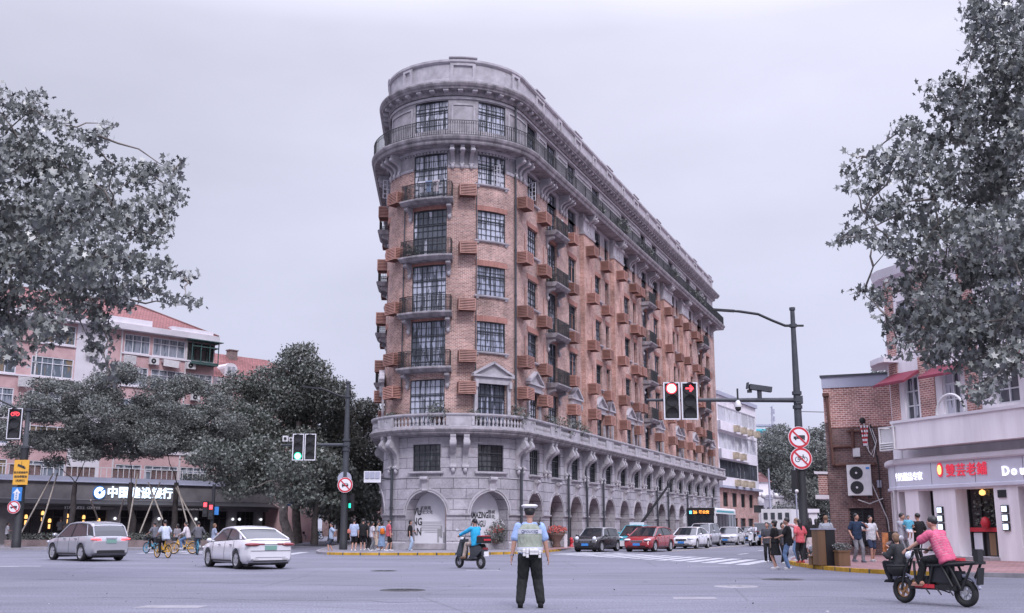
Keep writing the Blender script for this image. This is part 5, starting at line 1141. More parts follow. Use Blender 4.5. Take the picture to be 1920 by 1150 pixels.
p = atY(1422, 808, 229.5); m = MB(); m.box((p.x, p.y, p.z), (3.6, 1.2, .5), rx=.4); tag(m.build('teal_awning', mat('teal_sheet', (.05, .30, .34), .6, .2, 1)), 'teal awning on the distant pale block', 'awning')
p = ((1458 - 960) / 2043 * 215, 215); m = MB(); zt = zat(762, 215)
for dx, dy in ((-.5, -.3), (.5, -.3), (0, .5)): m.tube([(p[0] + dx, p[1] + dy, 8), (p[0] + dx * .2, p[1] + dy * .2, zt)], .07, 4)
for k in range(14): z_ = 10 + k * 1.25; m.tube([(p[0] - .4, p[1], z_), (p[0] + .4, p[1], z_ + .6)], .04, 4)
for k in range(4): m.box((p[0] + .4, p[1], zt - 1 - k * 1.5), (.3, .2, 1.0))
tag(m.build('antenna_mast', 'grey_band'), 'thin lattice antenna mast rising behind the trees', 'mast')
CUR = Poly([(-30, 172), (-8, 172)], 0)
EB = empty('end_building', (-19, 172, 0), 0, 'dim brown building closing the far end of the shaded side road', 'building'); m = MB(); wall(m, 0, 22, 0, 9, [(2 + i * 4, 3.6 + i * 4, z_, z_ + 1.6) for i in range(5) for z_ in (1, 4.5)], 0, .3); m.build('wall', 'brick_old', EB, True)
for i in range(5):
    for z_ in (1, 4.5): win(EB, 2.8 + i * 4, z_, 1.6, 1.6, 2, 2, pane='pane_dark')
m = MB(); m.box((0, 3, 9.2), (23, 7, .4)); m.build('roof', 'roof_tile', EB)
CUR = None
# roofline clutter of the pink flats
CUR = FL
for s, z, w_, h_ in ((-5.2, 18.95, 5.5, .5), (1.6, 18.95, 4.2, .35)): m = MB(); m.box((0, -.15, h_ / 2), (w_, 1.5, h_)); m.build('roof_slab', 'white_render', BK, True, P(s, -.3, z), rot(s))
for s in (-26, -19, -12.2, -4.9, 1.35):
    m = MB(); band(m, [(.0, 5.3), (.09, 5.3), (.09, 18.4), (.0, 18.4)], s - .06, s + .06); bk(m, 'downpipe', 'white_metal')
for k, s in enumerate((-20, -14.6, -10.2, -1.9, 2.4)):
    for j, z in enumerate((16.5, 13.65, 10.8)):
        if (k + j) % 2: split_unit(BK, s, z - .85, .12)
CUR = None
# ================================================================ street furniture
def frame_rect(m, w_, h_, t, y, d=.04, mi=0):
    m.box((-w_ / 2 + t / 2, y, h_ / 2), (t, d, h_), m=mi); m.box((w_ / 2 - t / 2, y, h_ / 2), (t, d, h_), m=mi); m.box((0, y, t / 2), (w_ - 2 * t, d, t), m=mi); m.box((0, y, h_ - t / 2), (w_ - 2 * t, d, t), m=mi)
def signal_head(loc, rz, lit, label, h=1.6, w_=.70, icon=None, group=None):
    """three-lens signal; lit = index from the top (or None) and lamp materials"""
    t = empty('traffic_light', loc, rz, label, 'traffic light', group)
    m = MB(); m.box((0, .06, h / 2), (w_ - .02, .16, h - .02)); m.build('housing', 'black', t)
    m = MB(); frame_rect(m, w_, h, .055, -.035, .05); m.build('border', 'white_frame', t)
    r = w_ * .33
    for i in range(3):
        z = h * (5 - 2 * i) / 6; on = lit and lit[0] == i
        q = MB(); q.tube([(0, -.01, z), (0, -.05, z)], r, 22, smooth=False)
        ln = q.build('lens', (lit[1] if on else 'lens_off'), t)
        if on:
            q = MB()
            if icon == 'arrow': q.box((-.03, -.062, z), (r * 1.1, .01, .07)); q.box((r * .38, -.062, z + r * .26), (r * .85, .01, .075), ry=R_(48)); q.box((r * .38, -.063, z - r * .26), (r * .85, .01, .075), ry=-R_(48))
            elif icon == 'bike':
                for x in (-r * .5, r * .5): q.lathe([(r * .30, -.004), (r * .42, -.004), (r * .42, .004), (r * .30, .004)], (x, -.06, z - r * .15), 14, X=Matrix.Rotation(PI / 2, 3, 'X'), caps=False)
                for a, b in (((-r * .5, z - r * .15), (-r * .15, z + r * .3)), ((-r * .15, z + r * .3), (r * .35, z + r * .3)), ((r * .35, z + r * .3), (r * .5, z - r * .15)), ((-r * .15, z + r * .3), (.05, z - r * .15)), ((.05, z - r * .15), (r * .35, z + r * .3))): q.tube([(a[0], -.062, a[1]), (b[0], -.062, b[1])], .012, 5)
            else: q.tube([(0, -.05, z), (0, -.058, z)], r * .8, 22, smooth=False)
            q.build('lit_symbol', lit[2], ln)
        q = MB(); n = 14; f = []
        for k in range(n + 1):
            a = R_(-10) + R_(200) * k / n; f.append((Vector((math.cos(a) * r * 1.08, -.03, z + math.sin(a) * r * 1.08)), Vector((math.cos(a) * r * 1.08, -.03 - .26 * max(.25, math.sin(a)), z + math.sin(a) * r * 1.05))))
        for a, b in zip(f, f[1:]): q.quad(a[0], a[1], b[1], b[0])
        q.build('visor', 'black', t)
    return t
def round_sign(loc, rz, r, icon, label, group='round prohibition signs'):
    t = empty('prohibition_sign', loc, rz, label, 'road sign', group)
    def dsk(rad, y0, y1, n, mt): q = MB(); q.tube([(0, y0, 0), (0, y1, 0)], rad, 32, smooth=False); q.build(n, mt, t)
    dsk(r, .02, -.01, 'plate', 'sign_white'); dsk(r * .96, -.01, -.014, 'red_ring', 'sign_red'); dsk(r * .76, -.014, -.018, 'face', 'sign_white')
    q = MB(); y = -.021; s = r / .45
    if icon in ('truck', 'bus'):
        q.box((.07 * s, y, .03 * s), (.34 * s, .006, .12 * s)); q.box((-.17 * s, y, -.01 * s), (.12 * s, .006, .10 * s)); q.box((0, y, -.045 * s), (.46 * s, .006, .03 * s))
        for x in (-.15, .12, .2): q.tube([(x * s, y, -.08 * s), (x * s, y - .004, -.08 * s)], .035 * s, 12)
    elif icon == 'bike':
        for x in (-.15, .15): q.lathe([(.085 * s, -.003), (.11 * s, -.003), (.11 * s, .003), (.085 * s, .003)], (x * s, y, -.04 * s), 18, X=Matrix.Rotation(PI / 2, 3, 'X'), caps=False)
        for a, b in (((-.15, -.04), (-.07, .08)), ((-.07, .08), (.10, .08)), ((.10, .08), (.15, -.04)), ((-.07, .08), (.0, -.04)), ((.0, -.04), (.10, .08)), ((-.15, -.04), (0, -.04)), ((.10, .08), (.08, .14)), ((.05, .14), (.12, .14)), ((-.09, .11), (-.03, .11))): q.tube([(a[0] * s, y, a[1] * s), (b[0] * s, y, b[1] * s)], .012 * s, 5)
    else:
        q.box((0, y, -.03 * s), (.38 * s, .006, .11 * s)); q.box((0, y, .09 * s), (.26 * s, .006, .025 * s)); q.box((-.15 * s, y, .04 * s), (.03 * s, .006, .11 * s), ry=.35); q.box((.15 * s, y, .04 * s), (.03 * s, .006, .11 * s), ry=-.35)
        for x in (-.13, .13): q.box((x * s, y, -.11 * s), (.06 * s, .006, .07 * s))
    q.build('pictogram', 'letter_black', t)
    q = MB(); q.box((0, -.027, 0), (r * 1.55, .006, r * .15), ry=R_(45)); q.build('slash', 'sign_red', t)
    return t
def pole(loc, h, arm_z, arm_dx, lamp_z, lamp_pts, label, r=.17, split=4.6, stub=.45):
    t = empty('signal_mast', loc, 0, label, 'pole', 'signal masts with lamp arms')
    m = MB(); m.lathe([(r * 1.25, 0), (r * 1.25, .5), (r * 1.1, .55), (r * 1.05, split)], n=16); m.lathe([(r, split), (r * .9, arm_z), (r * .55, h)], n=16, m=1); m.tube([(0, 0, h), (0, 0, h + .12)], r * .75, 12, m=1)
    for z in (arm_z - .3, arm_z, arm_z + .3, split, lamp_z): m.tube([(0, 0, z - .07), (0, 0, z + .07)], r * 1.2 if z < 8 else r * .95, 14, m=1)
    m.build('pole', ['dark_metal', 'pole_grey'], t)
    if arm_dx: m = MB(); m.tube([(0, 0, arm_z), (arm_dx, 0, arm_z)], [.11, .06], 10); m.box((-.05 * (1 if arm_dx > 0 else -1), 0, arm_z), (.3, .36, .34)); m.build('signal_arm', 'pole_grey', t)
    m = MB(); m.tube([(0, 0, lamp_z)] + [(x, 0, z) for x, z in lamp_pts], [.06] * (len(lamp_pts)) + [.045], 8); m.tube([(0, 0, lamp_z), (stub, 0, lamp_z)], .05, 8); m.ball((0, 0, lamp_z), .13); m.build('lamp_arm', 'dark_metal', t)
    (x0, z0), (x1, z1) = lamp_pts[-2:]; d = Vector((x1 - x0, 0, z1 - z0)).normalized(); c = Vector((x1, 0, z1)); m = MB(); m.box(c + d * .25, (.95, .2, .09), ry=-math.atan2(d.z, d.x) if d.x > 0 else -math.atan2(d.z, d.x)); m.build('lamp_head', 'dark_metal', t)
    return t
# right mast
PX, PY = 12.2, 45.5
pole((PX, PY, .13), 10.55, 6.63, -6.45, 9.87, [(-.35, 9.87), (-.9, 10.1), (-1.5, 10.38), (-2.3, 10.5), (-2.75, 10.53)], 'tall dark signal mast with long horizontal arm at the right corner', .17)
signal_head((6.80, PY - .2, 5.90), 0, (0, 'lamp_red', 'lamp_white_red'), 'traffic light showing a full red disc', 1.6, .70, None, 'traffic lights on the right mast')
signal_head((7.56, PY - .2, 5.90), 0, (0, 'lens_off', 'lamp_red'), 'traffic light showing a red arrow pointing right', 1.6, .70, 'arrow', 'traffic lights on the right mast')
t = empty('surveillance_camera', (PX - 1.6, PY, 6.72), 0, 'boxy grey surveillance camera standing on the long signal arm', 'camera'); m = MB(); m.box((.05, 0, .55), (.95, .28, .22), ry=R_(8)); m.box((-.5, 0, .66), (.06, .3, .26), ry=R_(8)); m.build('camera_body', 'pole_grey', t); m = MB(); m.tube([(0, 0, 0), (0, 0, .44)], .10, 10); m.box((0, 0, .05), (.34, .2, .06)); m.build('stand', 'pole_grey', t); m = MB(); m.box((-.42, 0, .42), (.18, .14, .12)); m.build('infrared_lamp', 'dark_metal', t)
t = empty('dome_camera', (PX - 2.55, PY - .05, 6.5), 0, 'small white dome camera hanging below the signal arm', 'camera'); m = MB(); m.lathe([(.05, .25), (.1, .2), (.16, .02), (.15, -.05)], n=14); m.build('shroud', 'white_metal', t); m = MB(); m.ball((0, 0, -.1), .13); m.build('dome', 'black', t); m = MB(); m.tube([(0, 0, .2), (0, 0, .75)], .04, 8); m.build('rod', 'dark_metal', t)
round_sign((PX - .07, PY - .24, 5.15), 0, .46, 'truck', 'no-trucks round sign, upper one on the right mast')
round_sign((PX - .03, PY - .24, 4.27), 0, .46, 'bike', 'no-bicycles round sign, lower one on the right mast')
t = empty('pedestrian_signal', (11.85, 45.2, 2.85), R_(60), 'black pedestrian signal box seen edge-on beside the right mast', 'traffic light'); m = MB(); m.box((0, 0, .45), (.35, .22, .95)); m.build('housing', 'black', t); m = MB(); m.box((0, .1, .1), (.06, .3, .06)); m.ball((-.2, -.1, .05), .08); m.build('bracket', 'white_metal', t)
# left mast
LX, LY = -10.05, 65.1
pole((LX, LY, .13), 9.95, 6.2, -3.95, 9.15, [(-.4, 9.15), (-1.0, 9.4), (-1.6, 9.62), (-2.1, 9.68)], 'dark signal mast at the left corner of the wedge pavement', .2, 4.2, .4)
signal_head((-12.93, LY - .2, 5.38), 0, (2, 'lamp_green', 'lamp_pale_green'), 'traffic light showing a round green light', 1.6, .68, None, 'traffic lights on the left mast')
signal_head((-12.2, LY - .2, 5.38), 0, None, 'unlit traffic light beside the green one', 1.6, .68, None, 'traffic lights on the left mast')
t = empty('twin_camera', (-13.6, LY, 6.35), 0, 'pair of small white cameras at the end of the left signal arm', 'camera'); m = MB(); m.box((-.15, 0, .35), (.32, .3, .34)); m.box((.2, 0, .3), (.22, .3, .24)); m.build('camera_body', 'white_metal', t); m = MB(); m.tube([(-.15, -.15, .35), (-.15, -.2, .35)], .09, 12); m.tube([(.2, -.15, .3), (.2, -.2, .3)], .07, 12); m.build('lens', 'black', t); m = MB(); m.tube([(0, 0, -.1), (0, 0, .2)], .05, 6); m.build('stem', 'pole_grey', t)
round_sign((LX + .04, LY - .28, 3.92), 0, .46, 'car', 'no-cars round sign on the left mast')
q = MB(); q.tube([(0, 0, 0), (0, .03, 0)], .42, 28, smooth=False); o = q.build('round_sign_back', 'grey_band'); o.location = (LX - .02, LY - .16, 4.3); tag(o, 'plain grey back of a round sign behind the no-cars sign', 'road sign')
t = empty('pedestrian_signal', (LX + .42, LY - .1, 2.35), R_(-50), 'small pedestrian signal on the left mast with a green figure', 'traffic light'); m = MB(); m.box((0, 0, .55), (.32, .2, 1.0)); m.build('housing', 'black', t); m = MB(); m.box((0, -.11, .8), (.24, .02, .3)); m.build('upper_lens', 'lens_off', t); m = MB(); m.box((0, -.11, .35), (.2, .02, .26)); m.build('lower_lens', 'lamp_green', t)
t = empty('lane_signal_panel', (-8.25, 63.8, 4.0), 0, 'white framed panel of three grey boxes reaching out beside the nose of the building', 'signal panel'); m = MB(); m.box((0, 0, .35), (1.0, .12, .66)); m.build('frame', 'white_frame', t)
for i in range(3): m = MB(); m.box((-.3 + i * .3, -.08, .45), (.25, .06, .38)); m.build('box', 'grey_band', t)
m = MB(); m.tube([(.4, .1, .3), (.9, 1.3, .3)], .05, 6); m.build('arm', 'pole_grey', t)
# far-left pole
FX, FY = -32.4, 71.4
pole((FX, FY, .13), 9.0, 5.0, 0, 9.0, [(-.5, 9.0), (-1.2, 9.3), (-2.0, 9.65), (-2.5, 9.7)], 'dark pole carrying the yellow warning sign at the left edge of the photo', .24, 6.5, .8)
signal_head((-33.05, FY - .4, 7.15), 0, (0, 'lens_off', 'lamp_red'), 'bicycle traffic light showing a red bicycle at the left edge of the photo', 2.05, .95, 'bike')
t = empty('warning_sign', (FX + .05, FY - .35, 4.18), 0, 'yellow rectangular camera warning sign with black Chinese text', 'sign'); m = MB(); m.box((0, 0, .8), (.98, .04, 1.62)); m.build('board', 'sign_yellow', t)
m = MB(); m.box((-.03, -.03, 1.2), (.46, .02, .15), ry=R_(20)); m.box((.2, -.03, 1.08), (.14, .02, .1), ry=R_(20)); m.tube([(0, -.03, 1.28), (0, -.03, 1.52)], .012, 5); m.build('camera_pictogram', 'letter_black', t)
for i, s in enumerate(('警方巡查组件', '违法停整治', '（武康路）')): text('lettering', s, (.155, .17, .17)[i], (FX + .05, FY - .38, 4.18 + .78 - i * .27), 0, 'letter_black', t, .004, .004)
t = empty('one_way_sign', (FX - .1, FY - .35, 3.12), 0, 'blue sign with a white upward arrow under the yellow sign', 'road sign'); m = MB(); m.box((0, 0, .44), (.66, .04, .9)); m.build('board', 'sign_blue', t); m = MB(); m.prism([(-.25, .5), (0, .82), (.25, .5), (.14, .5), (.14, .08), (-.14, .08), (-.14, .5)], 0, .01, 0, Matrix(((1, 0, 0, 0), (0, 0, -1, -.022), (0, 1, 0, 0), (0, 0, 0, 1)))); m.build('arrow', 'sign_white', t)
for i, s in enumerate('非机动'): text('lettering', s, .13, (FX - .1, FY - .40, 3.12 + .5 - i * .15), 0, 'sign_blue', t, .004)
round_sign((FX - .2, FY - .4, 2.72), 0, .42, 'truck', 'no-trucks round sign on the pole at the left edge of the photo')
# small pedestrian lights in front of the bank
bx, by = (397 - 960) / 2043 * 68.5, 68.5
t = empty('pedestrian_signal_post', (bx, by, 0), 0, 'slim dark post with two small red pedestrian lights in front of the bank', 'traffic light'); m = MB(); m.tube([(0, 0, .0), (0, 0, 4.1)], [.13, .1], 10); m.build('post', 'dark_metal', t)
for x, z in ((-.42, 2.55), (-.05, 2.4)): m = MB(); m.box((x, -.15, z), (.32, .2, .95)); h_ = m.build('signal_box', 'black', t); m = MB(); m.box((x, -.27, z + .27), (.2, .03, .26)); m.build('red_lens', 'lamp_red', h_); m = MB(); m.box((x, -.27, z - .2), (.22, .02, .26)); m.build('lower_lens', 'lens_off', h_)
m = MB(); m.box((.27, -.1, 2.45), (.26, .03, .5)); m.build('blue_plate', 'sign_blue', t)
t = empty('crossing_sign', ((537 - 960) / 2043 * 92, 92, 0), 0, 'blue pedestrian crossing sign among the dark trees', 'road sign'); m = MB(); m.tube([(0, 0, 0), (0, 0, 4.4)], .05, 8); m.build('post', 'dark_metal', t); m = MB(); m.box((0, -.06, 3.7), (1.0, .03, 1.0), ry=0); m.build('board', 'sign_blue', t); m = MB(); m.prism([(-.35, 3.35), (.35, 3.35), (0, 4.0)], 0, .02, 0, Matrix(((1, 0, 0, 0), (0, 0, -1, -.08), (0, 1, 0, 0), (0, 0, 0, 1)))); m.build('triangle', 'sign_white', t)
# litter bin cabinet and planter at the right corner
t = empty('kiosk_bin', (10.92, 38.2, .13), R_(8), 'tall brown and black litter cabinet with a pale top at the right corner', 'litter bin')
m = MB(); m.box((-.20, 0, .62), (.28, .5, 1.2)); m.build('wood_panel', 'wood_brown', t); m = MB(); m.box((.12, 0, .61), (.34, .52, 1.22)); m.build('cabinet', 'black', t); m = MB(); m.box((-.02, 0, 1.24), (.70, .56, .05)); m.build('top', 'grey_band', t)
def planter(loc, rz, w_, h_, lab, mt='wood_brown', n=420, fl=None, grp=None):
    t = empty('planter', loc, rz, lab, 'planter', grp); m = MB(); m.prism([(-w_ / 2, -w_ / 2), (w_ / 2, -w_ / 2), (w_ / 2, w_ / 2), (-w_ / 2, w_ / 2)], 0, h_); m.box((0, 0, h_), (w_ + .06, w_ + .06, .05)); m.build('box', mt, t)
    rn = random.Random(int(loc[0] * 10)); q = MB(); leaves(q, clump_pts((0, 0, h_ + .12), w_ * .72, n, rn, .5, 4, .05), .06, LEAF4, rn); q.build('foliage', 'leaf', t)
    if fl: q = MB(); leaves(q, clump_pts((0, 0, h_ + .3), w_ * .6, n, rn, .4, 4, .04), .07, LEAF4, rn); q.build('flower_foliage', fl, t)
planter((11.38, 37.75, .13), .1, .40, .5, 'low brown planter box with leafy plant beside the litter cabinet')
planter((10.62, 38.6, .13), .1, .26, .3, 'small planter with pale flowers at the foot of the right mast', 'wood_brown', 90, 'sign_white')
p = P(2.2 + 4.25 * .5 - .4, 1.6); t = empty('flower_urn', (2.95, 72.6, .13), 0, 'big bowl of orange-red flowers between two white posts in front of the arcade', 'planter')
m = MB(); m.lathe([(.25, .0), (.3, .1), (.22, .3), (.5, .75), (.6, .9), (.55, .92), (.2, .9)], n=16); m.build('bowl', 'terracotta', t); rn = random.Random(4); q = MB(); leaves(q, clump_pts((0, 0, 1.12), .72, 700, rn, .42, 4, .06), .09, LEAF4, rn); q.build('flower_foliage', 'flower_red', t); q = MB(); leaves(q, clump_pts((0, 0, .98), .66, 300, rn, .3, 4, .06), .09, LEAF4, rn); q.build('foliage', 'leaf', t)
for x in (-.62, .62): m = MB(); m.box((x, .1, .42), (.2, .2, .84)); m.build('post', 'white_render', t)
t = empty('fire_hydrant', (4.05, 74.6, .13), 0, 'small red fire hydrant on the kerb beside the black hatchback', 'hydrant'); m = MB(); m.lathe([(.15, 0), (.15, .06), (.1, .08), (.1, .42), (.13, .46), (.11, .56), (.03, .64)], n=12); m.build('barrel', 'sign_red', t)
for a in (0, PI / 2): m = MB(); m.tube([(math.cos(a) * .1, -math.sin(a) * .1, .34), (math.cos(a) * .2, -math.sin(a) * .2, .34)], .055, 10); m.build('outlet', 'sign_red', t)
t = empty('menu_board', (14.3, 41.0, .13), R_(-10), 'dark folding menu board with red and orange patches near the brick wall', 'sign'); m = MB(); m.box((.12, 0, .62), (.62, .05, 1.05), rx=.1); m.build('board', 'black', t); m = MB(); m.box((-.28, -.04, .75), (.22, .04, .7), rx=.1); m.build('printed_panel', mat('orange_print', (.42, .16, .06), .6, .6, 6), t); m = MB(); [m.box((x, 0, .1), (.04, .2, .2)) for x in (-.15, .38)]; m.build('leg', 'dark_metal', t)
for px, Y, top, lab in ((1446, 120, 880, 'thin pale lamp post standing behind the waiting couple'), (1496, 70, 850, 'thin pale post just left of the right mast')):
    x = (px - 960) / 2043 * Y; t = empty('thin_post', (x, Y, 0), 0, lab, 'pole'); zt = zat(top, Y); m = MB(); m.tube([(0, 0, 0), (0, 0, zt)], [.13, .09] if Y > 100 else [.05, .04], 8); m.build('post', 'grey_band', t)
    if Y > 100: m = MB(); [m.ball((d, 0, zt * .62), .3) for d in (-.7, .7)]; m.build('lamp_globe', 'white_metal', t); m = MB(); m.tube([(-.7, 0, zt * .58), (.7, 0, zt * .58)], .05, 6); m.build('crossbar', 'grey_band', t)
t = empty('bus_stop_sign', (27.5, 121, .13), 0, 'bus stop sign post with dark plate behind the silver sedan', 'sign'); m = MB(); m.tube([(0, 0, 0), (0, 0, 4.6)], .07, 8); m.build('post', 'white_metal', t); m = MB(); m.box((0, -.1, 3.3), (1.1, .06, .8)); m.build('dark_plate', 'dark_metal', t); m = MB(); m.box((.3, -.1, 4.3), (.6, .06, .7)); m.build('white_plate', 'sign_white', t)
# wire running across behind the roof
q = MB(); a, b = atY(1500, 772, 60), atY(1545, 773, 54); q.tube([a, b], .02, 5); tag(q.build('overhead_wire', 'iron'), 'short dark overhead wire meeting the brick side building', 'wire')
# ================================================================ vehicles
def lerp_pts(pts, x):
    if x <= pts[0][0]: return pts[0][1]
    for (a, u), (b, v) in zip(pts, pts[1:]):
        if x <= b: t = (x - a) / (b - a); return u + (v - u) * t
    return pts[-1][1]
SHAPES = {
 'sedan': dict(top=[(-.5, .60), (-.485, .675), (-.44, .705), (-.30, .70), (.0, .665), (.24, .635), (.36, .60), (.45, .54), (.485, .47), (.5, .42)], cab=[(-.43, .70), (-.30, .86), (-.20, .955), (-.08, 1.0), (.04, .99), (.12, .95), (.30, .63)], roof=(-.235, .115), win=(-.345, -.30), bp=-.055, wb=(.305, -.295), wr=.225),
 'suv': dict(top=[(-.5, .50), (-.49, .62), (-.44, .66), (.0, .62), (.25, .60), (.38, .56), (.46, .50), (.49, .42), (.5, .38)], cab=[(-.485, .64), (-.45, .84), (-.40, .955), (-.2, 1.0), (.0, .99), (.09, .955), (.27, .61)], roof=(-.43, .085), win=(-.40, -.33), bp=-.05, wb=(.31, -.30), wr=.215),
 'hatch': dict(top=[(-.5, .55), (-.49, .65), (-.44, .69), (.0, .655), (.25, .63), (.38, .58), (.46, .52), (.49, .44), (.5, .38)], cab=[(-.475, .67), (-.42, .88), (-.36, .955), (-.16, 1.0), (.0, .99), (.09, .955), (.30, .63)], roof=(-.38, .085), win=(-.38, -.33), bp=-.05, wb=(.31, -.29), wr=.225),
 'mini': dict(top=[(-.5, .50), (-.49, .62), (-.44, .66), (.0, .645), (.25, .64), (.38, .62), (.46, .56), (.49, .46), (.5, .38)], cab=[(-.47, .65), (-.43, .90), (-.40, .975), (-.12, 1.0), (.06, .985), (.13, .95), (.24, .65)], roof=(-.42, .12), win=(-.40, -.30), bp=-.03, wb=(.33, -.335), wr=.22),
 'van': dict(top=[(-.5, .5), (-.49, .58), (-.44, .60), (.0, .58), (.25, .57), (.38, .53), (.46, .47), (.49, .40), (.5, .34)], cab=[(-.485, .59), (-.46, .85), (-.43, .96), (-.1, 1.0), (.1, .99), (.17, .95), (.36, .56)], roof=(-.45, .165), win=(-.44, -.33), bp=-.02, wb=(.32, -.31), wr=.19),
}
def car(name, label, cat, x, y, heading, L_, W_, H_, col, kind, group=None, plate='sign_blue', tail=False, lit=False, front='grille', z=0.0, roofc=None):
    """local frame: +x forward, z up; heading = compass angle of travel from +Y towards +X"""
    S = SHAPES[kind]; t = empty(name, (x, y, z), PI / 2 - heading, label, cat, group); pm = paint(col); hw = W_ / 2; R0 = H_ * S['wr']; wx = [S['wb'][0] * L_, S['wb'][1] * L_]
    def topz(u): return lerp_pts(S['top'], u) * H_
    def plan(u): a = abs(u); return 1 - (.16 * ((a - .36) / .14) ** 2 if a > .36 else 0)
    def zb(xx):
        b = .13 * H_ + (.06 * H_ if abs(xx / L_) > .46 else 0)
        for c in wx:
            d = abs(xx - c); ra = R0 * 1.16
            if d < ra: b = max(b, R0 + math.sqrt(ra * ra - d * d))
        return b
    us = sorted(set([round(-.5 + i / 72, 4) for i in range(73)] + [round(c / L_ + s * R0 * 1.16 / L_ * k, 4) for c in wx for s in (-1, 1) for k in (1, .995, .9, .7)]))
    def section(u):
        xx = u * L_; w_ = hw * plan(u); zt = topz(u); b = zb(xx); pts = [(0, max(b * .9, .12)), (w_ * .88, b), (w_ * .975, max(b, .20 * H_)), (w_, max(b, .34 * H_)), (w_ * .985, max(b + .01, .50 * H_ * min(1, zt / (.62 * H_)))), (w_ * .955, max(zt - .055, b + .02)), (w_ * .86, zt - .008), (w_ * .5, zt + .012), (0, zt + .018)]
        return pts
    m = MB(); rings = []
    for u in us:
        pts = section(u); e = (abs(u) - .49) / .01 if abs(u) > .49 else 0
        ring = [(u * L_, yy, zz) for yy, zz in pts] + [(u * L_, -yy, zz) for yy, zz in pts[-2:0:-1]]
        if e > 0: cz = .42 * H_; ring = [(a, b * (1 - .05 * e), cz + (c - cz) * (1 - .12 * e)) for a, b, c in ring]
        rings.append(ring)
    n = len(rings[0]); vs = [v for r in rings for v in r]
    m.add(vs, [(i * n + j, i * n + (j + 1) % n, (i + 1) * n + (j + 1) % n, (i + 1) * n + j) for i in range(len(rings) - 1) for j in range(n)], smooth=True)
    m.add(rings[0], [tuple(range(n))]); m.add(rings[-1], [tuple(range(n))[::-1]]); m.build('body', pm, t)
    # dark underside and wheel wells
    m = MB(); m.box((0, 0, .2 * H_), (L_ * .93, W_ * .80, .16 * H_)); [m.box((c, 0, R0 * 1.15), (R0 * 2.2, W_ * .78, R0 * 1.5)) for c in wx]; m.build('underbody', 'black', t)
    # cabin shell
    cab = S['cab']; zr = H_
    def edge(u, v, off=0.0):
        """point on the cabin side: v 0 at the belt, 1 at the roof edge"""
        zt = topz(u) - .01; zc = max(lerp_pts(cab, u) * H_ - .055, zt); hb = hw * plan(u) * .90; k = (zc - zt) / (H_ * .36); ht = hb - hw * .23 * min(1, k)
        return Vector((u * L_, hb + (ht - hb) * v + off, zt + (zc - zt) * v + off * .3))
    uc = [cab[0][0] + (cab[-1][0] - cab[0][0]) * i / 34 for i in range(35)]
    def crown(u, off=0.0): p = edge(u, 1); zc = lerp_pts(cab, u) * H_ + off; return [(u * L_, p.y, p.z + off), (u * L_, p.y * .86, zc - .012), (u * L_, p.y * .45, zc), (u * L_, 0, zc + .006)]
    g = MB()
    for a, b in zip(uc, uc[1:]):
        for s in (1, -1):
            f = [edge(a, 0), edge(b, 0), edge(b, 1), edge(a, 1)]; g.add([(p.x, p.y * s, p.z) for p in f], [(0, 1, 2, 3)])
            ca, cb_ = crown(a), crown(b)
            for k in range(3): g.add([(q[0], q[1] * s, q[2]) for q in (ca[k], cb_[k], cb_[k + 1], ca[k + 1])], [(0, 1, 2, 3)], smooth=True)
    g.build('windows', 'glass_car', t)
    r = MB(); ra, rb_ = S['roof']; ur = [ra + (rb_ - ra) * i / 12 for i in range(13)]
    for a, b in zip(ur, ur[1:]):
        for s in (1, -1):
            ca, cb_ = crown(a, .014), crown(b, .014)
            for k in range(3): r.add([(q[0], q[1] * s * (1.02 if k == 0 and q is not None else 1.0), q[2]) for q in (ca[k], cb_[k], cb_[k + 1], ca[k + 1])], [(0, 1, 2, 3)], smooth=True)
    rm = paint(roofc) if roofc else pm; r.build('roof', rm, t)
    p_ = MB()
    def pil(u0, u1, v0=0.0, v1=1.0, uu0=None, uu1=None):
        for s in (1, -1):
            a, b = edge(u0, v0, .012), edge(u1, v0, .012); c, d = edge(uu1 if uu1 is not None else u1, v1, .012), edge(uu0 if uu0 is not None else u0, v1, .012)
            p_.add([(q.x, q.y * s, q.z) for q in (a, b, c, d)], [(0, 1, 2, 3)]); 
    pil(cab[-1][0] - .025, cab[-1][0], 0, 1, rb_ - .012, rb_ + .018)            # A
    pil(cab[0][0], S['win'][0] + .02, 0, 1, ra - .03, S['win'][1] + .04)        # C
    for s in (1, -1):                                                              # roof rails
        pts = [edge(u, 1, .012) for u in [ra + (rb_ - ra) * i / 8 for i in range(9)]]; p_.tube([(q.x, q.y * s, q.z) for q in pts], .035, 6)
        p_.tube([(q.x, q.y * s, q.z) for q in (edge(cab[-1][0], 0, .005), edge((cab[-1][0] + rb_) / 2, 1, .0), edge(rb_, 1, .005))], .032, 6); p_.tube([(q.x, q.y * s, q.z) for q in (edge(cab[0][0], 0, .005), edge(ra, 1, .005))], .035, 6)
    p_.build('pillars', rm if kind == 'mini' else pm, t)
    b_ = MB()
    for s in (1, -1):
        f = [edge(S['bp'] - .012, 0, .01), edge(S['bp'] + .012, 0, .01), edge(S['bp'] + .006, 1, .01), edge(S['bp'] - .018, 1, .01)]; b_.add([(q.x, q.y * s, q.z) for q in f], [(0, 1, 2, 3)])
        for ux in (S['bp'], .20, -.24):                                            # door seams
            pts = [(ux * L_, (hw * plan(ux) * k + .004) * s, zz) for k, zz in ((.975, .21 * H_), (1, .34 * H_), (.985, .5 * H_), (.955, topz(ux) - .05))]; b_.tube(pts, .006, 4)
        b_.tube([(u * L_, (hw * plan(u) * .978 + .004) * s, .19 * H_) for u in (-.2, 0, .2)], .03, 5)
    b_.build('door_seam', 'black', t)
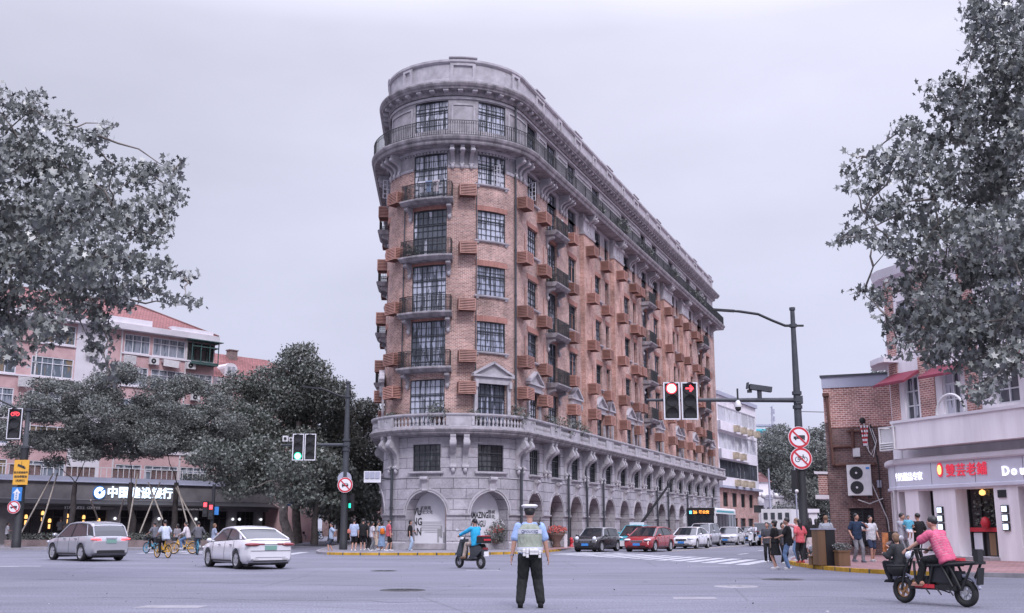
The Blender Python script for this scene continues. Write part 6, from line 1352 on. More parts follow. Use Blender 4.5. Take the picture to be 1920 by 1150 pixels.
    for s in (1, -1):
        for ux in (.05, -.19): m = MB(); m.box((ux * L_, s * (hw * .985 + .012), .565 * H_), (.2, .03, .032)); m.build('door_handle', 'chrome' if kind != 'mini' else 'black', t)
        m = MB(); m.ball((.215 * L_, s * (hw + .10), .66 * H_), (.07, .11, .075)); m.tube([(.215 * L_, s * (hw * .9), .64 * H_), (.215 * L_, s * (hw + .05), .65 * H_)], .025, 6); m.build('wing_mirror', pm, t)
        for c in wx:
            w_ = MB(); X = Matrix.Rotation(PI / 2, 3, 'X'); w_.lathe([(R0 * .66, -.10), (R0 * .93, -.115), (R0, -.07), (R0, .07), (R0 * .93, .115), (R0 * .66, .10)], (0, 0, 0), 28, X=X, caps=False); wo = w_.build('wheel', 'rubber', t, loc=(c, s * (hw - .125), R0))
            q = MB(); q.lathe([(R0 * .68, .02), (R0 * .68, .095), (R0 * .62, .1), (R0 * .60, .02)], (0, 0, 0), 24, X=X, caps=False); q.lathe([(R0 * .6, .015), (0.001, .015)], (0, 0, 0), 20, m=1, X=X, caps=False)
            for k in range(10): a = 2 * PI * k / 10 + (.12 if k % 2 else -.12); q.box((math.cos(a) * R0 * .34, -.08, math.sin(a) * R0 * .34), (R0 * .62, .03, .065), ry=-a)
            q.ball((0, -.085, 0), (.05, .02, .05)); rm_ = q.build('rim', ['rim', 'black'], wo); rm_.rotation_euler = (0, 0, 0 if s < 0 else PI)
    # front
    f = L_ / 2
    for s in (1, -1):
        m = MB()
        if kind == 'mini': m.ball((f - .12, s * hw * .66, .545 * H_), (.09, .12, .12), n=16, k=10); m.build('headlight', 'head_lamp', t); m = MB(); m.ball((f - .07, s * hw * .55, .3 * H_), (.04, .07, .07)); m.build('fog_light', 'head_lamp', t)
        else: m.ball((f - .16, s * hw * .68, .475 * H_), (.24, .23, .07), n=14, k=8); m.build('headlight', 'head_lamp', t)
        if lit and s == (1 if lit > 0 else -1): q = MB(); q.ball((f - .05, s * hw * .62, .475 * H_), (.07, .09, .05)); q.build('lit_lamp', 'head_lit', t)
        m = MB()
        if kind == 'sedan' or kind == 'hatch': m.ball((-f + .10, s * hw * .68, .575 * H_), (.17, .30, .075), n=16, k=8); m.box((-f + .01, s * hw * .42, .585 * H_), (.06, .30, .05))
        else: m.ball((-f + .07, s * hw * .70, .56 * H_), (.12, .24, .04), n=12, k=8); m.ball((-f + .05, s * hw * .56, .53 * H_), (.05, .14, .03), n=12, k=8)
        m.build('tail_light', 'tail_lit' if tail else 'tail_red', t)
    m = MB(); gz = .40 if kind != 'mini' else .42
    m.box((f - .035, 0, gz * H_), (.07, W_ * (.40 if kind != 'mini' else .50), .09 * H_)); m.box((f - .04, 0, .22 * H_), (.08, W_ * .62, .085 * H_)); gr = m.build('grille', 'black', t)
    m = MB(); [m.box((f + .003, 0, (gz + d) * H_), (.012, W_ * .38, .012)) for d in (-.03, 0, .03)]; m.box((f + .003, 0, (gz + .05) * H_), (.02, W_ * .42, .02)); m.build('chrome_trim', 'chrome', gr)
    m = MB(); m.box((f + .012, 0, .30 * H_), (.02, .44, .14)); m.build('number_plate', plate, t)
    # rear
    m = MB(); m.box((-f - .003, 0, .50 * H_), (.03, .44, .15)); m.build('number_plate', plate, t)
    m = MB(); m.box((-f + .02, 0, (.235 if kind == 'suv' else .20) * H_), (.07, W_ * .66, (.075 if kind == 'suv' else .03) * H_)); m.build('rear_diffuser', 'black', t)
    if kind == 'sedan': m = MB(); [m.box((-f + .03, sg * W_ * .31, .235 * H_), (.06, .26, .045)) for sg in (1, -1)]; m.box((-f - .004, 0, .43 * H_), (.02, W_ * .8, .012)); m.box((-f + .06, 0, .672 * H_), (.02, W_ * .86, .012)); m.build('bumper_vents', 'black', t)
    m = MB(); m.box((-f + .0, 0, .285 * H_), (.03, W_ * .60, .012)); m.box((-f + .0, 0, .585 * H_), (.04, .5, .015)); m.build('rear_trim', 'chrome', t)
    return t
WHITE = (.62, .61, .64)
TWD = PI + R_(21.6)
car('grey_suv', 'metallic grey tall car with lit red tail lights turning in front of the bank', 'car', -18.9, 48.6, R_(-46), 4.65, 1.88, 1.68, (.30, .30, .33), 'suv', plate=mat('plate_green', (.16, .30, .25), .5, 0), tail=True)
car('white_sedan', 'white four-door sedan with green number plate in the middle of the junction', 'car', -9.72, 39.9, R_(-35), 4.70, 1.82, 1.47, WHITE, 'sedan', plate='plate_green')
car('black_hatchback', 'small black retro hatchback with round headlamps, first in the kerb lane', 'car', 5.15, 66.0, TWD + .10, 3.75, 1.70, 1.44, (.018, .017, .02), 'mini', 'cars queuing along the apartment block', roofc=(.30, .30, .32))
tx = car('teal_taxi', 'teal and white taxi with roof sign behind the black hatchback', 'taxi', 8.55, 74.6, TWD, 4.5, 1.83, 1.6, (.03, .30, .36), 'van', 'cars queuing along the apartment block', plate='sign_blue')
m = MB(); m.box((0, 0, 1.68), (.22, .95, .18)); m.build('roof_sign', 'sign_white', tx); m = MB(); m.box((2.24, 0, .42), (.06, 1.66, .30)); m.box((2.24, 0, .3), (.10, 1.5, .2)); m.build('white_bumper', 'white_metal', tx)
car('red_hatchback', 'bright red hatchback at the head of the second lane', 'car', 8.35, 66.2, TWD + .12, 4.35, 1.82, 1.48, (.27, .015, .022), 'hatch', 'cars queuing along the apartment block', lit=0)
car('white_queue_sedan', 'white sedan with one bright headlamp behind the red hatchback', 'car', 12.35, 75.6, TWD + .06, 4.7, 1.83, 1.46, WHITE, 'sedan', 'cars queuing along the apartment block', lit=1)
car('silver_minivan', 'tall silver minivan behind the white sedan in the queue', 'car', 14.7, 83.6, TWD + .04, 4.75, 1.86, 1.75, (.36, .36, .40), 'van', 'cars queuing along the apartment block', lit=-1)
car('silver_sedan', 'silver-white sedan, the last large car before the silver pickup', 'car', 18.2, 91.0, TWD, 4.85, 1.86, 1.47, (.50, .49, .52), 'sedan', 'cars queuing along the apartment block', lit=1)
car('grey_sedan', 'dark grey sedan half hidden behind the silver-white sedan', 'car', 22.6, 104, TWD, 4.6, 1.8, 1.5, (.12, .12, .14), 'sedan', 'cars queuing along the apartment block')
car('maroon_sedan', 'maroon car at the far end of the queue', 'car', 25.6, 113, TWD, 4.6, 1.8, 1.5, (.12, .03, .035), 'hatch', 'cars queuing along the apartment block')
# bus
def bus(x, y, hd):
    t = empty('city_bus', (x, y, 0), PI / 2 - hd, 'black and white city bus with orange route display beside the arcade', 'bus'); L_, W_, H_ = 10.5, 2.5, 3.15
    def hull(x0, x1, z0, z1, wf, name, mt, r=.22):
        m = MB(); n = 5; pr = []
        for cx, cz, a0 in ((wf / 2 - r, z1 - r, 0), (-wf / 2 + r, z1 - r, 90)):
            for i in range(n + 1): a = R_(a0 + 90 * i / n); pr.append((cx + r * math.cos(a), cz + r * math.sin(a)))
        pr = [(wf / 2, z0)] + pr + [(-wf / 2, z0)]; m.prism(pr, x0, x1, 0, Matrix(((0, 0, 1, 0), (1, 0, 0, 0), (0, 1, 0, 0), (0, 0, 0, 1)))); return m.build(name, mt, t)
    hull(-L_ / 2, L_ / 2 - .05, .35, 1.0, W_, 'lower_body', 'black', .02); hull(-L_ / 2, L_ / 2 - .1, 1.0, 2.9, W_ - .02, 'side_glazing', 'glass_car', .1); hull(-L_ / 2, L_ / 2 - .35, 2.62, 3.15, W_, 'roof', 'white_metal', .2)
    m = MB(); m.box((L_ / 2 - .02, 0, 1.75), (.1, W_ - .1, 1.7)); m.build('windscreen', 'glass_car', t); m = MB(); m.box((L_ / 2, 0, 2.8), (.14, W_ - .04, .5)); m.box((L_ / 2 - .3, 0, 3.02), (.5, W_ - .1, .22)); m.build('front_cap', 'black', t)
    m = MB(); m.box((L_ / 2 + .09, .0, 2.73), (.03, 1.9, .28)); m.build('display', 'black', t); 
    text('lettering', '26', .36, (L_ / 2 + .12, -.45, 2.73), PI / 2, 'led_orange', t, .005, .012, world=False); text('lettering', '路公交', .30, (L_ / 2 + .12, .35, 2.73), PI / 2, 'led_orange', t, .005, .008, world=False)
    m = MB(); m.box((L_ / 2 + .115, -.85, 2.73), (.02, .22, .26)); m.build('display_symbol', 'led_blue', t)
    m = MB(); m.box((L_ / 2, 0, .68), (.12, W_ - .1, .6)); m.build('front_bumper', 'white_metal', t)
    for s in (1, -1):
        m = MB(); m.box((L_ / 2 + .25, s * (W_ / 2 + .12), 2.1), (.12, .24, .62)); m.tube([(L_ / 2, s * W_ / 2, 2.7), (L_ / 2 + .25, s * (W_ / 2 + .12), 2.55), (L_ / 2 + .25, s * (W_ / 2 + .12), 2.3)], .03, 6); m.build('mirror', 'white_metal', t)
        m = MB(); m.box((L_ / 2 - .1, s * (W_ / 2 - .01), 1.9), (.14, .06, 1.9)); m.build('corner_post', 'white_metal', t); m = MB(); m.ball((L_ / 2 + .05, s * .95, .8), (.05, .2, .1)); m.build('headlight', 'head_lamp', t); m = MB(); m.box((0, s * (W_ / 2 + .004), 2.84), (L_ * .8, .012, .16)); m.build('teal_stripe', 'teal_sheet', t)
        for c in (3.0, -2.8): m = MB(); m.lathe([(.25, -.13), (.48, -.13), (.5, -.08), (.5, .08), (.48, .13), (.25, .13)], (0, 0, 0), 22, X=Matrix.Rotation(PI / 2, 3, 'X'), caps=False); wo = m.build('wheel', 'rubber', t, loc=(c, s * (W_ / 2 - .12), .5)); m = MB(); m.tube([(0, -.1, 0), (0, .1, 0)], .26, 14); m.build('rim', 'rim', wo)
    for k in range(6): m = MB(); [m.box((3.2 - k * 1.5, s * (W_ / 2 - .002), 1.85), (.07, .02, 1.5)) for s in (1, -1)]; m.build('window_post', 'black', t)
    q = MB(); q.tube([(L_ / 2 + .06, .15, 1.0), (L_ / 2 + .09, -.4, 1.35)], .02, 5); q.build('wiper', 'black', t)
bus(18.6, 101.0, TWD)
m = MB(); m.tube([atY(1173, 1022, 80), atY(1207, 975, 80), atY(1263, 897, 80)], [.12, .10, .07], 8); t = tag(m.build('barrier_arm', 'iron'), 'long dark slanting pole rising behind the taxi', 'pole')
# silver pickup and white van driving away
pk = empty('silver_pickup', (20.35, 87.5, 0), PI / 2 - R_(21.6), 'silver pickup driving away beside the queue of cars', 'pickup truck')
m = MB(); m.prism([(-2.6, .45), (2.5, .42), (2.6, .75), (2.4, 1.02), (1.2, 1.1), (-2.6, 1.12)], -.93, .93, 0, Matrix(((1, 0, 0, 0), (0, 0, 1, 0), (0, 1, 0, 0), (0, 0, 0, 1)))); m.build('body', paint((.42, .41, .44)), pk)
m = MB(); m.prism([(-1.1, 1.1), (1.3, 1.1), (.6, 1.72), (-.85, 1.75)], -.78, .78, 0, Matrix(((1, 0, 0, 0), (0, 0, 1, 0), (0, 1, 0, 0), (0, 0, 0, 1)))); m.build('cab_glass', 'glass_car', pk); m = MB(); m.box((-.1, 0, 1.76), (1.5, 1.5, .06)); [m.box((-1.05 + .1, s * .74, 1.42), (.18, .08, .66)) for s in (1, -1)]; m.build('cab_roof', paint((.42, .41, .44)), pk)
for s in (1, -1):
    for c in (1.65, -1.6): m = MB(); m.lathe([(.22, -.12), (.37, -.12), (.38, -.07), (.38, .07), (.37, .12), (.22, .12)], (0, 0, 0), 20, X=Matrix.Rotation(PI / 2, 3, 'X'), caps=False); wo = m.build('wheel', 'rubber', pk, loc=(c, s * .8, .38)); m = MB(); m.tube([(0, -.08, 0), (0, .08, 0)], .2, 12); m.build('rim', 'rim', wo)
    m = MB(); m.box((-2.6, s * .84, .9), (.06, .14, .3)); m.build('tail_light', 'tail_red', pk)
m = MB(); m.box((-2.62, 0, .55), (.12, 1.7, .16)); m.build('bumper', 'black', pk); m = MB(); m.box((-2.62, 0, .75), (.03, .44, .15)); m.build('number_plate', 'sign_blue', pk)
vn = empty('white_box_vehicle', (25.5, 103, 0), PI / 2 - R_(21.6), 'white boxy bus with a row of small rear windows and cresting along its roof', 'bus')
m = MB(); m.box((0, 0, 1.75), (6.5, 2.7, 2.7)); m.build('body', 'white_metal', vn)
for i in range(4): m = MB(); m.box((-3.27, -1.0 + i * .65, 2.45), (.05, .36, .6)); m.build('rear_window', 'glass_car', vn)
m = MB(); [m.ball((-3.1, -1.1 + i * .45, 3.12), .14) for i in range(6)]; m.build('cresting', 'dark_metal', vn); m = MB(); m.box((-3.3, 0, 1.0), (.08, 2.5, .1)); m.build('bumper', 'black', vn)
for s in (1, -1):
    for c in (2, -2): m = MB(); m.lathe([(.0, -.15), (.45, -.15), (.45, .15), (0, .15)], (c, s * 1.2, .45), 18, X=Matrix.Rotation(PI / 2, 3, 'X')); m.build('wheel', 'rubber', vn)
# ---------------------------------------------------------------- two-wheelers
def wheel2(parent, x, r, tw=.045, spokes=18, mt='rubber', rimm='rim', solid=False, z=None):
    n = 26; q = MB(); q.tube([(math.cos(2 * PI * i / n) * (r - tw * .6), 0, math.sin(2 * PI * i / n) * (r - tw * .6)) for i in range(n + 1)], tw * .6, 8, caps=False); o = q.build('wheel', mt, parent, loc=(x, 0, r if z is None else z)); q = MB(); ri = r - tw * 1.3
    q.tube([(math.cos(2 * PI * i / n) * ri, 0, math.sin(2 * PI * i / n) * ri) for i in range(n + 1)], .014, 6, caps=False)
    if solid:
        for k in range(5): a = 2 * PI * k / 5; q.box((math.cos(a) * ri / 2, 0, math.sin(a) * ri / 2), (ri, .03, .05), ry=-a)
        q.tube([(0, -.05, 0), (0, .05, 0)], ri * .4, 14)
    else:
        for k in range(spokes): a = 2 * PI * k / spokes; q.tube([(0, 0, 0), (math.cos(a) * ri, 0, math.sin(a) * ri)], .004, 3)
        q.tube([(0, -.05, 0), (0, .05, 0)], .03, 8)
    q.build('rim', rimm, o); return o
def bicycle(x, y, hd, col, label, group, s=1.0, basket=True, lean=0.0, z=0.0):
    t = empty('bicycle', (x, y, z), PI / 2 - hd, label, 'bicycle', group); t.scale = (s, s, s); t.rotation_euler[0] = lean; pm = paint(col, .4, .2)
    wheel2(t, .52, .31, rimm=pm); wheel2(t, -.52, .31, rimm=pm)
    m = MB(); m.tube([(-.52, 0, .31), (-.08, 0, .30), (.36, 0, .62)], [.02, .04, .035], 8); m.tube([(-.08, 0, .30), (-.2, 0, .82)], .025, 8); m.tube([(-.52, 0, .31), (-.17, 0, .62)], .014, 6)
    m.tube([(.36, 0, .55), (.33, 0, .78)], .03, 8); m.tube([(.52, 0, .31), (.38, 0, .66)], .02, 6); m.tube([(-.08, 0, .34), (.34, 0, .72)], .03, 8); m.build('frame', pm, t)
    m = MB(); m.tube([(.34, 0, .78), (.30, 0, 1.0)], .016, 6); m.tube([(.16, -.29, 1.02), (.28, -.2, 1.03), (.31, 0, 1.0), (.28, .2, 1.03), (.16, .29, 1.02)], .014, 6); m.build('handlebar', 'black', t)
    m = MB(); m.ball((-.22, 0, .87), (.14, .08, .045)); m.build('saddle', 'black', t)
    m = MB(); m.tube([(-.82 + .3 * math.cos(a) + .3, 0, .31 + .36 * math.sin(a)) for a in [R_(40 + 20 * k) for k in range(8)]], .022, 4, flat=.4); m.build('mudguard', pm, t)
    m = MB(); m.tube([(-.08, -.06, .3), (-.08, .06, .3)], .08, 12); m.tube([(-.08, -.1, .3), (.04, -.1, .2)], .012, 5); m.tube([(-.08, .1, .3), (-.2, .1, .4)], .012, 5); m.build('crank', 'black', t)
    if basket: m = MB(); m.prism([(-.1, -.15), (.13, -.17), (.13, .17), (-.1, .15)], 0, .2); m.build('basket', 'dark_metal', t, loc=(.5, 0, .70))
    return t
YEL, CYA = (.62, .34, .03), (.05, .30, .45)
def gx(px, Y): return (px - 960) / 2043 * Y
bicycle(gx(308, 52), 52, R_(-46), YEL, 'yellow shared bicycle ridden by the man in the pale shirt', 'shared bicycles crossing in front of the bank')
bicycle(gx(346, 60), 60, R_(-88), YEL, 'yellow shared bicycle seen side-on, ridden by the person in the light jacket', 'shared bicycles crossing in front of the bank')
bicycle(gx(288, 61), 61, R_(-55), CYA, 'blue shared bicycle partly behind the yellow bicycle rider', 'shared bicycles crossing in front of the bank')
bicycle(gx(372, 58), 58, R_(-20), CYA, 'blue shared bicycle just behind the white sedan bonnet', 'shared bicycles crossing in front of the bank')
rn = random.Random(9)
for i in range(9): bicycle(-21.0 + rn.uniform(-.2, .2), 92 + i * 3.2, R_(75 + rn.uniform(-12, 12)), ((.2, .2, .22), (.05, .05, .06), CYA)[i % 3], 'parked bicycle in the dark row under the trees left of the man in shorts', 'bicycles parked under the trees', lean=.12, z=.13)
def scooter(x, y, hd, label, c1, c2, cargo=False):
    t = empty('electric_scooter', (x, y, 0), PI / 2 - hd, label, 'scooter'); p1, p2 = paint(c1), paint(c2)
    r = .235 if not cargo else .25; wb = .62 if not cargo else .68
    wheel2(t, wb, r, .09, mt='rubber', solid=True, rimm='rim' if not cargo else paint((.32, .16, .06))); wheel2(t, -wb, r, .10, mt='rubber', solid=True)
    if not cargo:
        m = MB(); m.prism([(.50, .45), (.62, .50), (.40, 1.0), (.30, 1.02), (.32, .55), (.36, .32), (.46, .30)], -.16, .16, 0, Matrix(((1, 0, 0, 0), (0, 0, 1, 0), (0, 1, 0, 0), (0, 0, 0, 1)))); m.ball((wb, 0, .47), (.2, .07, .08)); m.build('front_shield', p1, t)
        m = MB(); m.box((.05, 0, .30), (.55, .30, .07)); m.build('footboard', 'black', t)
        m = MB(); m.prism([(-.15, .28), (-.2, .72), (-.75, .80), (-.86, .66), (-.5, .40)], -.15, .15, 0, Matrix(((1, 0, 0, 0), (0, 0, 1, 0), (0, 1, 0, 0), (0, 0, 0, 1)))); m.build('rear_body', p2, t)
        m = MB(); m.prism([(-.12, .72), (-.18, .80), (-.50, .80), (-.66, .86), (-.72, .78), (-.2, .70)], -.14, .14, 0, Matrix(((1, 0, 0, 0), (0, 0, 1, 0), (0, 1, 0, 0), (0, 0, 0, 1)))); m.build('seat', 'black', t)
        m = MB(); m.box((-.78, 0, 1.0), (.36, .38, .24)); m.build('top_case', 'black', t); m = MB(); m.box((-.78, 0, 1.13), (.30, .34, .03)); m.box((-.97, 0, 1.0), (.02, .3, .06)); m.build('case_lid', 'sign_red', t)
        m = MB(); m.box((-.92, 0, .52), (.02, .2, .16)); m.build('number_plate', 'sign_white', t); m = MB(); m.box((-.86, 0, .7), (.06, .2, .07)); m.build('tail_light', 'tail_red', t)
        hb = (.34, 1.08)
    else:
        m = MB(); m.box((-.05, 0, .33), (1.05, .26, .09)); m.box((-.38, 0, .43), (.42, .18, .13)); m.build('frame', 'black', t); m = MB(); m.box((.1, -.14, .35), (.42, .02, .07)); m.box((.1, .14, .35), (.42, .02, .07)); m.build('frame_sticker', 'sign_red', t)
        m = MB(); m.box((-.26, 0, .77), (.66, .26, .10)); m.build('seat', 'black', t); m = MB(); m.box((-.2, 0, .58), (.42, .2, .32)); m.box((.2, 0, .46), (.3, .2, .14)); m.box((-.55, 0, .55), (.2, .14, .18)); m.build('battery_box', 'dark_metal', t)
        m = MB(); m.tube([(.02, .12, .72), (-.4, .14, .75), (-1.02, .14, .80)], .03, 6); m.tube([(.02, -.12, .72), (-.4, -.14, .75), (-1.02, -.14, .80)], .03, 6); m.box((-.78, 0, .80), (.5, .26, .05)); [m.tube([(xx, -.14, .79), (xx, .14, .79)], .016, 6) for xx in (-.5, -.68, -.86, -1.0)]; [m.tube(q_, .024, 6) for sg in (.13, -.13) for q_ in ([(-.95, sg, .8), (-.68, sg, .3)], [(-.45, sg, .76), (-.68, sg, .3)], [(-.30, sg, .72), (-.5, sg, .36)], [(-.1, sg, .72), (.02, sg, .36)], [(.36, sg * .5, .8), (.3, sg, .36)])]; m.build('luggage_rack', 'black', t)
        m = MB(); m.box((-.99, 0, .93), (.10, .16, .22)); m.build('rear_bag', 'black', t); m = MB(); m.box((-1.0, 0, .56), (.025, .18, .30), ry=-.15); m.build('mudflap', 'black', t); m = MB(); m.box((-.62, .0, .85), (.10, .16, .05)); m.build('strapped_bundle', 'letter_red' if 0 else 'sign_red', t)
        m = MB(); m.tube([(-.68 + .3 * math.cos(a), 0, .25 + .3 * math.sin(a)) for a in [R_(20 + 18 * k) for k in range(9)]], .06, 5, flat=.5); m.build('rear_mudguard', 'grey_band', t); m = MB(); m.tube([(.68 + .3 * math.cos(a), 0, .25 + .3 * math.sin(a)) for a in [R_(30 + 18 * k) for k in range(7)]], .05, 5, flat=.5); m.build('front_mudguard', 'grey_band', t)
        [MB().tube([(a, s * .13, .32), (a - .22, s * .3, .22)], .014, 5).build('footpeg', 'black', t) for a in (.1, -.15, -.4) for s in (1, -1)]; m = MB(); m.ball((.52, -.1, .38), (.06, .05, .09)); m.build('yellow_light', 'sign_yellow', t)
        hb = (.40, .98)
    m = MB(); m.tube([(wb, .07, r), (wb - .10, .07, .62), (hb[0], 0, hb[1])], .022, 6); m.tube([(wb, -.07, r), (wb - .10, -.07, .62), (hb[0], 0, hb[1])], .022, 6); m.build('fork', 'dark_metal', t)
    m = MB(); m.tube([(hb[0] - .12, -.34, hb[1] + .02), (hb[0], -.2, hb[1] + .04), (hb[0], .2, hb[1] + .04), (hb[0] - .12, .34, hb[1] + .02)], .016, 6); [m.tube([(hb[0] - .06, s * .27, hb[1] + .03), (hb[0] - .16, s * .38, hb[1] + .02)], .024, 8) for s in (1, -1)]; m.build('handlebar', 'black', t)
    for s in (1, -1): m = MB(); m.tube([(hb[0], s * .2, hb[1]), (hb[0] + .02, s * .28, hb[1] + .22)], .01, 5); m.ball((hb[0] + .02, s * .3, hb[1] + .25), (.02, .07, .05)); m.build('mirror', 'rim', t)
    m = MB(); m.ball((hb[0] + .10, 0, hb[1] - .08), (.07, .1, .08)); m.build('headlight', 'head_lamp', t)
    return t
scooter(gx(882, 39.0), 39.0, R_(-40), 'black electric scooter with a teal side and red-lidded top case', (.03, .04, .05), (.03, .035, .04))
scooter(7.95, 20.75, R_(-32), 'long black cargo scooter with bronze front rim and rear rack', (.03, .03, .03), (.03, .03, .03), True)
# ================================================================ people
def remesh(mb, voxel, smooth=4):
    me = mb.mesh('tmp', 'skin'); o = bpy.data.objects.new('tmp', me); COL.objects.link(o)
    r = o.modifiers.new('r', 'REMESH'); r.mode = 'VOXEL'; r.voxel_size = voxel; r.use_smooth_shade = True
    s = o.modifiers.new('s', 'SMOOTH'); s.iterations = smooth; s.factor = .5
    out = bpy.data.meshes.new_from_object(o.evaluated_get(bpy.context.evaluated_depsgraph_get()))
    bpy.data.objects.remove(o); bpy.data.meshes.remove(me); out.materials.clear(); return out
from mathutils import noise
def wrinkle(me, amp=.010, f=11, seed=0.0, bias=0.0):
    """soft cloth folds pressed into a garment mesh"""
    o = Vector((seed, seed * .7, -seed)); nm = [v.normal.copy() for v in me.vertices]
    for v, n in zip(me.vertices, nm):
        c = v.co; q = Vector((c.x * f, c.y * f, c.z * f * .55 + c.x * f * .5)) + o
        v.co = c + n * (amp * (1 - 2 * abs(noise.noise(q))) + amp * .6 * noise.noise(q * 2.3) + bias)
    return me
def put(name, me, mt, parent): me.name = name; me.materials.append(M(mt) if isinstance(mt, str) else mt); return link(name, me, parent)
def cap(m, a, b, ra, rb, n=10):
    a, b = Vector(a), Vector(b)
    if (b - a).length > 1e-4: m.tube([a, b], [ra, rb], n)
    m.ball(a, ra, n=n, k=6); m.ball(b, rb, n=n, k=6)
def loft(m, st, n=16):
    """st: (centre, rx, ry, lean)"""
    vs = []
    for c, rx, ry, le in st:
        ax, ay = Vector((1, 0, 0)), Vector((0, math.cos(le), -math.sin(le)))
        for j in range(n): a = 2 * PI * j / n; vs.append(Vector(c) + ax * math.cos(a) * rx + ay * math.sin(a) * ry)
    k = len(st); m.add(vs, [(i * n + j, i * n + (j + 1) % n, (i + 1) * n + (j + 1) % n, (i + 1) * n + j) for i in range(k - 1) for j in range(n)]); m.add(vs[:n], [tuple(range(n))[::-1]]); m.add(vs[-n:], [tuple(range(n))])
def ik(a, b, l1, l2, pole):
    a, b = Vector(a), Vector(b); d = b - a; L_ = min(d.length, (l1 + l2) * .999); u = d.normalized(); b = a + u * L_
    x = (l1 * l1 - l2 * l2 + L_ * L_) / (2 * L_); h = math.sqrt(max(0, l1 * l1 - x * x)); p = Vector(pole); p = (p - u * p.dot(u)); p.normalize(); return a + u * x + p * h, b
def person(px_, Y, hd, h, label, top, bottom, hair='short', group=None, z=0.0, X=None, sleeve='short', feet=None, hands=None, hip=None, lean=0.0, head=(0, 0), wide=1.0, bag=None, shoes=(.5, .5, .52), vox=.017, shoew=1, mask=False, hairc='hair', extra=None, knee=(0, 1, 0), name='person', cat='person', tuck=False):
    x = gx(px_, Y) if X is None else X; t = empty(name, (x, Y, z), -hd, label, cat, group); s = h / 1.75; V = Vector
    hz = hip[1] if hip else .93; hy = hip[0] if hip else 0; det = vox < .012
    feet = feet or [(-.10, .0, .08), (.10, .02, .08)]; hands = hands or [(-.26, .03, .82), (.26, .03, .82)]
    sp = V((0, math.sin(lean), math.cos(lean))); pel = V((0, hy, hz)); def_ = lambda k: pel + sp * k
    sh = [def_(.49) + V((-.185 * wide, 0, 0)), def_(.49) + V((.185 * wide, 0, 0))]; neck = def_(.55); hd_c = def_(.56) + V((0, .02 + head[1] * .04, .145)) 
    hips = [pel + V((-.09, 0, -.02)), pel + V((.09, 0, -.02))]; B = MB(); knees = []; anks = []
    for i in (0, 1):
        k, a = ik(hips[i], feet[i], .44, .43, knee); knees.append(k); anks.append(a)
        cap(B, hips[i], k, .078, .052); cap(B, k, a, .052, .036); cap(B, V(a) + V((0, -.01, -.02)), V(a) + V((0, .12, -.045)), .036, .028)
    elb = []; wr = []
    for i, sd in ((0, -1), (1, 1)):
        e, w_ = ik(sh[i], hands[i], .285, .255, (sd * .5, -1, -.2)); elb.append(e); wr.append(w_)
        cap(B, sh[i], e, .047 * wide, .039 * wide); cap(B, e, w_, .039 * wide, .026 * wide)
        d = (w_ - e).normalized(); side = V((-sd, 0, 0)); side = (side - d * side.dot(d)).normalized(); nrm = d.cross(side)
        pb = w_ + d * .02; pe = w_ + d * .085; fw = V((0, 1, 0)); fw = (fw - d * fw.dot(d)); fw = fw.normalized() if fw.length > .1 else nrm
        for q in (-.022, 0, .022): cap(B, pb + fw * q * .7, pe + fw * q, .016, .014, 8)
        for j, (q, ln) in enumerate(((-.030, .062), (-.010, .075), (.010, .080), (.030, .070))):
            r = .0088 if det else .011; k1 = pe + fw * q + d * ln * .5 + side * .004; k2 = k1 + d * ln * .42 + side * .022; cap(B, pe + fw * q, k1, r * 1.08, r, 8); cap(B, k1, k2, r, r * .85, 8)
        t0 = pb + fw * .026; t1 = t0 + fw * .022 + d * .03 + side * .012; cap(B, t0, t1, .013, .011, 8); cap(B, t1, t1 + d * .032 + side * .01, .011, .009, 8)
    loft(B, [(def_(-.06), .13 * wide, .10, lean), (def_(.0), .155 * wide, .11, lean), (def_(.14), .13 * wide, .092, lean), (def_(.32), .155 * wide, .108, lean), (def_(.46), .165 * wide, .09, lean), (def_(.52), .09, .07, lean)])
    cap(B, def_(.48), hd_c + V((0, -.015, -.06)), .056, .052)
    ct, st_ = math.cos(head[0]), math.sin(head[0])
    def hp(a, b, c): return hd_c + V((a * ct + b * st_, b * ct - a * st_, c))
    B.ball(hd_c + V((0, 0, .015)), (.082, .100, .112), n=16, k=12); c_ = hp(0, .045, -.06); B.ball(c_, (.045, .045, .045)); cap(B, hp(0, .085, .005), hp(0, .108, -.02), .012, .015, 8); [B.ball(hp(q * .078, -.005, -.005), (.014, .02, .03)) for q in (-1, 1)]
    B.v = [tuple(V(v) * s) for v in B.v]; put('body', remesh(B, vox, 3), 'skin', t)
    E = MB(); [E.ball(V(hp(q * .032, .085, .015)) * s, .010 * s, n=8, k=5) for q in (-1, 1)]; E.build('eyes', 'black', t); E = MB(); cap(E, V(hp(-.02, .088, -.05)) * s, V(hp(.02, .088, -.05)) * s, .006, .006, 6); E.build('mouth', mat('lips', (.28, .10, .09), .5, 0) if 'lips' not in MATS else 'lips', t)
    if mask: E = MB(); E.ball(V(hp(0, .055, -.045)) * s, (.058 * s, .05 * s, .048 * s)); E.build('face_mask', paint((.35, .48, .58), .8, 0), t)
    # hair
    Hh = MB(); Hh.ball(V(hp(0, -.018, .045)) * s, (.093 * s, .105 * s, .104 * s), n=14, k=10)
    if hair in ('long', 'bob', 'bun', 'tail'):
        Hh.ball(V(hp(0, -.045, -.01)) * s, (.092 * s, .075 * s, .115 * s))
        if hair == 'long': cap(Hh, V(hp(0, -.06, -.02)) * s, V(hp(0, -.085, -.30)) * s, .088 * s, .075 * s)
        if hair == 'bun': Hh.ball(V(hp(0, -.10, .07)) * s, .05 * s)
        if hair == 'tail': cap(Hh, V(hp(0, -.10, .03)) * s, V(hp(0, -.13, -.2)) * s, .035 * s, .02 * s)
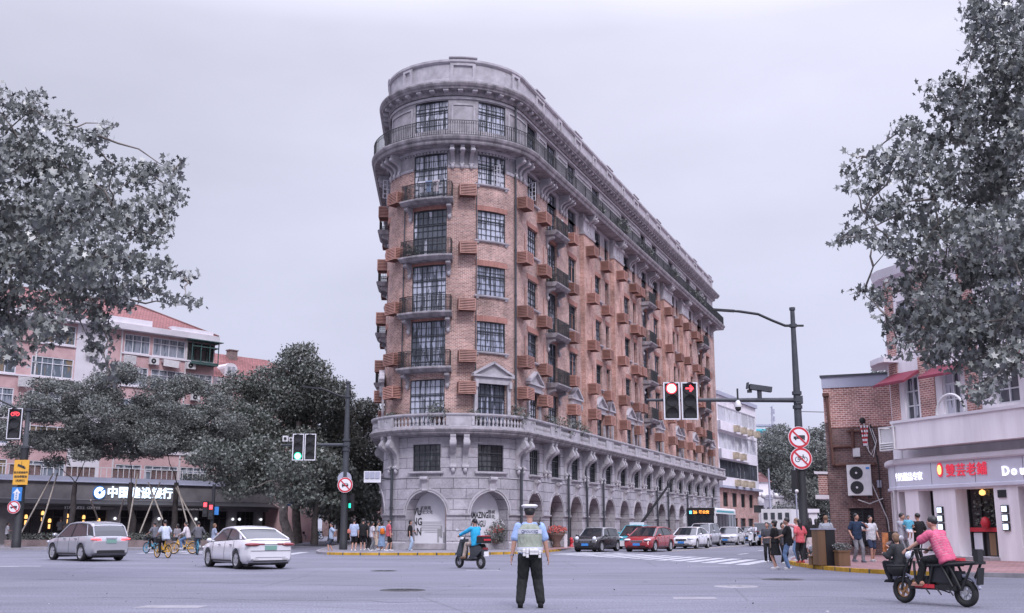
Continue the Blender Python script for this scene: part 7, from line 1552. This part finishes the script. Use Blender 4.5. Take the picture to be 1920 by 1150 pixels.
    if hair != 'none': put('hair', remesh(Hh, .013, 2), hairc, t)
    # top
    T = MB(); f = .02; wom = hair in ('long', 'bob', 'bun', 'tail')
    lo = -.10 if not (isinstance(bottom[0], str) and bottom[0] == 'skirt') else .02
    if tuck: lo = .0
    loft(T, [(def_(lo), (.168 + f * .5) * wide, .128 + f * .4, lean), (def_(.05), (.158 + f) * wide, .118 + f * .5, lean), (def_(.16), (.138 + f + (.0 if wom else .018)) * wide, .10 + f + (0 if wom else .012), lean), (def_(.32), (.158 + f) * wide, .112 + f, lean), (def_(.45), (.168 + f) * wide, .094 + f * .7, lean), (def_(.51), .105, .078, lean), (def_(.535), .07, .062, lean)])
    for i in (0, 1):
        if sleeve == 'none': continue
        e = elb[i]; m_ = sh[i].lerp(e, .72); cap(T, sh[i] + V(((.01, -.01)[i], 0, -.005)), m_ if sleeve == 'short' else e, (.062 if wide < 1.1 else .056) * wide, .063 * wide if sleeve == 'short' else .052)
        if sleeve == 'long': cap(T, e, e.lerp(wr[i], .93), .05, .036)
    T.v = [tuple(V(v) * s) for v in T.v]; put('shirt', wrinkle(remesh(T, vox * 1.05, 3), .004 if tuck else .009, 11, x, .004 if tuck else .014), cloth(top), t)
    # bottom
    kind, colb = bottom; Q = MB()
    if kind == 'skirt':
        zt = feet[0][2]; loft(Q, [(def_(.10), .145, .105, lean), (def_(-.04), .18, .14, lean), (def_(-.25), .20, .165, lean), (def_(-.42), .225, .19, lean)])
    elif kind == 'longskirt': loft(Q, [(def_(.10), .15, .11, lean), (def_(-.04), .18, .14, lean), (def_(-.4), .22, .18, lean), (def_(-.66), .25, .2, lean)])
    else:
        loft(Q, [(def_(.08), .152 * wide, .112, lean), (def_(.0), .172 * wide, .128, lean), (def_(-.09), .165 * wide, .12, lean)])
        for i in (0, 1):
            k, a = knees[i], anks[i]; wl = wide
            if kind == 'shorts': cap(Q, hips[i], V(hips[i]).lerp(k, .86), .094 * wl, .082 * wl)
            elif kind == 'wide': cap(Q, hips[i], k, .094, .082); cap(Q, k, a, .082, .09)
            elif tuck: cap(Q, hips[i], k, .102 * wl, .080 * wl); cap(Q, k, V(a) + V((0, -.005, .045)), .080 * wl, .064 * wl)
            else: cap(Q, hips[i], k, .094 * wl, .070 * wl); cap(Q, k, V(a) + V((0, 0, .0)), .070 * wl, .058 * wl)
    Q.v = [tuple(V(v) * s) for v in Q.v]; put({'skirt': 'skirt', 'longskirt': 'skirt', 'shorts': 'shorts'}.get(kind, 'trousers'), wrinkle(remesh(Q, vox * 1.05, 3), .009, 10, x + 5, .0), cloth(colb), t)
    for i in (0, 1): Q = MB(); a = V(anks[i]) * s; Q.ball(a + V((0, .05, -.04)) * s, (.050 * s, .135 * s, .042 * s)); Q.ball(a + V((0, -.045, -.03)) * s, (.050 * s, .065 * s, .055 * s)); Q.box(a + V((0, .045, -.066)) * s, (.088 * s, .25 * s, .024 * s)); Q.build('shoe', cloth(shoes), t)
    def held(nm, c, dims, mt, cat_='bag', lab=None, strap=None):
        q = MB(); n = 10; ms = MB(); ms.box((0, 0, 0), dims)
        wc = Matrix.Translation((x, Y, z)) @ Matrix.Rotation(-hd, 4, 'Z'); p = wc @ (V(c) * s); q.ball((0, 0, 0), (dims[0] * .55, dims[1] * .6, dims[2] * .5), n=12, k=8); q.box((0, 0, -dims[2] * .05), (dims[0] * .92, dims[1] * .8, dims[2] * .8))
        g = put(nm, remesh(q, .014, 4), cloth(mt), None); g.location = p; g.rotation_euler = (0, 0, -hd); tag(g, lab, cat_)
        if strap:
            q = MB(); q.tube([V(a) - V(c) for a in strap], .012, 6); q.build('strap', cloth(mt), g)
        return g
    for b_ in (bag or []): held(*b_)
    if extra: extra(t, s, dict(def_=def_, sh=sh, elb=elb, wr=wr, head=hd_c, hp=hp, pel=pel, sp=sp, V=V, lean=lean, wide=wide))
    return t
BLK, WHT, NAVY, JEAN, GREY = (.018, .018, .02), (.52, .52, .56), (.03, .04, .075), (.13, .20, .33), (.16, .165, .18)
# --- the policeman
def police(t, s, d):
    V = d['V']; df = d['def_']; w_ = d['wide']
    m = MB(); loft(m, [(df(.045), .186 * w_, .146, 0), (df(.16), .176 * w_, .142, 0), (df(.32), .190 * w_, .146, 0), (df(.44), .176 * w_, .126, 0), (df(.51), .10 * w_, .095, 0)]); m.v = [tuple(V(v) * s) for v in m.v]; put('vest', wrinkle(remesh(m, .011, 4), .005, 12, 3.0, .014), cloth((.30, .33, .27)), t)
    m = MB(); ss = 24
    for z0, z1, c in ((.355, .435, 0), (.075, .125, 0)):
        m = MB()
        for i in range(ss):
            a0, a1 = -PI + PI * i / ss, -PI + PI * (i + 1) / ss
            def q(a, z_): k = .187 if z_ > .2 else .188; return (df(z_) + V((math.cos(a) * (k * w_ + .019), math.sin(a) * (.160 if z_ > .2 else .160), 0))) * s
            m.quad(q(a0, z0), q(a1, z0), q(a1, z1), q(a0, z1))
        m.build('reflective_band', M('reflective') if 'reflective' in MATS else mat('reflective', (.52, .54, .60), .5, .1, 30), t)
    text('lettering', 'POLICE', .062, tuple((df(.395) + V((0, -.1665, 0))) * s), 0, mat('badge_navy', (.02, .03, .10), .6, 0), t, .002, 0, world=False)
    for x_ in (-.125, .125): m = MB(); m.box((df(.395) + V((x_, -.150, 0))) * s, (.042, .012, .052)); m.box((df(.395) + V((x_, -.156, .0))) * s, (.02, .012, .03), m=1); m.build('badge_patch', ['badge_navy', 'reflective'], t)
    m = MB(); n = 28; m.add([], []); loft(m, [(df(.03), .200 * w_, .160, 0), (df(.08), .198 * w_, .160, 0)], 28); m.v = [tuple(V(v) * s) for v in m.v]; m.build('belt', 'white_metal', t)
    for x_, zz, w2, h2, dp in ((-.10, .03, .055, .13, .045), (-.045, .02, .05, .16, .05), (.03, .045, .075, .11, .06), (.105, .045, .085, .11, .06), (.175, .0, .05, .13, .05)):
        m = MB(); y_ = -.158 * math.sqrt(max(.1, 1 - (x_ / .22) ** 2)) - dp / 2; m.box((0, 0, 0), (w2, dp, h2)); m.box((0, -dp / 2 - .004, h2 * .22), (w2 * 1.04, .012, h2 * .45)); me = remesh(m, .007, 2); o = put('belt_pouch', me, 'white_metal', t); o.location = (df(zz) + V((x_, y_, 0))) * s
    m = MB(); m.box((df(.47) + V((.175, -.03, .02))) * s, (.045, .035, .10), rx=.3); m.tube([tuple((df(.5) + V((.175, -.03, .05))) * s), tuple((df(.62) + V((.19, -.08, .02))) * s)], .007, 6); m.build('radio', 'black', t)
    m = MB(); c = d['head'] * s; k = s
    m.lathe([(.098 * k, .045 * k), (.100 * k, .098 * k)], c, 28, m=1, sy=1.1); m.lathe([(.10 * k, .098 * k), (.128 * k, .112 * k), (.150 * k, .135 * k), (.146 * k, .152 * k), (.11 * k, .168 * k), (.001, .172 * k)], c + V((0, 0, 0)), 32, m=0, sy=1.05)
    m.build('cap', ['white_metal', 'black'], t); m = MB(); m.ball(c + V((0, .12, .048)) * k, (.075 * k, .06 * k, .012 * k)); m.build('cap_visor', 'black', t)
    m = MB(); cap(m, d['sh'][0].lerp(df(.53), .55) * s, d['sh'][1].lerp(df(.53), .55) * s, .05, .05); m.build('collar', cloth((.28, .38, .60)), t)
    w0 = d['wr'][0] * s; e0 = d['elb'][0] * s; u = (w0 - e0).normalized(); m = MB(); m.tube([w0 - u * .045, w0 - u * .015], .033, 14); m.build('wristwatch', 'chrome', t)
person(0, 20.0, 0.0, 1.79, 'traffic policeman in white cap and pale green vest standing with his back to the camera', (.30, .41, .64), ('pants', (.022, .024, .024)), 'short', X=.325, vox=.0095, wide=1.17, tuck=True, feet=[(-.17, .02, .08), (.19, .03, .08)], hands=[(-.33, .03, .84), (.335, .05, .83)], shoes=(.012, .012, .013), extra=police)
# --- pedestrians waiting left of the apartment block
GL = 'people waiting at the left crossing'
PV = .13
person(622, 61.5, R_(-95), 1.68, 'man in pale blue T-shirt and dark shorts standing alone left of the signal mast', (.30, .37, .48), ('shorts', (.05, .06, .08)), z=0, hands=[(-.15, -.14, 1.0), (.17, -.12, .98)], shoes=(.3, .2, .16), group=GL, feet=[(-.14, .12, .08), (.12, -.10, .08)])
person(664, 60.5, R_(10), 1.74, 'person in pale blue T-shirt and black shorts with a small pink bag', (.36, .42, .56), ('shorts', BLK), z=PV, group=GL, bag=[('shoulder_bag', (-.28, -.02, 1.1), (.2, .1, .26), (.50, .17, .13), 'bag', 'small pink shoulder bag at the left of the waiting group', [(-.25, 0, 1.2), (-.1, -.1, 1.45)])])
person(681, 61.2, R_(-8), 1.76, 'man in black T-shirt and black shorts second in the waiting group', BLK, ('shorts', (.02, .02, .024)), z=PV, group=GL)
person(690, 64.5, R_(40), 1.66, 'person in dark clothes half hidden behind the black T-shirt man', (.04, .04, .045), ('pants', BLK), z=PV, group=GL)
person(698, 61.0, R_(60), 1.60, 'woman in off-white T-shirt and grey trousers in the waiting group', (.46, .44, .48), ('pants', GREY), 'tail', z=PV, group=GL, feet=[(-.10, .18, .08), (.10, -.16, .08)])
person(708, 64.2, R_(80), 1.62, 'woman in pale dress seen between two others of the waiting group', (.42, .36, .32), ('longskirt', (.42, .33, .26)), 'bob', z=PV, group=GL)
person(716, 61.5, R_(25), 1.61, 'woman in long light blue dress carrying an orange backpack', (.27, .36, .50), ('longskirt', (.22, .31, .46)), 'bob', z=PV, group=GL, bag=[('backpack', (.14, -.17, 1.18), (.26, .16, .36), (.60, .17, .03), 'backpack', 'orange backpack on the woman in the blue dress', [(.12, -.08, 1.3), (.1, .0, 1.45)])], feet=[(-.1, .1, .08), (.1, -.1, .08)])
person(729, 61.0, R_(70), 1.72, 'man in pinkish red T-shirt and black shorts at the right of the waiting group', (.46, .10, .13), ('shorts', BLK), z=PV, group=GL, feet=[(-.1, .16, .08), (.1, -.18, .08)], mask=True, hands=[(-.2, .15, 1.0), (.26, .05, .85)])
person(769, 62.3, R_(95), 1.68, 'woman in black T-shirt and wide pale jeans standing before the left exhibition arch', BLK, ('wide', (.33, .42, .54)), 'bob', z=PV, group=GL, hands=[(-.1, .28, 1.1), (.26, .03, .82)])
# --- far left
person(14, 84, R_(70), 1.66, 'woman in white top beside the pole at the left edge of the photo', WHT, ('pants', BLK), 'bob', z=PV, hands=[(-.1, .3, 1.1), (.1, .32, 1.1)])
person(113, 82, R_(-20), 1.72, 'person in black and white top behind the hedge left of the grey car', (.10, .10, .11), ('pants', BLK), z=.4, hands=[(-.12, .25, 1.2), (.26, .03, .9)])
# --- riders
def ride(px_, Y, hd, h, lab, top, bot, hz=.90, hy=-.22, hx=.29, hzz=1.03, hyy=.28, feet=None, lean=.28, X=None, hair='short', **k):
    s = h / 1.75
    return person(px_, Y, hd, h, lab, top, bot, hair, X=X, hip=(hy / s, hz / s), lean=lean, hands=[(-hx / s, (hyy - .07) / s, (hzz + .03) / s), (hx / s, (hyy - .07) / s, (hzz + .03) / s)], feet=[tuple(q / s for q in f) for f in (feet or [(-.12, .05, .34), (.12, -.12, .46)])], cat='person', **k)
ride(308, 52, R_(-46), 1.75, 'rider in pale grey-blue shirt and dark trousers on the yellow bicycle, seen from behind', (.42, .46, .54), ('pants', BLK), hyy=.2, group='cyclists in front of the bank', shoes=BLK, hz=.95)
ride(346, 60, R_(-88), 1.66, 'rider in light jacket and jeans on the side-on yellow bicycle', (.50, .46, .49), ('pants', JEAN), hyy=.2, group='cyclists in front of the bank', hz=.95, sleeve='long')
ride(288, 61, R_(-55), 1.64, 'masked rider in dark clothes on the blue bicycle at the left of the cyclists', (.12, .12, .14), ('pants', BLK), hyy=.2, mask=True, group='cyclists in front of the bank', hz=.95)
ride(372, 58, R_(-20), 1.66, 'rider in dark jacket leaning over the blue bicycle by the white sedan', (.10, .10, .115), ('pants', (.14, .14, .15)), hyy=.2, group='cyclists in front of the bank', hz=.95, sleeve='long')
person(333, 62.5, R_(-60), 1.6, 'woman in grey dress walking behind the side-on yellow bicycle', (.24, .22, .24), ('longskirt', (.24, .22, .24)), 'bob', group='cyclists in front of the bank')
person(402, 61, R_(60), 1.62, 'woman in blue-grey top with light brown hair behind the bonnet of the white sedan', (.28, .32, .42), ('pants', JEAN), 'bob', group='cyclists in front of the bank', hands=[(-.1, .3, 1.2), (.1, .3, 1.2)], hairc=mat('hair_brown', (.16, .09, .05), .6, .2, 20))
SX, SY = gx(882, 39.0), 39.0
def cap_hat(col):
    def f(t, s, d): m = MB(); m.ball(d['hp'](0, -.01, .06) * s, (.095 * s, .105 * s, .09 * s), n=14, k=8); m.ball(d['hp'](0, .10, .04) * s, (.06 * s, .06 * s, .012)); m.build('cap', cloth(col), t)
    return f
def blue_vest(t, s, d):
    cap_hat((.02, .02, .025))(t, s, d)
ride(0, SY, R_(-40), 1.74, 'scooter rider in bright turquoise jacket, black cap and beige trousers', (.03, .33, .56), ('pants', (.38, .31, .27)), X=SX, hz=.90, hy=-.33, hyy=.34, hzz=1.1, hx=.33, lean=.12, feet=[(-.16, .16, .42), (.16, .10, .42)], sleeve='long', extra=blue_vest, vox=.013, shoes=(.2, .12, .08))
def stripes(t, s, d):
    m = MB(); V = d['V']; df = d['def_']; le = d['lean']; n = 26
    for k in range(9):
        z_ = .02 + k * .05; rx = lerp_pts([(0, .176), (.05, .180), (.16, .178), (.32, .18), (.45, .19)], z_) + .019; ry = lerp_pts([(0, .136), (.05, .13), (.16, .134), (.32, .134), (.45, .112)], z_) + .017
        for j in range(n):
            f = []
            for a, zz in ((2 * PI * j / n, z_), (2 * PI * (j + 1) / n, z_), (2 * PI * (j + 1) / n, z_ + .007), (2 * PI * j / n, z_ + .007)): f.append((df(zz) + V((math.cos(a) * rx * d['wide'], math.sin(a) * ry * math.cos(le), -math.sin(a) * ry * math.sin(le)))) * s)
            m.quad(*f)
    m.build('stripes', cloth((.52, .32, .36)), t)
ride(0, 20.75, R_(-32), 1.68, 'rider in pink striped T-shirt and black trousers on the long cargo scooter', (.52, .11, .19), ('pants', BLK), X=7.95, hz=.88, hy=-.32, hyy=.38, hzz=.97, hx=.32, lean=.42, feet=[(-.15, .20, .42), (.15, .06, .42)], vox=.0105, extra=stripes, shoes=(.38, .20, .15), wide=1.08, head=(-.2, .5))
cx_, cy_ = 7.95 + math.sin(R_(-32)) * .78, 20.75 + math.cos(R_(-32)) * .78
person(0, cy_, R_(-30), 1.32, 'child in black jacket riding in the front carrier of the cargo scooter', (.035, .037, .04), ('pants', (.025, .025, .03)), 'bob', X=cx_, z=.27, hip=(-.08, .56), feet=[(-.1, .2, .22), (.1, .22, .22)], hands=[(-.16, .28, .86), (.16, .28, .86)], lean=.1, sleeve='long', head=(.5, .6), hairc='hair_brown', vox=.012, shoes=BLK)
t = empty('scooter_carrier', (cx_, cy_, .50), R_(42), 'dark cloth front carrier of the cargo scooter holding the child', 'carrier'); m = MB(); m.lathe([(.10, 0), (.15, .05), (.19, .14), (.18, .2), (.17, .2), (.15, .1)], (0, 0, 0), 18, sy=1.15); m.build('basket', 'black', t); m = MB(); m.lathe([(.185, .18), (.205, .20), (.185, .22)], (0, 0, 0), 18, sy=1.15); m.build('rim', 'dark_metal', t)
# --- people at the right corner
GR = 'people at the right corner'
def phone(t, s, d): m = MB(); m.box((d['wr'][1] + Vector((-.02, .10, .04))) * s, (.07, .02, .14), rx=.4); m.build('phone', 'black', t)
person(1452, 38.2, R_(-60), 1.66, 'masked woman in black dress with white collar, looking at her phone at the road edge', BLK, ('skirt', BLK), 'bun', group=GR, mask=True, hands=[(-.05, .30, 1.12), (.10, .30, 1.14)], extra=phone, shoes=(.55, .54, .55), vox=.0125, bag=[('tote_bag', (.16, .16, .93), (.34, .10, .36), (.42, .30, .22), 'bag', 'tan square bag held by the woman in the black dress', None)])
person(1476, 38.0, R_(-70), 1.74, 'man in black T-shirt and blue jeans with a grey sling bag at the road edge', BLK, ('pants', JEAN), group=GR, hands=[(-.12, .36, 1.08), (.22, .12, .95)], shoes=(.55, .54, .55), vox=.0125, bag=[('sling_bag', (.17, .12, .96), (.34, .14, .3), (.30, .29, .32), 'bag', 'grey bag at the side of the man in blue jeans', [(.12, .0, 1.1), (.0, -.08, 1.42)])])
person(1438, 45, R_(200), 1.62, 'person in dark trousers hidden behind the woman in the black dress', (.06, .06, .07), ('pants', BLK), 'bob', group=GR)
person(1467, 44, R_(160), 1.6, 'dark-haired person standing just behind the masked woman', (.05, .05, .055), ('pants', BLK), 'bob', group=GR)
person(1499, 41.0, R_(-20), 1.58, 'woman in coral pink top with long black hair beside the right mast', (.60, .12, .14), ('pants', (.03, .03, .035)), 'long', group=GR, z=PV, shoes=(.48, .10, .09), vox=.013, hands=[(-.22, .1, 1.0), (.22, .15, 1.0)])
person(1494, 43.2, R_(-60), 1.64, 'person in pale pink raising an arm behind the coral top woman', (.50, .30, .32), ('pants', JEAN), 'short', group=GR, z=PV, sleeve='long', hands=[(-.34, .3, 1.5), (.22, .15, 1.0)], hairc='hair_brown')
person(1519, 45.0, R_(-10), 1.66, 'woman with long dark hair and black top just right of the mast', BLK, ('skirt', (.45, .38, .38)), 'long', group=GR, z=PV)
person(1531, 46.5, R_(15), 1.64, 'woman with long dark hair behind the litter cabinet', (.05, .045, .05), ('pants', BLK), 'long', group=GR, z=PV)
person(1549, 41.5, R_(20), 1.72, 'man with brown hair in grey checked shirt behind the litter cabinet', (.30, .32, .36), ('pants', NAVY), 'short', group=GR, z=PV, hairc='hair_brown')
person(1606, 41.6, R_(165), 1.80, 'man in navy polo shirt and grey trousers walking past the brick wall', (.025, .04, .075), ('pants', (.18, .18, .20)), group=GR, z=PV, vox=.0125, feet=[(-.1, .16, .08), (.1, -.12, .10)], hands=[(-.20, .22, 1.38), (.27, .08, .95)], shoes=(.12, .14, .17), head=(-.5, 0))
person(1632, 42.6, R_(170), 1.72, 'man in white shirt and navy shorts with mask pulled under his chin', (.50, .50, .54), ('shorts', NAVY), group=GR, z=PV, vox=.0125, hands=[(-.27, .08, .95), (.24, .1, 1.2)], feet=[(-.1, -.12, .08), (.1, .14, .08)], shoes=(.4, .4, .42))
person(1663, 41.2, R_(120), 1.5, 'crouching woman holding out a white plastic bag near the menu board', (.16, .13, .14), ('pants', BLK), 'bun', group=GR, z=PV, hip=(0, .42), feet=[(-.12, .1, .08), (.12, .12, .08)], hands=[(.1, .5, .55), (.45, .2, .62)], lean=.35, bag=[('plastic_bag', (.62, .18, .42), (.3, .2, .4), (.60, .56, .60), 'bag', 'white plastic bag beside the crouching woman', None)])
person(1692, 40.5, R_(150), 1.80, 'man in grey T-shirt with a dark strap holding a small child outside the shop', (.34, .35, .40), ('pants', GREY), group=GR, z=PV, hands=[(-.22, .30, 1.12), (-.05, .32, 1.25)], head=(-.4, 0))
person(1704, 40.2, R_(190), 1.05, 'small child in light blue top carried by the man in grey', (.10, .34, .46), ('shorts', (.45, .44, .48)), group=GR, z=.85, feet=[(-.08, .15, .3), (.1, .15, .3)], hands=[(-.2, .2, 1.1), (.2, .15, 1.0)], hip=(0, .85))
person(1722, 40.6, R_(-20), 1.80, 'man in black T-shirt and black trousers with his back turned at the shop pillar', BLK, ('pants', BLK), group=GR, z=PV, hands=[(-.3, .2, 1.1), (.26, .1, .95)])
# clothes drying on two balconies
for s_, f_, cols_ in ((-7.4, 7, ((.5, .5, .55), (.2, .25, .35), (.45, .40, .42))), (6.2, 7, ((.55, .55, .58), (.4, .18, .2)))):
    for i, c in enumerate(cols_):
        m = MB(); o = P(s_ + i * .42, .72, ZBAL[f_] + .45); m.box((0, 0, .3), (.34, .03, .75)); m.box((0, 0, .6), (.5, .028, .16)); tag(m.build('hanging_shirt', cloth(c), None, False, o, rot(s_)), ['garment hanging at the left of the nose balcony', 'dark garment hanging in the middle of the nose balcony', 'light garment hanging right on the nose balcony'][i] if s_ < 0 else ['white cloth drying on the first side balcony', 'reddish cloth drying on the first side balcony'][i], 'laundry', 'laundry on the balconies')
# leaves and paper scraps on the road
rn = random.Random(77); m = MB()
for _ in range(160):
    y_ = rn.uniform(16, 56); x_ = rn.uniform(-.42, .42) * y_; leaves(m, [(x_, y_, .012)], rn.uniform(.03, .07), LEAF4, rn, 3.0, .05)
tag(m.build('road_litter', 'kerb_stone'), kind='stuff', label='tiny scraps and fallen leaves scattered on the road')
# flowers and greenery displayed inside the right nose arch
bush('arch_display', P(-2.35, -.45, .47), .62, 520, 'dark potted greenery standing inside the right nose arch', 'leaf_dark', .1, True, None, 'flower_red')
bush('arch_display', P(-1.9, -.55, 1.05), .5, 380, 'taller plant with pale blooms inside the right nose arch', 'leaf', .1, True, None, 'sign_white')
scooter(gx(1411, 84), 84, TWD + .2, 'pale electric scooter coming towards the camera beside the silver pickup', (.5, .5, .52), (.5, .5, .52))
ride(0, 84, TWD + .2, 1.7, 'scooter rider in pale jacket approaching beside the silver pickup', (.45, .45, .5), ('pants', BLK), X=gx(1411, 84), hz=.90, hy=-.33, hyy=.34, hzz=1.1, hx=.33, lean=.12, feet=[(-.16, .16, .42), (.16, .10, .42)], sleeve='long')
